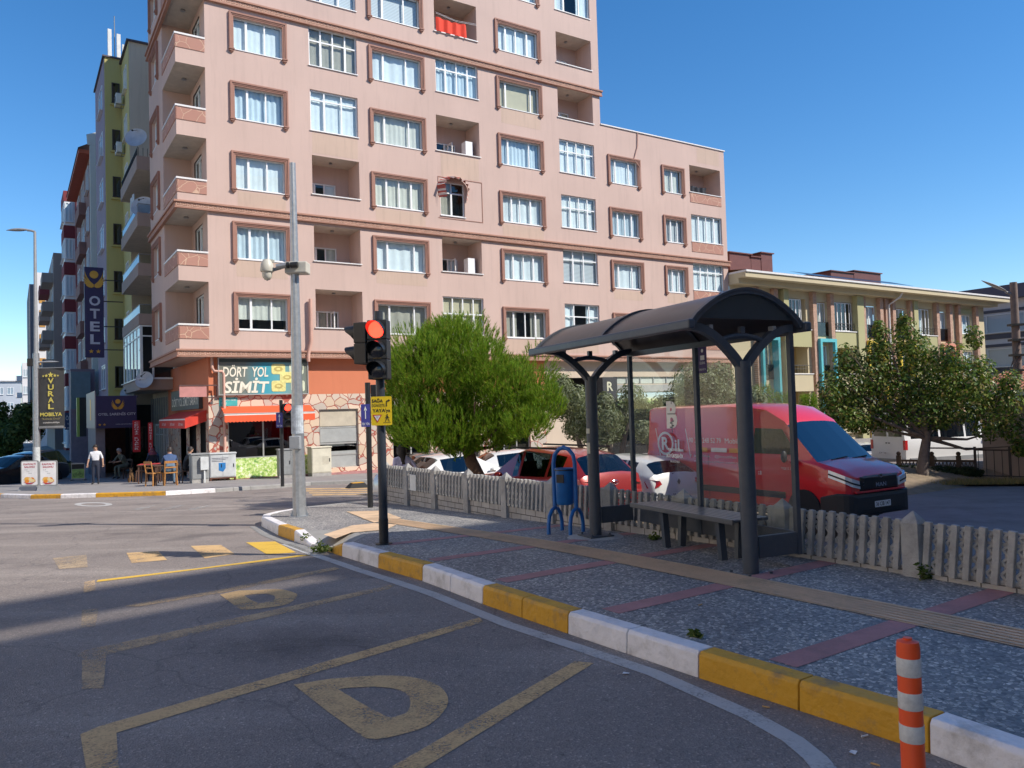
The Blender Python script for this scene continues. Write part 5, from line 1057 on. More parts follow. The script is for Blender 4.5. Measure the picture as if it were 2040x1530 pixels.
# ================= traffic lights =================
RED_ON = mat('red_lamp_lit', (.8, .05, .03), .4, emit=(1, .03, .015, 4.2)); RED_HI = mat('red_lamp_core', (1, .3, .2), .4, emit=(1, .18, .12, 6)); LENS = mat('dark_lens', (.03, .032, .04), .18, coat=.6)
BLK = mat('signal_housing', (.014, .015, .017), .38, var=.15)
def signal_head(par, x, y, z, ang, lit=0, n=3, S_=.235, name='signal_head', hood=.16):
    """housing with n lenses looking along -y turned by ang; z is the top"""
    R_ = Matrix.Translation((x, y, z)) @ Matrix.Rotation(ang, 4, 'Z'); Mw = MW[top(par).name]
    b = B(Mw @ R_).m(BLK)
    for i in range(n): b.box(-S_/2, S_/2, -.1, .07, -S_*(i+1)+.003, -S_*i-.003)
    b.box(-S_/2+.01, S_/2-.01, -.09, .06, -S_*n+.003, -.003); hd = b.done(name, par, bev=.01)
    for i in range(n):
        c = Vector((0, -.1, -S_*(i+.5))); r_ = S_*.43
        b = B(Mw @ R_).m(RED_ON if i == lit else LENS); rings = []
        for k in range(5): rr = r_*.97*(1-k/4)+.001; rings.append([(c.x+rr*cos(2*pi*j/28), c.y-.006-.02*sin(pi/2*k/4), c.z+rr*sin(2*pi*j/28)) for j in range(28)])
        b.loft(rings); b.done('lens', hd, smooth=True)
        b = B(Mw @ R_).m(BLK); o_ = []; 
        A_ = [radians(-38+256*k/20) for k in range(21)]
        pts0 = [(c.x+r_*1.03*cos(a), c.y, c.z+r_*1.03*sin(a)) for a in A_]; pts1 = [(c.x+r_*1.0*cos(a), c.y-.02-hood*(.35+.65*max(0, sin(a))**.6 if sin(a) > 0 else .3*(1+sin(a)/.62)), c.z+r_*1.0*sin(a)-.01) for a in A_]
        pts2 = [(p[0]*.965+c.x*.035, p[1], c.z+(p[2]-c.z)*.965) for p in pts1]; pts3 = [(p[0]*.965+c.x*.035, p[1], c.z+(p[2]-c.z)*.965) for p in pts0]
        for q in range(20): b.face([pts0[q], pts0[q+1], pts1[q+1], pts1[q]]).face([pts1[q], pts1[q+1], pts2[q+1], pts2[q]]).face([pts2[q], pts2[q+1], pts3[q+1], pts3[q]])
        b.done('visor', hd, smooth=True, split=60)
        b = B(Mw @ R_).m(mat('maker_strip', (.25, .16, .04), .5)).box(-.05, .05, -.103, -.1001, -S_*(i+1)+.012, -S_*(i+1)+.018); b.done('strip', hd)
    return hd
tb = G(765, 1084, .15); TLX = mat('pole_dark_blue', (.028, .035, .048), .4, var=.15, scale=5)
tl = root('traffic_light', 'near traffic light on a dark pole showing red, with yellow turn sign', 'traffic light', tb)
topz = at(762, 640, tb.y).z-tb.z
b = B().m(TLX).cyl((0, 0, .3), (0, 0, topz+.02), .052, n=20).m(BLACK).cyl((0, 0, 0), (0, 0, .3), .056, n=20).cyl((0, 0, -.0), (0, 0, .012), .1, n=16).m(TLX).cyl((0, 0, topz-.02), (0, 0, topz+.12), .052, n=20); b.done('pole', tl, smooth=True)
signal_head(tl, .02, -.1, topz, radians(-8)); signal_head(tl, -.16, .03, topz-.01, radians(-112), lit=9, n=2, S_=.25)
b = B().m(BLK).bar((0, -.05, topz-.1), (.0, .0, topz-.1), .05, .05).bar((0, -.05, topz-.62), (.0, .0, topz-.62), .05, .05).bar((-.09, .02, topz-.12), (0, 0, topz-.12), .05, .05).bar((-.09, .02, topz-.38), (0, 0, topz-.38), .05, .05); b.done('bracket', tl)
YS = mat('yellow_sign', (.78, .55, .01), .45); BI = mat('sign_black_ink', (.015, .015, .015), .5)
sz = at(765, 790, tb.y).z-tb.z; sz0 = at(765, 847, tb.y).z-tb.z; sc_ = (sz+sz0)/2; sh_ = (sz-sz0)
TSM = MW[tl.name] @ Matrix(((1, 0, 0, .02), (0, 0, -1, -.075), (0, 1, 0, sc_), (0, 0, 0, 1)))
def rrect(w_, h_, r_, n=4):
    P = []
    for cx_, cy_, a0 in ((w_/2-r_, h_/2-r_, 0), (-w_/2+r_, h_/2-r_, pi/2), (-w_/2+r_, -h_/2+r_, pi), (w_/2-r_, -h_/2+r_, 3*pi/2)):
        for k in range(n+1): P.append((cx_+r_*cos(a0+pi/2*k/n), cy_+r_*sin(a0+pi/2*k/n)))
    return P
def plate(par, M, w_, h_, mt, name='sign_plate', t=.006, r_=.015):
    b = B(M).m(mt).prism([(x, y, -t) for x, y in rrect(w_, h_, r_)], (0, 0, t)); return b.done(name, par)
sgp = plate(tl, TSM, .245, sh_, YS)
text('SAĞA', 'lettering', tl, TSM @ Matrix.Translation((-.045, sh_*.37, 0)), .13, .055, BI, .002, .02); text('DÖNÜŞTE', 'lettering', tl, TSM @ Matrix.Translation((-.035, sh_*.19, 0)), .15, .05, BI, .002, .01); text("YAYA'ya", 'lettering', tl, TSM @ Matrix.Translation((0, .0, 0)), .21, .055, BI, .002, .02)
b = B(TSM).m(BI).box(.05, .06, .0, .001, 0, 0) if False else B(TSM).m(BI)
for pts in ([(.055, .05), (.067, .05), (.067, .105), (.085, .115), (.085, .127), (.06, .12)], [(.083, .105), (.108, .121), (.083, .138)]): b.face([(x, y, .003) for x, y in pts])
for pts in ([(.06, -.06), (.075, -.06), (.078, -.09), (.057, -.09)], [(.057, -.09), (.065, -.09), (.05, -.13), (.042, -.128)], [(.07, -.09), (.078, -.09), (.095, -.125), (.087, -.13)], [(.058, -.065), (.04, -.085), (.045, -.09), (.06, -.075)], [(.075, -.065), (.095, -.085), (.09, -.09), (.075, -.075)], [(.02, -.14), (.11, -.14), (.11, -.135), (.02, -.135)]): b.face([(x, y, .003) for x, y in pts])
b.face([(.067+.009*cos(k*.63), -.049+.009*sin(k*.63), .003) for k in range(10)]); b.done('pictogram', tl)
b = B(TSM).m(REDS).face([(-.105, -.045, .002), (-.05, -.14, .002), (.005, -.045, .002)]).m(WHITEP).face([(-.088, -.055, .003), (-.05, -.12, .003), (-.012, -.055, .003)]); b.done('pictogram', tl)
text('YOL', 'lettering', tl, TSM @ Matrix.Translation((-.05, -.064, .002)), .035, .011, BI, .002); text('VER', 'lettering', tl, TSM @ Matrix.Translation((-.05, -.08, .002)), .026, .011, BI, .002)
BLUES = mat('blue_purple_sign', (.05, .05, .28), .45)
def oneway(par, M, w_, h_):
    plate(par, M, w_, h_, BLUES, r_=.01); b = B(M).m(WHITEP)
    b.face([(x*w_, y*h_, .003) for x, y in ((-.05, -.15), (.05, -.15), (.05, .25), (-.05, .25))]).face([(x*w_, y*h_, .003) for x, y in ((-.17, .22), (.17, .22), (0, .42))]); b.done('arrow', par); text('TEK YÖN', 'lettering', par, M @ Matrix.Translation((0, -.36*h_, 0)), w_*.85, h_*.13, WHITEP, .003, .01)
# the second traffic light seen from behind, on a black pole
p2 = G(738, 1011, .15); t2 = root('traffic_light', 'black traffic light turned away behind the near one, with half hidden one way sign', 'traffic light', p2)
h2 = at(737, 762, p2.y).z-p2.z
b = B().m(BLACK).cyl((0, 0, 0), (0, 0, h2), .052, n=14); b.done('pole', t2, smooth=True); signal_head(t2, .16, .08, h2-.04, radians(190), lit=9)
M2 = MW[t2.name] @ Matrix(((1, 0, 0, -.04), (0, 0, -1, -.07), (0, 1, 0, (at(737, 805, p2.y).z+at(737, 850, p2.y).z)/2-p2.z), (0, 0, 0, 1))); oneway(t2, M2, .17, (at(737, 805, p2.y).z-at(737, 850, p2.y).z))
# far traffic light
p3 = G(563, 969, .12); t3 = root('traffic_light', 'far traffic light with red lamp and purple one way sign by the corner shop', 'traffic light', p3)
h3 = at(559, 797, p3.y).z-p3.z
b = B().m(BLACK).cyl((0, 0, 0), (0, 0, h3), .055, n=14); b.done('pole', t3, smooth=True); signal_head(t3, .2, -.02, h3-.12, radians(25), lit=0, S_=.25)
M3 = MW[t3.name] @ Matrix(((1, 0, 0, -.04), (0, 0, -1, -.07), (0, 1, 0, (at(558, 822, p3.y).z+at(558, 852, p3.y).z)/2-p3.z), (0, 0, 0, 1))); oneway(t3, M3, .21, (at(558, 822, p3.y).z-at(558, 852, p3.y).z))
# ================= camera pole =================
pc = G(597, 1029, .15); cp = root('camera_pole', 'tall galvanised pole carrying surveillance cameras at the kerb corner', 'pole', pc); hc = at(580, 325, pc.y).z-pc.z
b = B().m(GALV).cyl((0, 0, 0), (0, 0, hc), .115, .05, 12); b.done('pole', cp, smooth=True, split=25)
b = B().m(GALV).box(-.15, .15, -.15, .15, -.01, .02)
for k in range(4): a = k*pi/2; b.face([(.06*cos(a), .06*sin(a), .25), (.16*cos(a), .16*sin(a), .02), (.06*cos(a), .06*sin(a), .02)])
b.done('base_plate', cp)
zc = at(583, 535, pc.y).z-pc.z; CB_ = mat('camera_box_cream', (.55, .53, .46), .45)
b = B().m(CB_).box(-.14, .24, -.13, .13, zc-.1, zc+.1); b.done('junction_box', cp, bev=.02)
b = B().m(METG).bar((-.14, -.1, zc+.02), (-.34, -.16, zc-.05), .05, .05).cyl((-.1, -.17, zc+.03), (-.26, -.2, zc-.0), .045, n=10).m(BLACK).cyl((-.02, -.16, zc+.03), (.1, -.17, zc+.035), .05, n=12).cyl((-.05, -.16, zc+.03), (-.09, -.16, zc+.03), .055, n=12); b.done('camera_arm', cp)
b = B().m(CB_).lathe([(.01, .2), (.06, .19), (.1, .12), (.115, .0), (.105, -.02)], (-.42, -.18, zc-.06), 20).lathe([(.085, -.02), (.08, -.1), (.05, -.15), (.005, -.17)], (-.42, -.18, zc-.06), 20).bar((-.42, -.18, zc+.12), (-.3, -.16, zc+.1), .04, .05); b.done('dome_camera', cp, smooth=True)
zb_ = at(592, 880, pc.y).z-pc.z; b = B().m(mat('meter_box', (.3, .32, .34), .6, bump=.3)).box(-.1, .08, -.2, -.08, zb_-.12, zb_+.1); b.done('meter_box', cp, bev=.01)
b = B().m(mat('torn_stickers', (.45, .5, .55), .7, var=.35, scale=14, local=True)); 
b.loft([[(.112*cos(a)*(1-zz/60), .112*sin(a)*(1-zz/60), zz) for a in [(-2.9+2.6*k/8) for k in range(9)]] for zz in (zb_+.14, zb_+.62)], closed=False, caps=False); b.done('torn_stickers', cp)
# ================= orange bollard =================
RO = mat('orange_plastic', (.80, .085, .015), .42, var=.06); RW_ = mat('reflective_white', (.62, .62, .6), .35, var=.12, scale=40, dirt=((.3, .3, .3), .3, 30))
d_ = 3.0; pb = at(1808, 1273, d_); bo = root('bollard', 'orange flexible bollard with white bands at the bottom right', 'bollard', (pb.x, d_, 0)); H_ = pb.z
b = B().m(RO).lathe([(.1, 0), (.1, .03), (.05, .05), (.0425, .07), (.0415, H_-.03), (.038, H_-.008), (.016, H_), (.016, H_+.006), (.001, H_+.006)], n=32); b.done('post', bo, smooth=True)
ys_ = [(1307, 1345), (1379, 1415), (1447, 1476)]
for (ya, yb2) in [(1308, 1344), (1376, 1410), (1441, 1475)]:
    za, zb2 = at(1808, ya, d_).z, at(1808, yb2, d_).z; b = B().m(RW_).lathe([(.0428, zb2), (.0436, zb2+.002), (.0436, za-.002), (.0428, za)], n=32); b.done('reflective_band', bo, smooth=True)
# ================= street furniture at the far corner =================
def cabinet(label, px, py, w_, d__, h_, mt, rz, feet=False, doors=2, yb=None):
    p = G(px, py, .12); r = root('utility_cabinet', label, 'cabinet', p, rz); z0 = .14
    b = B().m(mt).box(-w_/2, w_/2, -d__/2, d__/2, z0, h_-.06); b.done('body', r, bev=.015)
    b = B().m(mt).box(-w_/2-.03, w_/2+.03, -d__/2-.03, d__/2+.03, h_-.058, h_); b.done('lid', r, bev=.012)
    b = B().m(mat('rusty_frame', (.14, .06, .04), .8) if feet else CONC)
    if feet: b.box(-w_/2, -w_/2+.06, -d__/2, d__/2, -.02, z0-.002).box(w_/2-.06, w_/2, -d__/2, d__/2, -.02, z0-.002).box(-w_/2+.06, w_/2-.06, -d__/2, -d__/2+.04, z0-.05, z0-.002)
    else: b.box(-w_/2+.01, w_/2-.01, -d__/2+.01, d__/2-.01, -.05, z0-.002)
    b.done('base', r)
    for k in range(doors):
        a = -w_/2+.03+(w_-.06)*k/doors; c_ = -w_/2+.03+(w_-.06)*(k+1)/doors-.012
        b = B().m(mt).box(a, c_, -d__/2-.012, -d__/2-.001, z0+.04, h_-.1); dd = b.done('door', r, bev=.003); b = B().m(BLACK).box(c_-.06, c_-.03, -d__/2-.025, -d__/2-.013, h_*.48, h_*.6); b.done('handle', dd)
    return r
fz_ = atan2(DU.y, DU.x)
cgrey = mat('cabinet_grey', (.26, .27, .27), .55, bump=.1, dirt=((.2, .19, .17), .4, 4)); cwh = mat('cabinet_white', (.60, .62, .62), .5, dirt=((.4, .4, .38), .4, 4)); cbe = mat('cabinet_beige', (.62, .58, .46), .6)
c1_ = cabinet('grey electricity cabinet with a small white meter box on its front, beside the tea tables', 397, 962, .62, .5, 1.12, cgrey, fz_, doors=1)
b = B().m(cwh).box(-.02, .27, -.4, -.27, .5, .98).box(.1, .16, -.36, -.31, 0, .5); b.done('meter_box', c1_, bev=.01)
c2_ = cabinet('white cabinet on rusty feet with a blue shield sign', 444, 957, .98, .45, 1.12, cwh, fz_-.15, feet=True)
b = B(MW[c2_.name]).m(mat('sign_blue', (.03, .2, .5), .5)); b.face([(x, -.242, z) for x, z in ((-.16, .72), (.1, .72), (.1, .5), (-.0, .36), (-.16, .42))]).m(NAVY)
for k in range(3): b.box(-.42, .2-.1*k, -.2425, -.2405, .9-.06*k, .915-.06*k)
b.done('label_sign', c2_)
c3_ = cabinet('low grey cabinet behind the camera pole', 578, 952, .95, .5, 1.2, cgrey, fz_-.1)
c4_ = cabinet('pale beige switch cabinet right of the camera pole', 637, 948, .85, .6, 1.25, cbe, fz_, doors=1)
b = B().m(mat('vent_dark', (.4, .36, .28), .8)); 
for k in range(7): b.box(.02, .3, -.315, -.313, .5+.05*k, .52+.05*k)
b.done('vent', c4_)
# speed bump block
p = G(712, 972); sb = root('kerb_ramp_block', 'black and yellow rubber block lying on the cross street', 'block', p, fz_)
b = B().m(RUBBER).loft([[(-.35, -.2, 0), (.35, -.2, 0), (.35, .2, 0), (-.35, .2, 0)], [(-.2, -.12, .16), (.2, -.12, .16), (.2, .12, .16), (-.2, .12, .16)]]); b.done('body', sb); b = B().m(KY).box(-.19, .19, -.11, .11, .161, .175); b.done('yellow_cap', sb)
# shop sign and awnings
sgc = root('shop_sign', 'large board reading DÖRT YOL SİMİT with pictures of pastries', 'sign', None, M=FR @ Matrix.Translation((2.2, .2, 2.62)))
z0s, z1s = 2.66, 4.12; m = mk('sign_gradient'); n_, l_, b_ = nodes(m); tc = n_.new('ShaderNodeTexCoord').outputs['Generated']; sx = N(n_, 'ShaderNodeSeparateXYZ'); l_.new(tc, sx.inputs[0])
l_.new(ramp(n_, l_, sx.outputs[0], [(0, (.16, .16, .13)), (.28, (.17, .2, .18)), (.5, (.05, .33, .42)), (.68, (.12, .38, .42)), (.85, (.22, .3, .26)), (1, (.16, .17, .14))]), b_.inputs[0]); b_.inputs['Roughness'].default_value = .4
b = B(FR).m(m).box(.38, 4.02, .16, NF-.001, z0s, z1s); b.done('panel', sgc)
b = B(FR).m(AL)
for q in ((.34, 4.06, z1s, z1s+.04), (.34, 4.06, z0s-.04, z0s), (.34, .38, z0s, z1s), (4.02, 4.06, z0s, z1s)): b.box(q[0], q[1], .13, NF-.001, q[2], q[3])
b.m(mat('sign_top_dark', (.04, .06, .06), .6)).box(.38, 4.02, .155, .159, z1s-.14, z1s); b.done('frame', sgc)
CR = mat('sign_cream_letters', (.78, .73, .6), .5)
text('DÖRT  YOL', 'lettering', sgc, fsgn(1.43, .155, 3.62), 1.84, .5, CR, .01, .02, .15); text('SİMİT', 'lettering', sgc, fsgn(1.47, .155, 3.02), 1.84, .64, CR, .01, .03, .15)
PY = mat('pastry_yellow', (.72, .66, .25), .6, var=.25, scale=9, local=True); PY2 = mat('pastry_pale', (.62, .66, .48), .6, var=.2, scale=9)
for (x, z, w_, h_, mm) in ((2.78, 3.7, .58, .44, PY), (3.55, 3.7, .62, .44, PY2), (2.78, 2.98, .6, .46, PY), (3.6, 2.98, .6, .46, PY2), (3.15, 3.35, .62, .46, PY)):
    M_ = fsgn(x, .152 if mm is PY else .153, z); b = B(M_).m(mm).face([(a, c_, .002 if (x, z) != (3.15, 3.35) else .006) for a, c_ in rrect(w_, h_, .09)]); 
    b.m(mat('pastry_brown', (.5, .4, .12), .6)); b.face([(.18*cos(k*.45)+.0, .1*sin(k*.45), .009) for k in range(14)]); b.m(PY).face([(.09*cos(k*.45)-.01, .045*sin(k*.45), .012) for k in range(14)]); b.done('pastry_picture', sgc)
AWR = mat('awning_red', (.78, .10, .03), .75, var=.06); AWW = mat('awning_white', (.75, .7, .65), .7)
aw = root('awning', 'orange red awning with white stripe over the front shop window', 'awning', None, M=FR @ Matrix.Translation((2.2, .3, 1.6)))
b = B(FR).m(AWR); za, zb3 = 2.16, 1.86
b.face([(.45, NF-.03, za), (4.15, NF-.03, za), (4.15, -.35, zb3), (.45, -.35, zb3)]); n_s = 26
b.m(AWW).face([(.45, -.352, zb3), (4.15, -.352, zb3), (4.15, -.355, zb3-.07), (.45, -.355, zb3-.07)]).m(AWR)
for k in range(n_s):
    a = .45+3.7*k/n_s; c_ = .45+3.7*(k+1)/n_s; z_b = lambda t: 1.52+.025*abs(sin(t*pi*1.0)); b.face([(a, -.356, zb3-.07), (c_, -.356, zb3-.07), (c_, -.37, 1.54), ((a+c_)/2, -.37, 1.505), (a, -.37, 1.54)])
b.done('canopy_cloth', aw); b = B(FR).m(AL)
for u in (.5, 2.3, 4.1): b.bar((u, NF, 1.75), (u, -.33, 1.84), .03, .03)
b.box(.42, 4.18, -.36, -.33, zb3-.02, zb3+.02); b.done('arm', aw)
aw2 = root('awning', 'short red awning with writing over the side entrance', 'awning', None, M=FR @ Matrix.Translation((-.4, 3, 1.4)))
AR2 = mat('awning_red_shade', (.60, .045, .025), .75)
b = B(FR).m(AR2).face([(-.02, .7, 2.05), (-.02, 7.2, 2.05), (-.85, 7.2, 1.72), (-.85, .7, 1.72)]).m(AWW).face([(-.852, .7, 1.72), (-.852, 7.2, 1.72), (-.853, 7.2, 1.66), (-.853, .7, 1.66)]).m(AR2).face([(-.854, .7, 1.66), (-.854, 7.2, 1.66), (-.86, 7.2, 1.32), (-.86, .7, 1.32)]).face([(-.02, .7, 2.05), (-.85, .7, 1.72), (-.86, .7, 1.32), (-.02, .7, 1.6)]); b.done('canopy_cloth', aw2)
for i, n__ in enumerate((1.6, 3.6, 5.8)): text('SİMİT SARAYI', 'lettering', aw2, ssgn(-.862, n__, 1.5), 1.1, .14, AWW, .003)
b = B(FR).m(AL).bar((-.02, .8, 1.6), (-.84, .8, 1.7), .03, .03).bar((-.02, 7.1, 1.6), (-.84, 7.1, 1.7), .03, .03); b.done('arm', aw2)
sg3 = root('shop_sign', 'dark board reading DÖRT YOL SİMİT SARAYI above the side awning', 'sign', None, M=FR @ Matrix.Translation((-.1, 4, 2.1)))
b = B(FR).m(mat('charcoal_board', (.05, .06, .06), .5)).box(-.16, -.001, 1.5, 8.2, 2.12, 3.05); b.done('panel', sg3); text('DÖRT YOL SİMİT SARAYI', 'lettering', sg3, ssgn(-.162, 4.8, 2.55), 6.1, .5, CR, .005, .01)
sg4 = root('projecting_sign', 'faded pink box sign projecting from the shop corner', 'sign', None, M=FR @ Matrix.Translation((-.6, .6, 2.9)))
z_a, z_b2 = plane(400, 770, -.0)[1], plane(400, 788, 0)[1]; ua2 = plane(358, 770, 0)[0]; ub2_ = plane(412, 770, 0)[0]
b = B(FR).m(mat('faded_pink_sign', (.50, .22, .2), .6, var=.15)).box(ua2, ub2_, .05, .15, z_b2-.05, z_a); b.done('panel', sg4); b = B(FR).m(mat('rust_frame', (.1, .05, .045), .7)).bar((ua2, .1, z_a+.05), (.28, .1, z_a+.05), .05, .05).bar((.28, .1, z_a+.05), (.28, .1, z_b2-.1), .05, .05).bar((ub2_, .1, z_b2-.08), (.28, .1, z_b2-.08), .04, .04); b.done('frame', sg4)
sg5 = root('street_name_sign', 'small turquoise street name plate under the big shop board', 'sign', None, M=FR @ Matrix.Translation((.7, .2, 2.3)))
M_ = fsgn(.75, NF-.04, 2.36); plate(sg5, M_, .72, .34, mat('turquoise_plate', (.06, .42, .42), .5)); text('E. MEHMET VEHBİ', 'lettering', sg5, M_ @ Matrix.Translation((0, .08, 0)), .6, .07, WHITEP, .003); text('YOLU', 'lettering', sg5, M_ @ Matrix.Translation((-.18, -.06, 0)), .22, .09, WHITEP, .003)
# ================= left street lamp with the VURAL banner =================
plp = G(74, 969, .12); lampg = mat('lamp_grey', (.33, .34, .35), .5, .3)
lp = root('street_lamp', 'tall grey street lamp at the left carrying the black and gold banner', 'street lamp', plp); hL = at(58, 462, plp.y).z-plp.z
b = B().m(GALV).cyl((0, 0, 0), (0, 0, hL*.52), .14, .12, 14).m(lampg).cyl((0, 0, hL*.52), (0, 0, hL), .08, .05, 12); b.done('pole', lp, smooth=True)
b = B().m(lampg).tube([(0, 0, hL), (-.15, 0, hL+.05), (-.3, 0, hL+.07)], .045, 8); b.done('arm', lp)
b = B().m(lampg).loft([[(-.28-t*.86, (.13*sin(pi*min(1, max(.06, t*.9+.08))))*c_, hL+.09+.075*s_*sin(pi*min(1, max(.06, t*.8+.15)))) for c_, s_ in ((-1, 0), (-.7, .75), (0, 1), (.7, .75), (1, 0), (.7, -.5), (0, -.65), (-.7, -.5))] for t in [k/8 for k in range(9)]]); b.done('lamp_head', lp, smooth=True)
h2_ = at(68, 722, plp.y).z-plp.z; b = B().m(lampg).loft([[(.15+t*.75, (.12*sin(pi*min(1, max(.06, t*.9+.05))))*c_, h2_+.05*s_*sin(pi*min(1, max(.06, t*.9+.05)))) for c_, s_ in ((-1, 0), (-.7, .75), (0, 1), (.7, .75), (1, 0), (.7, -.5), (0, -.65), (-.7, -.5))] for t in [k/8 for k in range(9)]]).tube([(0, 0, h2_-.2), (.1, 0, h2_), (.3, 0, h2_)], .04, 7); b.done('lamp_head', lp, smooth=True)
b = B().m(BLACK)
for z in (2.1, 2.9, 3.7): b.box(-.2, -.06, -.05, .05, z*.9, z*.9+.1)
b.box(-.3, -.05, -.1, .05, h2_-.15, h2_+.15); b.done('fittings', lp)
b = B().m(mat('poster_paper', (.5, .52, .52), .8, var=.3, scale=9)); b.loft([[(.142*cos(a), .142*sin(a), zz) for a in [(-3.0+2.8*k/8) for k in range(9)]] for zz in (.7, 1.55)], closed=False, caps=False); b.done('poster', lp)
ZA, ZB = at(105, 734, plp.y), at(105, 852, plp.y); XA, XB = at(80, 800, plp.y).x-plp.x, at(129, 800, plp.y).x-plp.x
bnr = root('banner', 'black banner reading VURAL MOBILYA in gold hanging from the lamp post', 'banner', (plp.x, plp.y-.05, ZB.z))
bh = ZA.z-ZB.z; b = B().m(mat('banner_black', (.055, .055, .055), .7, var=.15))
for k in range(8):
    a = XA+(XB-XA)*k/8; c_ = XA+(XB-XA)*(k+1)/8; f1 = lambda t: -.03*sin(t*4); b.face([(a, f1(a), 0), (c_, f1(c_), 0), (c_, f1(c_), bh), (a, f1(a), bh)])
b.done('cloth', bnr, smooth=True); b = B().m(METG).cyl((0, 0, bh+.02), (XB+.05, 0, bh+.02), .02, n=6).cyl((0, 0, -.02), (XB+.05, 0, -.02), .02, n=6).box(XA-.1, XA-.05, -.03, .03, -.35, bh+.1).box(XA, XB, -.045, -.035, 0, .07); b.done('rods', bnr)
xm = (XA+XB)/2; GLD = mat('banner_gold', (.72, .6, .12), .5)
bM_ = lambda z, dx=0: MW[bnr.name] @ Matrix(((1, 0, 0, xm+dx), (0, 0, -1, -.05), (0, 1, 0, z), (0, 0, 0, 1)))
for i, ch in enumerate('VURAL'): text(ch, 'lettering', bnr, bM_(bh*(.79-.108*i)), .23, .21, GLD, .002, .03)
text('MOBILYA', 'lettering', bnr, bM_(bh*.225), .86, .15, GLD, .002, .03); text('"Kalitede Öncü"', 'lettering', bnr, bM_(bh*.155), .74, .09, mat('banner_dim', (.4, .34, .15), .5), .002); text('vuralmobilya', 'lettering', bnr, bM_(bh*.085), .66, .08, AWW, .002, .01)
for dx, rr, dz in ((0, .13, 0), (-.17, .075, -.03), (.17, .075, -.03), (-.29, .05, -.04), (.29, .05, -.04)): b = B(Matrix.Identity(4)); star(b, bM_(bh*.89+dz, dx), rr, GLD); b.done('star', bnr)
# ================= two A-frame menu boards =================
for i, (px, lab) in enumerate(((60, 'left of two white breakfast menu boards by the lamp post'), (97, 'right of two white breakfast menu boards by the lamp post'))):
    p = G(px, 977, .12); k_ = p.y/FPX
    r = root('menu_board', lab, 'menu board', p, .05, 'breakfast menu boards'); Wd, Hh = 34*k_, 50*k_
    b = B().m(METG).loft([[(-Wd*.52, -.22, 0), (Wd*.52, -.22, 0), (Wd*.52, .25, 0), (-Wd*.52, .25, 0)], [(-Wd*.48, -.1, .16), (Wd*.48, -.1, .16), (Wd*.48, .1, .16), (-Wd*.48, .1, .16)]]); b.done('base', r)
    Mb = MW[r.name] @ Matrix.Translation((0, -.02, .16+Hh/2)) @ Matrix(((1, 0, 0, 0), (0, 0, -1, 0), (0, 1, 0, 0), (0, 0, 0, 1)))
    b = B(Mb).m(METG).prism([(x, y, -.05) for x, y in rrect(Wd, Hh, .06)], (0, 0, .05)); b.done('frame', r); b = B(Mb).m(mat('menu_white', (.8, .8, .8), .5)).face([(x, y, .003) for x, y in rrect(Wd*.9, Hh*.93, .04)]); b.done('poster', r)
    DR = mat('menu_red', (.45, .02, .06), .5)
    text('KAHVALTI', 'lettering', r, Mb @ Matrix.Translation((0, Hh*.36, .002)), Wd*.68, Hh*.075, DR, .003, .03); text('SALONU', 'lettering', r, Mb @ Matrix.Translation((0, Hh*.25, .002)), Wd*.6, Hh*.075, DR, .003, .03)
    for q, s_ in enumerate(('Sıcak', 'Poğaça', 'Börek')): text(s_, 'lettering', r, Mb @ Matrix.Translation((-Wd*(.2-.12*q), Hh*(.14-.07*q), .002)), Wd*.18, Hh*.03, BI, .003)
    b = B(Mb).m(mat('food_yellow', (.75, .42, .08), .6)); rr_ = random.Random(4)
    for q in range(9): x, y = -Wd*.25+Wd*.5*rr_.random(), -Hh*.2-Hh*.12*rr_.random(); b.m([MATS['food_yellow'], mat('food_orange', (.75, .25, .03), .6), mat('food_cream', (.8, .65, .35), .6)][q % 3]).face([(x+.08*cos(k*.7), y+.06*sin(k*.7), .004+.001*q) for k in range(9)])
    b.m(DR).face([(x*Wd, y*Hh, .016) for x, y in ((-.36, -.33), (-.15, -.38), (.15, -.38), (.38, -.31), (.15, -.42), (-.15, -.43))]); b.done('food_picture', r)
# ================= right side: metal fence, low lattice fence, utility pole =================
def lotp(px, Y): q = at(px, 900, Y); return Vector((q.x, Y, lz(Y)))
fa, fb_ = lotp(1942, 27.9), lotp(2120, 26.3); dd_ = (fb_-fa); Lf = dd_.xy.length
mf = root('metal_fence', 'black metal railing in front of the low house at the right', 'fence', fa, atan2(dd_.y, dd_.x))
b = B().m(BLACK).box(0, Lf, -.02, .02, 1.02, 1.07).box(0, Lf, -.015, .015, .12, .16).box(-1.6, 0, -.02, .02, 1.08, 1.13)
b.done('rail', mf)
for k in range(int(Lf/.24)): x = .1+k*.24; b = B().m(BLACK).box(x-.011, x+.011, -.011, .011, .16, 1.02); b.done('bar', mf)
for x in (0, 1.05, 2.1, 3.1): b = B().m(BLACK).box(x-.04, x+.04, -.04, .04, 0, 1.16); b.done('post', mf)
la, lb = lotp(1790, 29.3), lotp(1940, 28.0); dd_ = lb-la; Lf = dd_.xy.length
lf = root('lattice_fence', 'low dark lattice fence behind the shrubs under the broadleaf tree', 'fence', la, atan2(dd_.y, dd_.x)); BRC = mat('brown_concrete', (.10, .075, .06), .9)
b = B().m(BRC).box(0, Lf, -.03, .03, .62, .7).box(0, Lf, -.03, .03, 0, .2)
for k in range(int(Lf/.12)): x = k*.12; b.bar((x, 0, .2), (x+.12, 0, .62), .03, .03).bar((x+.12, .004, .2), (x, .004, .62), .03, .03)
b.done('lattice', lf)
for x in (0, Lf*.45, Lf*.8): b = B().m(BRC).box(x-.08, x+.08, -.08, .08, 0, .85).ball((x, 0, .92), .08); b.done('post', lf)
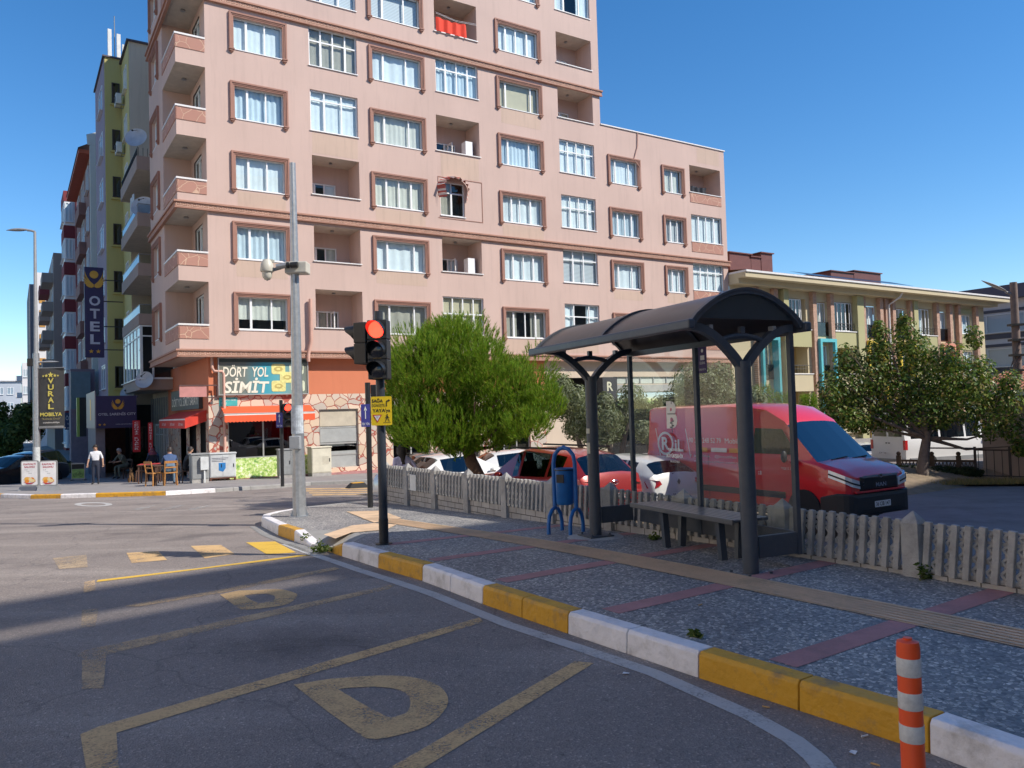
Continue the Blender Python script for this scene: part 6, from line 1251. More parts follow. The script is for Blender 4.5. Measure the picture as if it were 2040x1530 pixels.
up_ = at(2036, 900, 28.4); up = root('utility_pole', 'concrete utility pole with a lamp and loose cables at the right edge', 'pole', (up_.x, 28.4, lz(28.4))); hU = at(2036, 562, 28.4).z-lz(28.4)
b = B().m(mat('weathered_pole', (.2, .15, .13), .85, var=.25)).cyl((0, 0, 0), (0, 0, hU), .17, .12, 10); b.done('pole', up, smooth=True)
b = B().m(lampg).loft([[(-.2-t*.95, (.14*sin(pi*min(1, max(.06, t*.9+.05))))*c_, hU-.35+.45*t+.05*s_*sin(pi*min(1, max(.06, t*.9+.05)))) for c_, s_ in ((-1, 0), (-.7, .75), (0, 1), (.7, .75), (1, 0), (.7, -.5), (0, -.65), (-.7, -.5))] for t in [k/8 for k in range(9)]]).tube([(0, 0, hU-.5), (-.15, 0, hU-.4), (-.3, 0, hU-.33)], .05, 7); b.done('lamp_head', up, smooth=True)
b = B().m(BLACK); rr_ = random.Random(2)
for k in range(6): z = hU-2.2-.25*k; b.tube([(0, -.15, z), (-.3-.1*k, -.2, z-.7), (-.6-.12*k, -.2, z-1.5), (-.75-.1*k, -.2, z-1.9-.1*k)], .014, 5)
for k in range(4): b.box(-.25, .2, -.2, .1, hU-1.6-.55*k, hU-1.52-.55*k)
b.done('cables', up)
# ================= vehicles =================
def paint(name, col, metal=0.): return mat(name, col, .28, metal, var=.03, scale=2, coat=.9)
def wheel(r, x, y, R_, wd, rimc=None, sgn_=1):
    w_ = B().m(TYREM); pr = []
    T = Matrix.Translation((x, y, R_)) @ Matrix.Rotation(-sgn_*pi/2, 4, 'X')
    def lat(b, prof, n=24):
        b.loft([[tuple(T @ Vector((rr*cos(2*pi*j/n), rr*sin(2*pi*j/n), z))) for j in range(n)] for rr, z in prof])
    lat(w_, [(R_*.62, -wd*.5), (R_*.93, -wd*.5), (R_, -wd*.35), (R_, wd*.35), (R_*.93, wd*.5), (R_*.66, wd*.5), (R_*.62, wd*.42)]); wh = w_.done('wheel', r, smooth=True)
    b = B().m(rimc or RIM); lat(b, [(R_*.66, wd*.42), (R_*.66, wd*.5), (R_*.6, wd*.5), (R_*.58, wd*.3)])
    for k in range(7):
        a = 2*pi*k/7; q = [T @ Vector((rr*cos(a+da), rr*sin(a+da), zz)) for rr, da, zz in ((.08, -.7, wd*.42), (R_*.6, -.13, wd*.46), (R_*.6, .13, wd*.46), (.08, .7, wd*.42))]; b.face(q)
    lat(b, [(.085, wd*.3), (.085, wd*.45), (.05, wd*.48)]); b.done('rim', wh)
    b = B().m(BLACK); lat(b, [(R_*.6, wd*.28), (R_*.02, wd*.28)]); b.done('brake', wh)
    b = B().m(DARK); lat(b, [(R_*1.17, -wd*.52), (R_*1.17, .094), (R_*.9, .094)]); b.done('wheel_arch', r)
def car(name, label, cat, loc, heading, st, Wd, pm, wheels, R_=.31, group=None, glass=None, flat_rear=False, lights='rear', plate_txt=None, dark_low=False, emblem=None):
    """st: stations from nose (x=0) to tail: (x, zlow, zbelt, ztop, halfwidth factor, roof width factor, flag of the span to the next station)"""
    rz = atan2(heading[1], heading[0]); r = root(name, label, cat, loc, rz, group); h = Wd/2; L = st[-1][0]; glass = glass or GCAR
    rings = []
    for (x, zl, zb, zt, wf, tf, fl) in st:
        w_ = h*wf; t_ = h*tf; X = L/2-x; zm = zl+(zb-zl)*.55; half = [(w_*.86, zl), (w_*.985, zl+.1), (w_, zm), (w_*.985, zb-.06), (w_*.95, zb), (t_*1.0+(.0), zt-(.045 if zt-zb > .2 else .004)), (t_*.88, zt-.008), (t_*.5, zt+.022), (0, zt+.03)]
        rings.append([(X, y, z) for y, z in half]+[(X, -y, z) for y, z in half[::-1][1:]])
    n = len(rings[0]); nb = B().m(pm); gl = {}
    def add(key, q): gl.setdefault(key, []).append(q)
    for i in range(len(rings)-1):
        fl = st[i][6]
        for j in range(n-1):
            q = [rings[i][j], rings[i][j+1], rings[i+1][j+1], rings[i+1][j]]; sidej = j == 4 or j == n-6; topj = 5 <= j <= n-7
            if fl == 's' and sidej: add('side_window', q)
            elif fl == 'ws' and topj: add('windscreen', q)
            elif fl == 'rw' and topj: add('rear_window', q)
            elif dark_low and (j == 0 or j == n-2): nb.m(BLACK).face(q); nb.m(pm)
            else: nb.face(q)
    nb.face(rings[0][::-1]); nb.face(rings[-1])
    # weld for smooth shading
    bm = bmesh.new(); me = bpy.data.meshes.new('body')
    vm = {}; 
    for f, mi in zip(nb.f, nb.mi):
        vs = []
        for k in f:
            key = tuple(round(c, 4) for c in nb.v[k])
            if key not in vm: vm[key] = bm.verts.new(key)
            if vm[key] not in vs: vs.append(vm[key])
        if len(vs) > 2:
            try: ff = bm.faces.new(vs); ff.material_index = mi; ff.smooth = True
            except ValueError: pass
    bmesh.ops.recalc_face_normals(bm, faces=bm.faces[:]); bm.to_mesh(me); bm.free()
    for q in nb.ms: me.materials.append(q)
    o = bpy.data.objects.new('body', me); C.objects.link(o); o.parent = r; md = o.modifiers.new('s', 'EDGE_SPLIT'); md.split_angle = radians(32)
    for key, qs in gl.items():
        if key == 'side_window':
            for s_ in (1, -1):
                b = B().m(glass)
                for q in qs:
                    if q[0][1]*s_ > 0: b.face([(p[0], p[1], p[2]) for p in q])
                b.done(key, r, smooth=True)
        else:
            b = B().m(glass)
            for q in qs: b.face(q)
            b.done(key, r, smooth=True)
    for x in wheels:
        for s_ in (1, -1): wheel(r, L/2-x, s_*(h-.09), R_, .22, sgn_=-s_)
    if not dark_low: b = B().m(BLACK).box(-L/2+.5, L/2-.5, -h*.8, h*.8, st[3][1]-.12, st[3][1]+.02); b.done('underbody', r)
    else: b = B().m(BLACK).box(-L/2+.3, L/2-.3, -h*.85, h*.85, .2, .45); b.done('underbody', r)
    # interior, mirrors
    b = B().m(DARK)
    for x in (L*.43, L*.68): 
        for y in (-.35, .35): b.box(L/2-x-.07, L/2-x+.07, y-.22, y+.22, .5, st[len(st)//2][2]+.28)
    b.done('seat_backs', r)
    xm = [s[0] for s in st if s[6] == 'ws'][0]+.45; zb = [s[2] for s in st if s[6] == 'ws'][0]
    for s_ in (1, -1): b = B().m(pm).ball((L/2-xm, s_*(h+.08), zb+.06), .09, .11, .07, 10, 6); b.done('wing_mirror', r, smooth=True)
    return r, L
def hatch(L, W_, H, hood=.92, sl=1.0, tail='hatch', zl=.24):
    H0 = H
    base = [(0, zl+.12, .62, .66, .72, .6, ''), (.1, zl+.02, .72, .78, .9, .78, ''), (.45, zl, .82, hood, .98, .84, ''), (L*.27, zl, hood, hood+.07, 1, .8, 'ws'), (L*.27+.75*sl, zl, hood+.04, H-.07, 1, .7, 'p'), (L*.27+.85*sl, zl, hood+.04, H-.04, 1, .71, 's'), (L*.5, zl, hood+.05, H, 1, .72, 'p'), (L*.5+.09, zl, hood+.05, H, 1, .72, 's')]
    if tail == 'hatch': base += [(L*.72, zl, hood+.07, H-.03, 1, .71, 'p'), (L*.74, zl, hood+.08, H-.03, 1, .71, 's'), (L-.72, zl, hood+.12, H-.08, .99, .68, 'p'), (L-.5, zl, hood+.13, H-.13, .97, .64, 'rw'), (L-.14, zl+.02, hood+.08, hood+.14, .93, .72, ''), (L-.04, zl+.1, hood-.1, hood-.03, .88, .7, ''), (L, zl+.2, .62, .66, .84, .6, '')]
    else: base += [(L*.70, zl, hood+.06, H-.06, 1, .69, 'p'), (L*.715, zl, hood+.06, H-.08, 1, .68, 'rw'), (L*.835, zl, hood+.06, hood+.12, .98, .78, ''), (L-.12, zl+.03, hood, hood+.07, .92, .76, ''), (L-.03, zl+.1, hood-.1, hood-.05, .88, .7, ''), (L, zl+.2, .62, .66, .84, .6, '')]
    return base
def place(px, Y): q = at(px, 800, Y); return Vector((q.x, Y, 0))
def lights_rear(r, L, W_, z, hw=.2, hh=.09, txt=None, emb=None, zt=None, wiper=True):
    for s_ in (1, -1):
        y0, y1 = W_*.5*.93, W_*.5*.93-hw; P_ = [(.30, y0+.012, z+hh*.5), (.2, y0+.02, z-hh), (.02, y0-.1, z-hh*.9), (-.015, y1, z-.01), (.0, y1+.05, z+hh*.75), (.14, y0-.02, z+hh)]
        b = B().m(REDL).loft([[(-L/2+x-.015, s_*y, z_) for x, y, z_ in P_], [(-L/2+x+.1, s_*y*.9, z_) for x, y, z_ in P_]]); b.done('tail_lamp', r)
    M = MW[r.name] @ Matrix(((0, 0, -1, -L/2-.01), (-1, 0, 0, 0), (0, 1, 0, z-.28), (0, 0, 0, 1)))
    b = B(M).m(PLATE).face([(x, y, .0) for x, y in rrect(.52, .11, .01)]); b.done('number_plate', r); text(txt or '10 AC 347', 'lettering', r, M, .42, .07, PLATEK, .003, .01)
WHP = paint('white_car_paint', (.68, .68, .67)); SVP = paint('silver_car_paint', (.45, .46, .47), .5); RDP = paint('dark_red_car_paint', (.33, .02, .018), .15); BKP = paint('black_car_paint', (.012, .012, .016)); REDV = paint('red_van_paint', (.62, .012, .022)); GRP = paint('grey_car_paint', (.16, .17, .18), .4)
# white hatchback
hdg = Vector((-.51, .86)); Y0 = 18.5; q = place(1347, Y0); c = Vector((q.x, Y0))+hdg*2.03; zg = at(1300, 908, 19.3).z-1.47
r, L = car('parked_car', 'white hatchback seen from behind, parked beside the red van', 'car', (c.x, c.y, zg), hdg, hatch(4.06, 1.74, 1.47, .95), 1.74, WHP, (.85, 3.35))
lights_rear(r, L, 1.74, .88, .26, .1, '35 BZV 61')
b = B().m(mat('emblem_dark', (.08, .1, .12), .3, .5)).loft([[(-L/2+x_, y, z) for y, z in ((0, .97), (.045, .9), (0, .83), (-.045, .9))] for x_ in (-.005, .01)]); b.done('emblem', r); b = B().m(BLACK).bar((-L/2+.12, .1, 1.08), (-L/2+.2, -.25, 1.14), .02, .02); b.done('rear_wiper', r)
MM = MW[r.name] @ Matrix(((0, 0, -1, -L/2-.0), (-1, 0, 0, 0), (0, 1, 0, .78), (0, 0, 0, 1)))
# red SUV
hdg = Vector((-.60, .80)); Y0 = 16.0; q = place(1226, Y0); c = Vector((q.x, Y0))+hdg*2.24; zg = at(1150, 893, 16.8).z-1.68
suv = hatch(4.3, 1.84, 1.66, 1.04, .95, zl=.3)
r, L = car('parked_car', 'dark red off-road style car behind the blue litter bin', 'car', (c.x, c.y, zg), hdg, suv, 1.86, RDP, (.92, 3.6), .36)
lights_rear(r, L, 1.86, 1.0, .34, .07, '10 KL 902')
b = B().m(CHROME).tube([(-L/2-.01, .085*cos(a*pi/8), 1.0+.045*sin(a*pi/8)) for a in range(17)], .008, 5).bar((-L/2-.01, -.035, .97), (-L/2-.01, -.02, 1.03), .01, .012).bar((-L/2-.01, .02, .97), (-L/2-.01, .035, 1.03), .01, .012).bar((-L/2-.01, -.03, 1.0), (-L/2-.01, .03, 1.0), .01, .01); b.done('emblem', r)
b = B().m(BLACK).bar((.9, .62, 1.7), (-1.4, .62, 1.69), .03, .04).bar((.9, -.62, 1.7), (-1.4, -.62, 1.69), .03, .04).bar((-L/2+.16, .1, 1.2), (-L/2+.25, -.3, 1.24), .02, .02); b.done('roof_rail', r)
# silver-white saloon half behind the pine, white saloon behind it, more parked cars
def simple(px, Y, ytop, H, hd, st, W_, pm, label, wh, R_=.31, name='parked_car', grp=None):
    q = place(px, Y); zt = at(px, ytop, Y).z; hd = Vector(hd).normalized(); return car(name, label, 'car', (q.x, Y, zt-H), hd, st, W_, pm, wh, R_, grp)
r, L = simple(905, 22, 903, 1.45, (.8, .6), hatch(4.5, 1.78, 1.45, .93, 1, 'sedan'), 1.78, WHP, 'white saloon parked just behind the pine trunk', (.9, 3.5)); b = B().m(LAMPL).ball((L/2-.25, -.68, .68), .2, .12, .08); b.done('headlamp', r, smooth=True)
r, L = simple(1030, 24, 896, 1.43, (.95, .31), hatch(4.4, 1.7, 1.43, .95, .9, 'sedan'), 1.7, WHP, 'boxy older white saloon parked in front of the shops', (.85, 3.4))
r, L = simple(900, 31, 897, 1.7, (.88, .47), hatch(4.6, 1.86, 1.7, 1.0, .9), 1.86, GRP, 'dark grey car behind the girl near the fence end', (.9, 3.6), .34)
r, L = simple(1722, 42, 882, 1.45, (.2, .98), hatch(4.4, 1.76, 1.45, .93, 1, 'sedan'), 1.76, WHP, 'small white car seen from behind, left of the white minibus', (.9, 3.5)); lights_rear(r, L, 1.76, .88, .2, .1)
r, L = simple(1950, 44, 880, 1.5, (.3, .95), hatch(4.2, 1.76, 1.5, .93, 1), 1.76, RDP, 'red car glimpsed between the minibus and the low house', (.9, 3.3)); lights_rear(r, L, 1.76, .88, .2, .1)
# cars at the left
r, L = simple(28, 36.0, 908, 1.46, (-.25, -.97), hatch(4.7, 1.85, 1.46, .93, 1, 'sedan'), 1.85, BKP, 'black saloon at the left edge behind the menu boards', (.95, 3.7), .34)
r, L = simple(84, 41, 897, 1.75, (-.05, 1), hatch(4.6, 1.9, 1.75, 1.02, .9), 1.9, BKP, 'black off-road style car parked behind the lamp post', (.95, 3.6), .37)
r, L = simple(118, 46, 925, 1.45, (.15, -.98), hatch(4.5, 1.8, 1.45, .9, 1, 'sedan'), 1.8, SVP, 'silver car with a lit up front, parked beside the shops in the side street', (.9, 3.6))
for s_ in (1, -1): b = B().m(LAMPL).ball((L/2-.12, s_*.62, .68), .12, .2, .08); b.done('headlamp', r, smooth=True)
r, L = simple(10, 62, 905, 1.5, (-.1, 1), hatch(4.3, 1.76, 1.5, .93, 1), 1.76, SVP, 'pale car further up the side street at the left edge', (.9, 3.4))
# ---------------- the red van ----------------
hv = Vector((.509, -.861)); Lv = 6.0; Hv = 2.56; Wv = 2.04; fc = Vector((7.42, 16.05)); c = fc-hv*Lv/2; zg = -.92; bk = .62
vst = [(0, .3, .98, 1.03, .86, .76, ''), (.07, .24, 1.08, 1.12, .95, .84, ''), (.22, .24, 1.15, 1.2, .985, .88, ''), (.75, .24, 1.28, 1.33, .99, .90, 'ws'), (1.55, .24, 1.42, 2.12, 1, .80, 'wt'), (1.62, .24, 1.42, 2.2, 1, .80, 'wt'), (2.1, .24, 1.42, 2.46, 1, .82, 'wt'), (2.6, .24, 1.42, Hv-.03, 1, .86, ''), (3.2, .24, 1.42, Hv, 1, .88, ''), (5.9, .24, 1.42, Hv-.02, .99, .87, ''), (6.0, .3, 1.42, Hv-.06, .97, .84, '')]
rv, L = car('cargo_van', 'big red high roofed cargo van parked behind the bus shelter glass', 'van', (c.x, c.y, zg), hv, vst, Wv, REDV, (1.02, 4.75), .345, glass=glassm('van_windscreen', (.07, .10, .12), .17))
fx = L/2; sY = -Wv/2   # side facing the camera is +y or -y
sdv = -1 if (Matrix.Rotation(atan2(hv.y, hv.x), 3, 'Z') @ Vector((0, -1, 0))).dot(Vector((-.35, -.94, 0))) > 0 else 1
BMP = mat('bumper_black_plastic', (.022, .023, .026), .55, bump=.1)
b = B().m(BMP).loft([[(fx-x, y*w_, z) for y in (-1, 1) for z in ()] or [(fx-x, -w_, z0), (fx-x, w_, z0), (fx-x, w_, z1), (fx-x, -w_, z1)] for x, w_, z0, z1 in ((-.06, .76, .34, .62), (-.045, .88, .26, .69), (.0, .96, .25, .71), (.08, 1.015, .24, .72), (.22, 1.045, .24, .72), (.62, 1.05, .24, .62))]); b.done('front_bumper', rv, bev=.03)
b = B().m(mat('grille_slot', (.006, .006, .007), .5)).box(fx+.035, fx+.064, -.62, .62, .27, .31).box(fx+.035, fx+.064, -.62, .62, .36, .385); b.done('lower_intake', rv)
b = B().m(REDV).bar((fx+.03, -.8, .735), (fx+.03, .8, .735), .05, .04); b.done('bumper_lip', rv, bev=.01)
b = B().m(mat('grille_black', (.012, .012, .014), .3)).loft([[(fx-x, -w_, z0), (fx-x, w_, z0), (fx-x, w_*.97, z1), (fx-x, -w_*.97, z1)] for x, w_, z0, z1 in ((-.05, .54, .79, 1.0), (-.02, .62, .75, 1.03), (.1, .64, .75, 1.03))]); b.done('grille', rv)
b = B().m(CHROME)
for z in (1.035, .93, .87): b.bar((fx+.045, -.56, z), (fx+.045, .56, z), .02 if z > 1 else .008, .045 if z > 1 else .01)
b.done('chrome_strip', rv)
Mf = MW[rv.name] @ Matrix(((0, 0, 1, fx+.052), (1, 0, 0, 0), (0, 1, 0, .86), (0, 0, 0, 1)))
text('MAN', 'lettering', rv, Mf @ Matrix.Translation((0, -.0, 0)), .34, .085, CHROME, .004, .03)
b = B(Mf).m(CHROME).face([(.06*cos(k*.63), .175+.045*sin(k*.63), .012) for k in range(10)]).m(BLACK).face([(.04*cos(k*.63), .178+.025*sin(k*.63), .014) for k in range(10)]); b.done('emblem', rv)
Mp = MW[rv.name] @ Matrix(((0, 0, 1, fx+.075), (1, 0, 0, 0), (0, 1, 0, .47), (0, 0, 0, 1))); b = B(Mp).m(PLATE).face([(x, y, .002) for x, y in rrect(.52, .125, .01)]); b.done('number_plate', rv); text('36 CIB 147', 'lettering', rv, Mp, .44, .08, PLATEK, .005, .012)
for s_ in (1, -1):
    bo_ = [(-.035, .63, .80), (-.035, .87, .85), (.045, .995, .92), (.40, 1.04, 1.03)]; tp2 = [(-.035, .66, .96), (-.02, .87, 1.02), (.06, .97, 1.07), (.42, 1.0, 1.18)]
    b = B().m(LAMPL).loft([[(fx-p[0], s_*p[1], p[2]), (fx-q[0], s_*q[1], q[2]), (fx-q[0]-.08, s_*(q[1]-.1), q[2]), (fx-p[0]-.08, s_*(p[1]-.1), p[2])] for p, q in zip(bo_, tp2)]); b.done('headlamp', rv)
    b = B().m(BLACK)
    for p, q in zip([Vector(a_).lerp(Vector(c_), .45) for a_, c_ in zip(bo_, tp2)][:-1], [Vector(a_).lerp(Vector(c_), .45) for a_, c_ in zip(bo_, tp2)][1:]): b.bar((fx-p.x+.008, s_*(p.y+.004), p.z), (fx-q.x+.004, s_*(q.y+.006), q.z), .01, .03)
    b.done('lamp_divider', rv)
    b = B().m(BMP).ball((fx-1.42, s_*(Wv/2+.1), 1.42), .06, .08, .13, 12, 8); b.done('wing_mirror', rv, smooth=True)
    b = B().m(mat('fog_lamp', (.4, .4, .42), .2)).box(fx-.02, fx+.03, s_*.72-.1, s_*.72+.1, .33, .36); b.done('fog_lamp', rv)
b = B().m(BLACK).tube([(fx-.72, -.5, 1.345), (fx-.78, .1, 1.385)], .014, 5).tube([(fx-.72, .2, 1.345), (fx-.78, .75, 1.37)], .014, 5); b.done('wiper', rv)
b = B().m(BLACK).tube([(fx-2.55, 0, Hv), (fx-2.85, 0, Hv+.28)], .008, 5); b.done('antenna', rv)
# side door window, rub strip, seams, writing on the side we see
ys = sdv*(Wv/2*.985+.006)
def sq(pts, mt, nm, off=0.): b = B().m(mt).face([(fx-x, sdv*(y_+off), z) for x, y_, z in pts]); return b.done(nm, rv)
yt = lambda z: Wv/2*(.953-(max(0, z-1.42)/(Hv-1.42))*.07)+.006
sq([(1.22, yt(1.5)-.0, 1.5), (1.62, yt(2.0)-.05, 2.0), (2.38, yt(2.02)-.05, 2.02), (2.42, yt(1.46), 1.46), (1.25, yt(1.46), 1.46)], glassm('van_side_glass', (.05, .06, .06), .1), 'side_window', .012)
b = B().m(BMP).box(fx-5.9, fx-1.5, sdv*Wv/2-.01, sdv*Wv/2+.018, .52, .66); b.done('rub_strip', rv)
for x in (2.5, 3.75): b = B().m(BLACK).box(fx-x-.006, fx-x+.006, ys-.002, ys+.002, .4, 1.4); b.done('door_seam', rv)
Ms = lambda x, z, o=.012: MW[rv.name] @ Matrix(((-sdv*-1. if False else (1 if sdv < 0 else -1), 0, 0, fx-x), (0, 0, sdv, sdv*(Wv/2*.985+o)), (0, 1, 0, z), (0, 0, 0, 1)))
PW = mat('vinyl_white', (.7, .68, .68), .5); PO = mat('vinyl_orange', (.65, .28, .05), .5)
text('iL', 'lettering', rv, Ms(2.15, 1.0), .16, .16, PW, .0, .01); text('TGE 5.180', 'lettering', rv, Ms(1.42, 1.16), .34, .05, PW, .004)
text('+90 332 248 52 79', 'lettering', rv, Ms(3.9, 1.72), 1.15, .12, PW, .0); text('Mobil', 'lettering', rv, Ms(3.0, 1.72), .4, .12, PW, .0); text('f  incatlifex   @incatlifex', 'lettering', rv, Ms(3.6, 1.34), 1.5, .08, PW, .0); text('www.incatlifex.com.tr', 'lettering', rv, Ms(3.5, 1.22), 1.5, .05, PW, .0); text('iL', 'lettering', rv, Ms(4.75, 1.58), .3, .3, PW, .0, .02)
def disc(x, z, r_): 
    b = B(Ms(x, z, .012)).m(PW)
    for k in range(20):
        a0, a1 = 2*pi*k/20, 2*pi*(k+1)/20; b.face([(r_*cos(a0), r_*sin(a0), 0), (r_*cos(a1), r_*sin(a1), 0), (r_*.8*cos(a1), r_*.8*sin(a1), 0), (r_*.8*cos(a0), r_*.8*sin(a0), 0)])
    b.done('round_logo', rv); text('R', 'lettering', rv, Ms(x, z), r_*.9, r_*1.1, PW, .0, .03)
disc(2.5, 1.0, .13); disc(5.25, 1.62, .3)
for (x, z, w_, mt) in ((3.4, 1.5, .5, PW), (3.95, 1.5, .35, PO), (2.9, 1.5, .35, PO), (2.65, 1.5, .15, PW)): b = B(Ms(x, z)).m(mt).face([(-w_/2, -.05, 0), (w_/2, -.05, 0), (w_/2, .05, 0), (-w_/2, .05, 0)]); b.done('colour_bar', rv)
for (x0, z0, x1, z1) in ((5.6, 2.0, 5.45, 1.3), (4.5, 2.0, 4.35, 1.3)): b = B().m(PW).bar((fx-x0, sdv*(Wv/2*.985+.014), z0), (fx-x1, sdv*(Wv/2*.985+.014), z1), .004, .02); b.done('stripe', rv)
# white minibus
ang = radians(197.5); hb = -Vector((cos(ang), sin(ang))); Y0 = 34; q = place(1765, Y0); Lb = 5.6
mst = [(0, .3, .9, .95, .85, .75, ''), (.1, .26, 1.1, 1.15, .95, .85, ''), (.8, .26, 1.3, 1.35, 1, .9, 'ws'), (1.6, .26, 1.4, 2.3, 1, .82, 's'), (2.3, .26, 1.4, 2.55, 1, .84, ''), (2.4, .26, 1.4, 2.55, 1, .84, 's'), (3.7, .26, 1.4, 2.55, 1, .84, ''), (3.8, .26, 1.4, 2.55, 1, .84, 's'), (5.3, .26, 1.4, 2.53, 1, .84, ''), (5.6, .3, 1.4, 2.5, .97, .82, '')]
c = Vector((q.x, Y0))+hb*Lb/2; zb_ = at(1765, 939, Y0).z
mb, L = car('minibus', 'white minibus parked behind the broadleaf tree', 'minibus', (c.x, c.y, zb_), hb, mst, 2.04, WHP, (1.0, 4.4), .34)
for s_ in (1, -1):
    b = B().m(REDL).box(-L/2-.02, -L/2+.1, s_*.93-.07, s_*.93+.07, .95, 1.35); b.done('tail_lamp', mb); b = B().m(GCAR).face([(-L/2-.012, s_*.06, 1.5), (-L/2-.012, s_*.8, 1.5), (-L/2-.012, s_*.72, 2.2), (-L/2-.012, s_*.06, 2.2)]); b.done('rear_window', mb)
    b = B().m(BLACK).box(-L/2-.016, -L/2-.012, s_*.08-.05, s_*.08+.05, 1.2, 1.24); b.done('door_handle', mb)
b = B().m(METG).box(-L/2-.08, -L/2+.2, -.98, .98, .3, .55).box(-L/2+.2, L/2-.7, -1.04, -1.0, .35, .6); b.done('grey_bumper', mb)
M = MW[mb.name] @ Matrix(((0, 0, -1, -L/2-.02), (-1, 0, 0, .3), (0, 1, 0, .78), (0, 0, 0, 1))); b = B(M).m(PLATE).face([(x, y, .0) for x, y in rrect(.5, .12, .01)]); b.done('number_plate', mb); text('10 M 1193', 'lettering', mb, M, .42, .08, PLATEK, .004)
# ================= trees and plants =================
def cloud(name, parent, V, n_per, mt, label=None, cat=None, kind=None):
    """V: (n, n_per, 3) local vertices of small separate faces"""
    me = bpy.data.meshes.new(name); n = V.shape[0]; me.vertices.add(n*n_per); me.vertices.foreach_set('co', V.reshape(-1).astype(np.float32))
    me.loops.add(n*n_per); me.loops.foreach_set('vertex_index', np.arange(n*n_per, dtype=np.int32)); me.polygons.add(n); me.polygons.foreach_set('loop_start', np.arange(0, n*n_per, n_per, dtype=np.int32))
    me.polygons.foreach_set('loop_total', np.full(n, n_per, dtype=np.int32)); me.update(); me.validate(); me.materials.append(mt)
    o = bpy.data.objects.new(name, me); C.objects.link(o); o.parent = parent
    if kind: o['kind'] = kind
    return o
def unit(a): return a/np.maximum(np.linalg.norm(a, axis=1, keepdims=True), 1e-6)
def needles(P, D, L, wd, nb, rg, spread=.75):
    """each shoot: nb thin blades fanned along an axis D"""
    n = len(P); V = np.zeros((n*nb, 3, 3)); t = rg.random((n, nb)); az = rg.random((n, nb))*2*pi
    a = unit(np.cross(D, rg.normal(size=(n, 3)))); b = np.cross(D, a)
    base = P[:, None, :]+D[:, None, :]*(t*L[:, None])[..., None]
    rad = a[:, None, :]*np.cos(az)[..., None]+b[:, None, :]*np.sin(az)[..., None]
    dr = D[:, None, :]*(1-spread*.5)+rad*spread; dr /= np.linalg.norm(dr, axis=2, keepdims=True); ll = (.06+.05*rg.random((n, nb)))[..., None]
    sdn = np.cross(dr, rad+.3); sdn /= np.maximum(np.linalg.norm(sdn, axis=2, keepdims=True), 1e-6)
    V = np.stack([base-sdn*wd, base+sdn*wd, base+dr*ll], 2).reshape(-1, 3, 3); return V
def leaves(P, nrm, sz, rg, asp=.5, droop=.3):
    n = len(P); a = unit(np.cross(nrm, rg.normal(size=(n, 3)))); a[:, 2] -= droop; a = unit(a); b = unit(np.cross(a, nrm+rg.normal(size=(n, 3))*.5)); s = (sz*(.6+.8*rg.random(n)))[:, None]
    return np.stack([P-a*s*.5, P-a*s*.05+b*s*asp*.5, P+a*s*.5, P-a*s*.05-b*s*asp*.5], 1)
def trunk(r, pts, rad, mt, n=10): b = B().m(mt).tube(pts, rad, n); return b.done('trunk', r, smooth=True)
def branches(r, o_, tips, r0, mt, rg):
    b = B().m(mt); o_ = Vector(o_)
    for t in tips:
        t = Vector(t); m_ = o_.lerp(t, .5)+Vector(rg.normal(size=3)*.12)+Vector((0, 0, -.1)); b.tube([o_, o_.lerp(m_, .5), m_, t], [r0, r0*.75, r0*.5, r0*.18], 6)
    return b.done('limbs', r, smooth=True)
BARK = mat('pine_bark', (.13, .075, .05), .9, var=.3, scale=14, bump=1., bscale=18); BARK2 = mat('grey_bark', (.16, .13, .11), .9, var=.25, scale=10, bump=.7, bscale=14)
rg = np.random.default_rng(11)
# --- pine
pb_ = place(943, 17.6); pr = root('pine_tree', 'bushy bright green pine with a leaning trunk behind the fence', 'tree', (pb_.x, 17.6, lz(17.6)))
S1 = 17.6/FPX; base_y = 818+(EYE-lz(17.6))/S1
def pl(px, py, dy=0.): return np.array([(px-943)*S1, dy, (base_y-py)*S1])
blobs = [(905, 695, 62, 55), (850, 725, 55, 50), (800, 735, 38, 40), (960, 735, 60, 55), (820, 790, 55, 50), (880, 780, 60, 60), (1005, 775, 55, 45), (950, 800, 65, 60), (1060, 790, 48, 42), (1080, 815, 38, 34), (1020, 830, 60, 48), (840, 840, 55, 45), (795, 812, 32, 40), (910, 850, 60, 45), (975, 865, 52, 38), (1045, 850, 42, 28), (862, 868, 42, 28), (915, 893, 30, 18), (900, 668, 40, 30), (870, 690, 40, 32), (800, 860, 30, 26), (1030, 740, 28, 20), (1000, 872, 22, 12)]
Ps = []; Ds = []
for i, (x, y, rx, ry) in enumerate(blobs):
    c = pl(x, y, rg.normal()*.35); n = int(560*(rx*ry)/3000)+110; d = unit(rg.normal(size=(n, 3))); 
    depth = max(rx, ry)*S1*1.15; q = d*np.array([rx*S1, depth, ry*S1])*(.62+.46*rg.random((n, 1))**.8); Ps.append(c+q); dd = unit(d*.7+np.array([0, 0, 1.15])+rg.normal(size=(n, 3))*.2); Ds.append(dd)
for i in range(9): c = pl(780+rg.random()*300, 660+rg.random()*200, 1.2+rg.random()*.4); n = 150; d = unit(rg.normal(size=(n, 3))); Ps.append(c+d*.62*(.7+.3*rg.random((n, 1)))); Ds.append(unit(d*.8+np.array([0, 0, .9])))
Pn = np.concatenate(Ps); Dn = np.concatenate(Ds); Lr = .12+.13*rg.random(len(Pn))
PINEM = leafm('pine_needles', [(.05, .11, .012), (.10, .20, .016), (.15, .30, .02), (.21, .36, .03), (.27, .39, .04), (.28, .22, .06)], .4)
cloud('crown', pr, needles(Pn, Dn, Lr, .0048, 26, rg, .42), 3, PINEM)
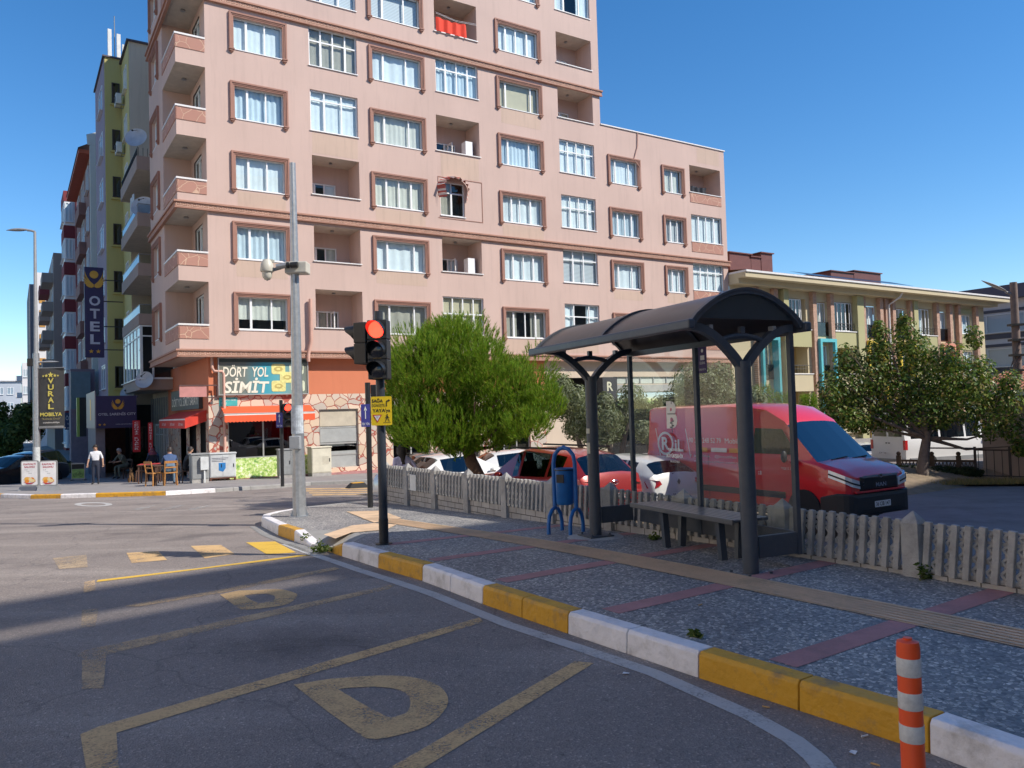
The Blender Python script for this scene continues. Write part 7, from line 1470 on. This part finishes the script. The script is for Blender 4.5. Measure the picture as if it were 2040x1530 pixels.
tp_ = pl(905, 780); trunk(pr, [(.08, 0, -.1), (.05, 0, .5), tuple(pl(948, 945)), tuple(pl(935, 915)), tuple(pl(920, 860)), tuple(tp_)], [.19, .17, .16, .14, .11, .05], BARK)
branches(pr, pl(930, 895), [tuple(pl(x, y, rg.normal()*.4)) for x, y, _, _ in blobs[:16]], .06, BARK, rg)
# --- olive trees behind the cars
OLM = leafm('olive_leaves', [(.10, .13, .06), (.16, .19, .10), (.24, .27, .16), (.32, .35, .24)], .25)
def olive(px, Y, ytop, wpx, ybot, label, seed, dens=1., bl=None):
    rg = np.random.default_rng(seed); q = place(px, Y); g = lz(Y); r = root('olive_tree', label, 'tree', (q.x, Y, g), group='olive trees along the shops'); s = Y/FPX; hzn = 818-.0297*(px-1020)
    zt = EYE-(ytop-hzn)*s-g; zb = EYE-(ybot-hzn)*s-g; w_ = wpx*s/2; P_ = []; nn = []
    nb = bl or 13
    for i in range(nb):
        c = np.array([rg.uniform(-.75, .75)*w_, rg.uniform(-.6, .6)*w_, zb+(zt-zb)*rg.uniform(.12, .86)]); rr = w_*rg.uniform(.32, .5); n = int(900*dens); d = unit(rg.normal(size=(n, 3))); P_.append(c+d*rr*(.45+.6*rg.random((n, 1)))); nn.append(d)
    P_ = np.concatenate(P_); nn = np.concatenate(nn); cloud('crown', r, leaves(P_, nn, .13, rg, .34, .1), 4, OLM)
    for k in range(2): trunk(r, [(0, 0, -.1), (.1*(k*2-1), .05, .5*zb+.2), (.3*(k*2-1), 0, zb+.3), (.5*w_*(k*2-1), 0, (zb+zt)/2)], [.13, .11, .08, .03], BARK2, 8)
    return r
olive(1165, 27, 735, 150, 880, 'left olive tree, directly behind the left shelter post', 1)
olive(1225, 26, 770, 130, 885, 'small olive tree seen through the left end of the shelter glass', 2)
olive(1300, 29, 790, 110, 880, 'low olive tree in front of the green billboard', 3)
olive(1380, 29, 728, 175, 870, 'largest olive tree, right of the green billboard', 4, 1.2)
olive(1460, 31, 755, 130, 870, 'olive tree behind the right shelter post', 5)
# young pines behind the shelter's right end
def youngpine(px, Y, ytop, wpx, label, seed):
    rg = np.random.default_rng(seed); q = place(px, Y); g = lz(Y); r = root('pine_tree', label, 'tree', (q.x, Y, g), group='young pines beyond the car park'); s = Y/FPX; hzn = 818-.0297*(px-1020); zt = EYE-(ytop-hzn)*s-g; w_ = wpx*s/2; n = 900
    t = rg.random(n)**.8; d = rg.normal(size=(n, 3)); d[:, 2] = 0; d = unit(d); rad = w_*(1-t*.8)*(.5+.5*rg.random(n)); P_ = d*rad[:, None]; P_[:, 2] = .6+(zt-.9)*t; D_ = unit(d*.6+np.array([0, 0, .8])+rg.normal(size=(n, 3))*.2)
    cloud('crown', r, needles(P_, D_, .2+.15*rg.random(n), .010, 12, rg), 3, PINEM); trunk(r, [(0, 0, -.1), (0, 0, zt*.8)], [.09, .03], BARK, 7)
youngpine(1520, 36, 760, 90, 'young pine seen through the right end of the shelter glass', 8); youngpine(1560, 34, 775, 90, 'young pine just right of the shelter end, above the red van', 9); youngpine(1612, 33, 780, 80, 'young pine above the windscreen of the red van', 10)
# --- broadleaf tree at the right
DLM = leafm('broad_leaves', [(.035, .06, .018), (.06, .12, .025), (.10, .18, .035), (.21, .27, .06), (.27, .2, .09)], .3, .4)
rg = np.random.default_rng(21); Y = 27.0; q = place(1832, Y); g = lz(Y); dt = root('broadleaf_tree', 'spreading broadleaf tree with a short trunk in front of the white minibus', 'tree', (q.x, Y, g)); s = Y/FPX; hz2 = 818-.0297*(1832-1020)
def dl(px, py, dy=0.): return np.array([(px-1832)*s, dy, EYE-(py-(818-.0297*(px-1020)))*s-g])
bl = [(1680, 770, 40, 45), (1660, 820, 28, 25), (1700, 715, 24, 30), (1735, 745, 42, 50), (1730, 815, 48, 45), (1760, 680, 17, 34), (1763, 655, 9, 18), (1750, 720, 28, 34), (1790, 780, 55, 50), (1800, 720, 36, 44), (1812, 665, 14, 42), (1808, 640, 9, 16), (1825, 700, 26, 40), (1850, 770, 50, 50), (1860, 720, 28, 30), (1868, 690, 14, 28), (1905, 765, 50, 46), (1910, 715, 24, 34), (1905, 678, 14, 22), (1945, 775, 46, 46), (1950, 735, 26, 28), (1980, 800, 40, 38), (2000, 850, 28, 30), (1960, 845, 34, 30), (2020, 890, 16, 18), (1840, 822, 60, 33), (1780, 832, 45, 28), (1900, 815, 45, 30), (1725, 848, 30, 16), (1690, 835, 28, 22), (1868, 838, 26, 18), (1990, 765, 24, 26), (1650, 790, 20, 26)]
Ps = []; Ns = []
for (x, y, rx, ry) in bl:
    c = dl(x, y, rg.normal()*.5); n = int(220+900*(rx*ry)/2400); d = unit(rg.normal(size=(n, 3))); Ps.append(c+d*np.array([rx*s, max(rx, ry)*s, ry*s])*(.35+.8*rg.random((n, 1))**.6)); Ns.append(unit(d+np.array([0, 0, .5])))
for i in range(10): c = dl(1680+rg.random()*290, 740+rg.random()*100, 1.4); n = 700; d = unit(rg.normal(size=(n, 3))); Ps.append(c+d*.75*(.4+.7*rg.random((n, 1)))); Ns.append(d)
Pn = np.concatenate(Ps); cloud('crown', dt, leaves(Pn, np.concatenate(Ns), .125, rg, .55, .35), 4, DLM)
trunk(dt, [(0, 0, -.1), (.0, 0, .5), tuple(dl(1836, 905)), tuple(dl(1843, 870)), tuple(dl(1838, 800))], [.24, .19, .17, .14, .07], BARK2)
branches(dt, dl(1842, 872), [tuple(dl(x, y, rg.normal()*.3)) for x, y, _, _ in bl[::2]], .08, BARK2, rg)
# --- shrubs under it, dry grass verge, weeds
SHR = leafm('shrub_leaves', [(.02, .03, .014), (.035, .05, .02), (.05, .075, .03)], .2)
for i, (px, Y, w_, h_, lab) in enumerate(((1765, 28.4, 1.1, .6, 'dark shrub left of the broadleaf trunk'), (1800, 28.2, .9, .55, 'dark shrub touching the broadleaf trunk on its left'), (1872, 28.2, 1.0, .5, 'dark shrub right of the broadleaf trunk'), (1915, 28.0, .8, .45, 'low dark shrub next to the metal railing'))):
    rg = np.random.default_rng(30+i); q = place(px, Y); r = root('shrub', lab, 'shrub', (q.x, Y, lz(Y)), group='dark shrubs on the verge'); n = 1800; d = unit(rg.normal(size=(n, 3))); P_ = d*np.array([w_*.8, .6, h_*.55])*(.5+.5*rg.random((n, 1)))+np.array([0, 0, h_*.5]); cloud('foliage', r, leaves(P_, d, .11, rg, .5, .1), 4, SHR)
    b = B().m(BARK2)
    for k in range(5): b.tube([(0, 0, 0), (w_*.4*sin(k*1.3), .2*cos(k), h_*.8)], [.025, .01], 5)
    b.done('stem', r)
ERT = mat('dry_earth', (.23, .175, .12), .95, var=.25, scale=3, bump=.6, bscale=20, dirt=((.13, .12, .06), .6, 2))
vl = [lotp(1640, 27.2), lotp(1800, 26.4), lotp(2150, 25.0), lotp(2150, 33), lotp(1640, 34)]
sheet('verge', [tuple(v.xy) for v in vl], .05, ERT, lambda y: lz(y))
rg = np.random.default_rng(5); n = 5200; px = 1690+rg.random(n)*400; V_ = []
for k in range(n):
    Yk = 26.3-(px[k]-1690)*.0033+rg.random()*1.4; q = at(px[k], 900, Yk); V_.append((q.x, Yk, lz(Yk)+.05))
P_ = np.array(V_); a = rg.random(n)*2*pi; hh = .05+.13*rg.random(n); wv_ = np.stack([np.cos(a)*.012, np.sin(a)*.012, np.zeros(n)], 1); tipv = P_+np.stack([rg.normal(size=n)*.05, rg.normal(size=n)*.05, hh], 1)
go = cloud('dry_grass', None, np.stack([P_-wv_, P_+wv_, tipv], 1), 3, leafm('dry_grass_blades', [(.2, .16, .07), (.3, .24, .1), (.12, .13, .04)], .2), kind='stuff'); tag(go, 'dry grass along the verge in front of the shrubs', 'grass')
GRN = leafm('weed_leaves', [(.05, .09, .02), (.09, .14, .03), (.16, .18, .06)], .3)
def weed(p, sz, label, seed, n=160, name='weed'):
    rg = np.random.default_rng(seed); r = root(name, label, 'weed', p, group='weeds in the pavement joints'); k = 9
    D_ = unit(rg.normal(size=(k, 3))*np.array([1, 1, .3])+np.array([0, 0, .8])); st_ = B().m(mat('stem_green', (.08, .1, .03), .8))
    P_ = []
    for d in D_: st_.tube([(0, 0, 0), tuple(d*sz*.6), tuple(d*sz+np.array([0, 0, -.1*sz]))], [.004, .003, .001], 4); t = rg.random((n//k, 1)); P_.append(d*sz*t*1.05+rg.normal(size=(n//k, 3))*.12*sz)
    st_.done('stem', r); P_ = np.concatenate(P_); P_[:, 2] = np.abs(P_[:, 2]); cloud('foliage', r, leaves(P_, unit(rg.normal(size=P_.shape)+np.array([0, 0, .5])), .045 if sz < .25 else .06, rg, .5, .1), 4, GRN)
weed(G(1857, 1152, .15), .15, 'green weed at the foot of the nearest big fence post', 1, 330); weed(G(612, 1083, .0), .13, 'green weed on the white kerb stone left of the ramp', 2, 200); weed(G(640, 1099, .02), .14, 'green weed on the ramp right side by the yellow kerb stone', 3, 220)
weed(G(1385, 1268, .15), .045, 'thin dry weed between white and yellow kerb stones', 4, 90); weed(G(1305, 1075, .15), .1, 'small weed by the brick base under the bench', 5, 90)
# trees far down the side street
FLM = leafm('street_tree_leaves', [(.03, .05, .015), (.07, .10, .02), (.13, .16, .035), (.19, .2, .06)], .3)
def ftree(px, Y, ytop, wpx, ybot, label, seed, n=5000, sz=.35):
    rg = np.random.default_rng(seed); q = place(px, Y); r = root('street_tree', label, 'tree', (q.x, Y, -1.1), group='trees at the end of the side street'); s = Y/FPX; hzn = 818-.0297*(px-1020); zt = EYE-(ytop-hzn)*s+1.1; zb = EYE-(ybot-hzn)*s+1.1; w_ = wpx*s/2; P_ = []; Nn = []
    for i in range(12): c = np.array([rg.uniform(-.7, .7)*w_, rg.uniform(-.5, .5)*w_, zb+(zt-zb)*rg.uniform(.15, .8)]); d = unit(rg.normal(size=(n//12, 3))); P_.append(c+d*w_*.42*(.5+.6*rg.random((n//12, 1)))); Nn.append(d)
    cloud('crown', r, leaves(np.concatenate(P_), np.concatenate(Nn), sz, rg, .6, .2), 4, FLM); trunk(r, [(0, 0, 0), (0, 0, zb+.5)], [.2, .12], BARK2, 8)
ftree(28, 75, 800, 95, 880, 'sunlit tree at the far end of the side street', 41); ftree(8, 55, 845, 85, 905, 'dark shaded tree at the left edge of the photo', 42, 5000, .28)
# verge bank between the cross street and the lower car park
b = B().m(ERT); A0 = cross[0]; A1 = cross[1]; nrm_ = Vector((DU.y, -DU.x)); k = 40
for i in range(k):
    p, q = A0.lerp(A1, i/k), A0.lerp(A1, (i+1)/k); p2_, q2_ = p+nrm_*2.2, q+nrm_*2.2
    b.face([(p.x, p.y, gz(p.y)-.001), (q.x, q.y, gz(q.y)-.001), (q2_.x, q2_.y, lz(q2_.y)-.05), (p2_.x, p2_.y, lz(p2_.y)-.05)])
b.done('bank', kind='structure')
# litter
for i, (px, py, c_) in enumerate(((1527, 1410, 0), (1722, 1468, 0), (1248, 1342, 1), (1395, 1206, 0), (1058, 1040, 1), (998, 1163, 1), (1745, 1525, 0), (1700, 1500, 1))):
    p = G(px, py, .004 if px not in (1058, 1395) else .155); r_ = random.Random(i); a = r_.random()*3; b = B(Matrix.Translation(p) @ Matrix.Rotation(a, 4, 'Z')).m(PLATE if i % 3 else mat('filter_tan', (.5, .3, .12), .8))
    if c_ == 0: b.cyl((-.018, 0, .005), (.022, 0, .005), .0045, n=7)
    else: b.face([(-.02, -.012, .002), (.02, -.015, .006), (.024, .014, .003), (-.015, .016, .007)])
    b.done('litter', label=['cigarette end in the gutter below the long yellow kerb', 'cigarette end in the gutter near the orange bollard', 'scrap of paper on the gutter cement', 'cigarette end on the white kerb stone', 'white paper scrap on the pavement left of the litter bin', 'tiny paper scrap on the road', 'cigarette end at the bottom edge beside the bollard', 'paper scrap in the gutter left of the bollard'][i], cat='litter')
# ================= people, tables, small things by the shops =================
SKIN = mat('skin', (.42, .24, .16), .55, var=.05); HAIRM = mat('dark_hair', (.018, .012, .01), .6, var=.2); EYEW = mat('eye_white', (.6, .58, .55), .3); LIP = mat('lips', (.3, .09, .07), .5)
def figure(label, loc, rz, J, mats_, hair='short', scale=1., group=None, look=0.):
    """J: joint positions; mats_: shirt, trousers, shoes (+ 'scarf'). One continuous skinned body, hair and face as children."""
    r = root('person', label, 'person', loc, rz, group)
    bones = [('pelvis', 'waist', 'T'), ('waist', 'chest', 'S'), ('chest', 'neck', 'S'), ('neck', 'head', 'K'), ('head', 'crown', 'K')]
    for s_ in ('l', 'r'): bones += [('chest', 'sho_'+s_, 'S'), ('sho_'+s_, 'elb_'+s_, mats_.get('sleeve', 'S')), ('elb_'+s_, 'wri_'+s_, mats_.get('fore', 'K')), ('wri_'+s_, 'pal_'+s_, 'K'), ('pelvis', 'hip_'+s_, 'T'), ('hip_'+s_, 'kne_'+s_, 'T'), ('kne_'+s_, 'ank_'+s_, 'T'), ('ank_'+s_, 'toe_'+s_, 'H')]
    R_ = dict(pelvis=.135, waist=.125, chest=.15, neck=.055, head=.088, crown=.085, sho=.062, elb=.042, wri=.028, pal=.034, hip=.095, kne=.06, ank=.04, toe=.036)
    names = list(J); idx = {k: i for i, k in enumerate(names)}
    me = bpy.data.meshes.new('body'); me.from_pydata([tuple(Vector(J[k])*scale) for k in names], [(idx[a], idx[b_]) for a, b_, _ in bones], []); o = bpy.data.objects.new('body', me); C.objects.link(o)
    sk = o.modifiers.new('skin', 'SKIN'); sk.use_smooth_shade = True
    for k in names:
        q = R_[k.split('_')[0]]*scale; v = me.skin_vertices[0].data[idx[k]]; v.radius = (q*(1.12 if k in ('waist', 'pelvis', 'chest') else 1), q*(.86 if k in ('waist', 'chest') else 1)); v.use_root = (k == 'pelvis')
    ss = o.modifiers.new('sub', 'SUBSURF'); ss.levels = ss.render_levels = 2
    dg = bpy.context.evaluated_depsgraph_get(); dg.update(); m2 = bpy.data.meshes.new_from_object(o.evaluated_get(dg)); bpy.data.objects.remove(o)
    bm = bmesh.new(); bm.from_mesh(m2)
    slots = [SKIN, mats_['shirt'], mats_['trousers'], mats_['shoes']]; code = {'K': 0, 'S': 1, 'T': 2, 'H': 3}
    seg = [(Vector(J[a])*scale, Vector(J[b_])*scale, code[c_]) for a, b_, c_ in bones]
    def near(p):
        best = 9; m_ = 0
        for a, b_, c_ in seg:
            d = b_-a; t = max(0, min(1, (p-a).dot(d)/max(d.length_squared, 1e-6))); e = (p-a-d*t).length
            if e < best: best = e; m_ = c_
        return m_
    for f in bm.faces: f.material_index = near(f.calc_center_median()); f.smooth = True
    for s_ in ('l', 'r'):        # five fingers on each hand
        w_, p_ = Vector(J['wri_'+s_])*scale, Vector(J['pal_'+s_])*scale; d = (p_-w_).normalized(); sd = d.cross(Vector((0, 1, 0))); sd = sd.normalized() if sd.length > .1 else Vector((1, 0, 0)); cu_ = d.cross(sd).normalized()
        for k, (off, L) in enumerate(((-.03, .07), (-.01, .08), (.01, .075), (.03, .06), (.045, .055))):
            b = B(); st_ = p_+sd*off*scale-(d*.035 if k == 4 else d*0); dd = (d+sd*(.9 if k == 4 else off*3)).normalized()
            b.tube([st_, st_+dd*L*.45*scale, st_+(dd*.85+cu_*.22)*L*.8*scale, st_+(dd*.75+cu_*.45)*L*scale], [.009*scale, .0085*scale, .0075*scale, .005*scale], 6)
            vs = [bm.verts.new(q) for q in b.v]
            for f in b.f:
                try: ff = bm.faces.new([vs[i] for i in f]); ff.material_index = 0; ff.smooth = True
                except ValueError: pass
    me = bpy.data.meshes.new('body'); bm.to_mesh(me); bm.free()
    for s_ in slots: me.materials.append(s_)
    bo_ = bpy.data.objects.new('body', me); C.objects.link(bo_); bo_.parent = r
    h = (Vector(J['head'])+Vector(J['crown']))*.5*scale; fd = Vector((sin(look), -cos(look), 0)); sx_ = Vector((cos(look), sin(look), 0)); k_ = scale
    b = B().m(SKIN).ball(h+fd*.098*k_+Vector((0, 0, -.02*k_)), .014*k_, .02*k_, .026*k_, 8, 6).ball(h+fd*.055*k_+Vector((0, 0, -.075*k_)), .045*k_, .045*k_, .045*k_, 10, 6)
    for s_ in (-1, 1): b.m(SKIN).ball(h+sx_*s_*.092*k_+Vector((0, 0, -.01)), .015*k_, .02*k_, .03*k_, 8, 6).m(EYEW).ball(h+sx_*s_*.032*k_+fd*.086*k_+Vector((0, 0, .008*k_)), .012*k_, .008*k_, .007*k_, 8, 6).m(HAIRM).ball(h+sx_*s_*.032*k_+fd*.094*k_+Vector((0, 0, .008*k_)), .005*k_).ball(h+sx_*s_*.032*k_+fd*.088*k_+Vector((0, 0, .03*k_)), .02*k_, .006*k_, .004*k_, 8, 4)
    b.m(LIP).ball(h+fd*.092*k_+Vector((0, 0, -.06*k_)), .022*k_, .008*k_, .006*k_, 8, 4); b.done('face', r, smooth=True)
    hm = mats_.get('hair', HAIRM); b = B().m(hm)
    def cap(drop, th=.012):
        rings = []
        for i in range(9):
            ph = pi*.5*(1-i/8.0)*1.0
            ring = []
            for j in range(24):
                a = 2*pi*j/24; dirv = (sx_*cos(a)+fd*sin(a)); front = max(0, sin(a)); z = -.12*k_*drop*(1-front**.6*1.25)*(i/8.0)**2 if i else 0; rr = (.098+th)*k_*sin(min(pi/2, .12+pi*.47*i/8.0))*(1 if front < .3 else .97)
                ring.append(h+dirv*rr+Vector((0, 0, .118*k_*cos(pi*.47*i/8.0)+z)))
            rings.append(ring)
        b.loft(rings)
    cap(.6 if hair == 'short' else 1.2)
    if hair == 'long':
        b.loft([[h-fd*(.05+.02*i/6)*k_+sx_*cos(a)*(.095-.02*i/6+.012*sin(i*2+a*3))*k_-fd*sin(a)*(.05-.01*i/6)*k_+Vector((0, 0, (.06-.085*i)*k_)) for a in [2*pi*j/14 for j in range(14)]] for i in range(6)])
    if hair == 'scarf': b.loft([[h+Vector((0, 0, .02-.045*i))*k_+(sx_*cos(a)*(.108+.018*i)+fd*(sin(a)*(.10+.012*i)-.02))*k_ for a in [2*pi*j/18 for j in range(18)] ] for i in range(5)], caps=False)
    b.done('hair' if hair != 'scarf' else 'headscarf', r, smooth=True, split=70); return r
def stand(sp=.1, arm=.24, bend=.03, step=0.):
    J = dict(pelvis=(0, 0, .93), waist=(0, .01, 1.08), chest=(0, .0, 1.30), neck=(0, 0, 1.47), head=(0, -.015, 1.58), crown=(0, -.01, 1.69))
    for s_, g in (('l', -1), ('r', 1)): J.update({'sho_'+s_: (g*.185, 0, 1.39), 'elb_'+s_: (g*(.19+arm*.35), .03, 1.13), 'wri_'+s_: (g*(.19+arm*.5), -.03-bend, .89), 'pal_'+s_: (g*(.19+arm*.52), -.05-bend, .81), 'hip_'+s_: (g*.09, 0, .88), 'kne_'+s_: (g*sp, -.02+g*step*.5, .49), 'ank_'+s_: (g*sp, .02+g*step, .08), 'toe_'+s_: (g*(sp+.03), -.13+g*step, .04)})
    return J
def sit(lean=.12, arms='table', h=.46):
    J = dict(pelvis=(0, .05, h+.12), waist=(0, .03, h+.27), chest=(0, -lean*.6, h+.49), neck=(0, -lean, h+.65), head=(0, -lean-.03, h+.76), crown=(0, -lean-.03, h+.87))
    for s_, g in (('l', -1), ('r', 1)): J.update({'sho_'+s_: (g*.185, -lean*.8, h+.57), 'elb_'+s_: (g*.25, -lean-.12, h+.33), 'wri_'+s_: (g*.15, -lean-.32, h+.3), 'pal_'+s_: (g*.12, -lean-.4, h+.3), 'hip_'+s_: (g*.1, .02, h+.1), 'kne_'+s_: (g*.14, -.4, h+.06), 'ank_'+s_: (g*.15, -.36, .09), 'toe_'+s_: (g*.16, -.52, .05)})
    return J
def clothm(n, c): return mat(n, c, .85, var=.12, scale=9, bump=.2, bscale=30)
WT = clothm('white_shirt', (.72, .73, .76)); NV = clothm('navy_cloth', (.02, .025, .045)); DN = clothm('denim_blue', (.05, .09, .19)); LJ = clothm('light_jeans', (.12, .19, .27)); BKC = clothm('black_cloth', (.015, .015, .018)); LIL = clothm('lilac_shirt', (.55, .5, .68)); CMO = clothm('olive_pattern', (.12, .13, .1)); BLU = clothm('blue_shirt', (.06, .14, .3)); RDC = clothm('red_patterned', (.2, .05, .08))
pm = G(191, 965, .12); figure('man in a white T-shirt and dark trousers standing on the far pavement', pm, .25, stand(), dict(shirt=WT, trousers=NV, shoes=BKC), scale=at(191, 885, pm.y).z/1.76-pm.z/1.76)
gp = at(801, 900, 17.0); gzz = at(801, 884, 17.0).z; Jg = stand(.07, .1); Jg['elb_l'] = (-.34, .06, 1.16); Jg['wri_l'] = (-.2, -.08, 1.0); Jg['pal_l'] = (-.13, -.1, .98)
figure('girl with long dark hair and lilac T-shirt behind the fence, hand on hip', (gp.x, 17.0, gzz-1.6), radians(-150), Jg, dict(shirt=LIL, trousers=LJ, shoes=WT), hair='long', scale=.91, look=-.5)
def far(px, py, dz=.12): return G(px, py, dz)
def tt(p, dx=0, dy=0): return Vector((p.x+dx, p.y+dy, gz(p.y+dy)+.12))
p = far(340, 967); figure('person in a blue denim jacket and jeans bending over the tea table, back to us', tt(p), pi+.5, sit(.2), dict(shirt=DN, trousers=LJ, shoes=BKC, sleeve='S', fore='S'))
q1 = far(372, 962); figure('person in black sitting behind the grey cabinet', tt(q1), pi-.9, sit(.12), dict(shirt=BKC, trousers=BKC, shoes=BKC, sleeve='S', fore='S'))
q2 = far(293, 957); figure('woman in a patterned headscarf sitting at the tea table', tt(q2, 0, .6), .3, sit(.1), dict(shirt=NV, trousers=BKC, shoes=BKC, sleeve='S', fore='S', hair=RDC), hair='scarf')
q3 = far(282, 948); figure('person in a blue shirt sitting behind the woman with the headscarf', tt(q3, 0, 1.2), .6, sit(.05), dict(shirt=BLU, trousers=BKC, shoes=BKC))
q4 = far(238, 955); figure('grey haired person in an olive patterned top by the hotel door', tt(q4, 0, .5), -.5, sit(.25, h=.5), dict(shirt=CMO, trousers=CMO, shoes=BKC, hair=mat('grey_hair', (.3, .3, .3), .7)))
q5 = far(130, 958); figure('person in dark clothes standing behind the black parked car', tt(q5, -1.2, 6), .4, stand(), dict(shirt=mat('grey_shirt', (.25, .22, .2), .85), trousers=NV, shoes=BKC))
WO = mat('orange_wood', (.42, .19, .05), .55, var=.2, scale=9, local=True); WD = mat('dark_wood', (.10, .05, .03), .55, var=.2)
def chair(label, p, rz, mt, group='chairs at the tea tables', cushion=None):
    r = root('chair', label, 'chair', p, rz, group)
    for x in (-.19, .19):
        for y in (-.19, .19): b = B().m(mt).bar((x*1.12, y*1.12, 0), (x, y, .44), .035, .035, (0, 1, 0)); b.done('leg', r)
    b = B().m(cushion or mt).box(-.22, .22, -.22, .22, .44, .48); b.done('seat', r, bev=.01)
    b = B().m(mt).bar((-.2, .2, .48), (-.2, .27, .88), .035, .03, (0, 1, 0)).bar((.2, .2, .48), (.2, .27, .88), .035, .03, (0, 1, 0)).bar((-.2, .265, .85), (.2, .265, .85), .02, .09).bar((-.2, .235, .66), (.2, .235, .66), .015, .05); b.done('backrest', r); return r
def table(label, p, rz, mt, w_=.7, top_=None):
    r = root('table', label, 'table', p, rz, 'tea tables outside the corner shop')
    b = B().m(mt).box(-w_/2, w_/2, -w_/2, w_/2, .71, .75); b.done('table_top', r, bev=.008)
    for x in (-1, 1):
        for y in (-1, 1): b = B().m(mt).bar((x*w_*.44, y*w_*.44, 0), (x*w_*.42, y*w_*.42, .71), .05, .05, (0, 1, 0)); b.done('leg', r)
    return r
t1 = tt(far(322, 967), .1, .1); table('wooden tea table in front of the person in denim', t1, .5, WD, .8); t2_ = tt(far(296, 963), 0, .1); table('tea table with a red cloth by the woman in the headscarf', t2_, .3, WD, .8)
b = B(Matrix.Translation(t2_) @ Matrix.Rotation(.3, 4, 'Z')).m(clothm('red_table_cloth', (.45, .03, .03))).box(-.38, .38, -.38, .38, .752, .757); b.done('tablecloth', label='red cloth on the tea table by the headscarf woman', cat='tablecloth')
for i in range(3): b = B(Matrix.Translation(t1+Vector((-.15+.15*i, .1*(i % 2), .75)))).m(mat('tea_glass', (.35, .12, .04), .2)).lathe([(.02, 0), (.028, .0), (.02, .045), (.03, .09)], n=10); b.done('tea_glass', label=['tea glass at the left of the wooden tea table', 'tea glass in the middle of the wooden tea table', 'tea glass at the right of the wooden tea table'][i], cat='glass', group='tea glasses')
chair('orange wooden chair standing nearest the kerb', tt(far(308, 968)), 2.6, WO); chair('light wooden chair under the person in denim', tt(p, 0, 0), pi+.5, WO); chair('dark chair under the person in black', tt(q1), pi-.9, WD); chair('dark chair left of the tea table beside the dog', tt(far(283, 960)), -1.2, WD); chair('chair under the woman in the headscarf', tt(q2, 0, .6), .3, WD); chair('chair under the person in the blue shirt', tt(q3, 0, 1.2), .6, WD); chair('chair under the grey haired person by the hotel door', tt(q4, 0, .5), -.5, WD)
# small brown dog sitting
dp = tt(far(262, 961)); FUR = mat('brown_fur', (.22, .12, .055), .9, var=.25, scale=20, local=True, bump=.6, bscale=60)
dg_ = root('dog', 'small brown dog sitting beside the dark chair near the kerb', 'dog', dp, .4)
b = B().m(FUR).tube([(0, .2, .1), (0, .14, .2), (0, .04, .3), (0, -.03, .4), (0, -.06, .47)], [.09, .115, .1, .075, .055], 12).ball((0, -.1, .52), .06, .075, .06, 12, 8).tube([(0, -.15, .51), (0, -.21, .49)], [.035, .022], 8)
for s_ in (-1, 1): b.tube([(s_*.05, -.02, .32), (s_*.055, -.04, .16), (s_*.055, -.05, .02), (s_*.055, -.09, .015)], [.035, .025, .02, .02], 8).tube([(s_*.09, .2, .1), (s_*.11, .08, .13), (s_*.11, .1, .04), (s_*.11, -.01, .02)], [.06, .05, .03, .02], 8).tube([(s_*.04, -.08, .56), (s_*.06, -.07, .62)], [.025, .006], 6)
b.tube([(0, .27, .05), (.05, .38, .03), (.14, .44, .03)], [.025, .018, .008], 6); b.done('body', dg_, smooth=True, split=80)
b = B().m(BLACK).ball((0, -.215, .495), .012).ball((-.03, -.155, .54), .008).ball((.03, -.155, .54), .008); b.done('face', dg_)
# bicycle poster board, planter beside the hotel door
p = tt(far(156, 957)); r = root('poster_board', 'small poster board with a green bicycle picture in front of the silver car', 'poster board', p, .1)
b = B().m(METG).box(-.3, .3, -.02, .02, .05, .8).box(-.3, -.27, -.2, .2, 0, .05).box(.27, .3, -.2, .2, 0, .05); b.done('frame', r); b = B().m(mat('poster_green', (.25, .4, .1), .6, var=.3, scale=5)).box(-.27, .27, -.024, -.021, .1, .52).m(PLATEK).box(-.27, .27, -.024, -.021, .53, .75); b.done('poster', r)
b = B().m(BLACK)
for x in (-.12, .12): b.tube([(x+.08*cos(a*pi/8), -.03, .25+.08*sin(a*pi/8)) for a in range(17)], .006, 4)
b.tube([(-.12, -.03, .25), (-.03, -.03, .4), (.08, -.03, .4), (.12, -.03, .25)], .006, 4).tube([(-.12, -.03, .25), (.0, -.03, .25), (.08, -.03, .4)], .006, 4); b.done('bicycle_picture', r)
for i, (px, py, h_, lab) in enumerate(((172, 948, 1.0, 'bushy green potted plant left of the hotel entrance'), (252, 946, .9, 'dark leafy potted plant between hotel door and barber banner'))):
    p = tt(far(px, py), 0, 1.5); r = root('potted_plant', lab, 'plant', p, group='potted plants at the hotel entrance'); b = B().m(mat('terracotta_pot', (.3, .12, .07), .8)).lathe([(.16, 0), (.22, .36), (.2, .36), (.18, .3)], n=16); b.done('pot', r, smooth=True)
    rg = np.random.default_rng(60+i); n = 1400; d = unit(rg.normal(size=(n, 3))); P_ = d*np.array([.42, .42, h_*.5])*(.4+.6*rg.random((n, 1)))+np.array([0, 0, .35+h_*.5]); cloud('foliage', r, leaves(P_, d, .14, rg, .3, .3), 4, SHR if i else GRN); b = B().m(BARK2).cyl((0, 0, .3), (0, 0, .8), .03, n=6); b.done('stem', r)
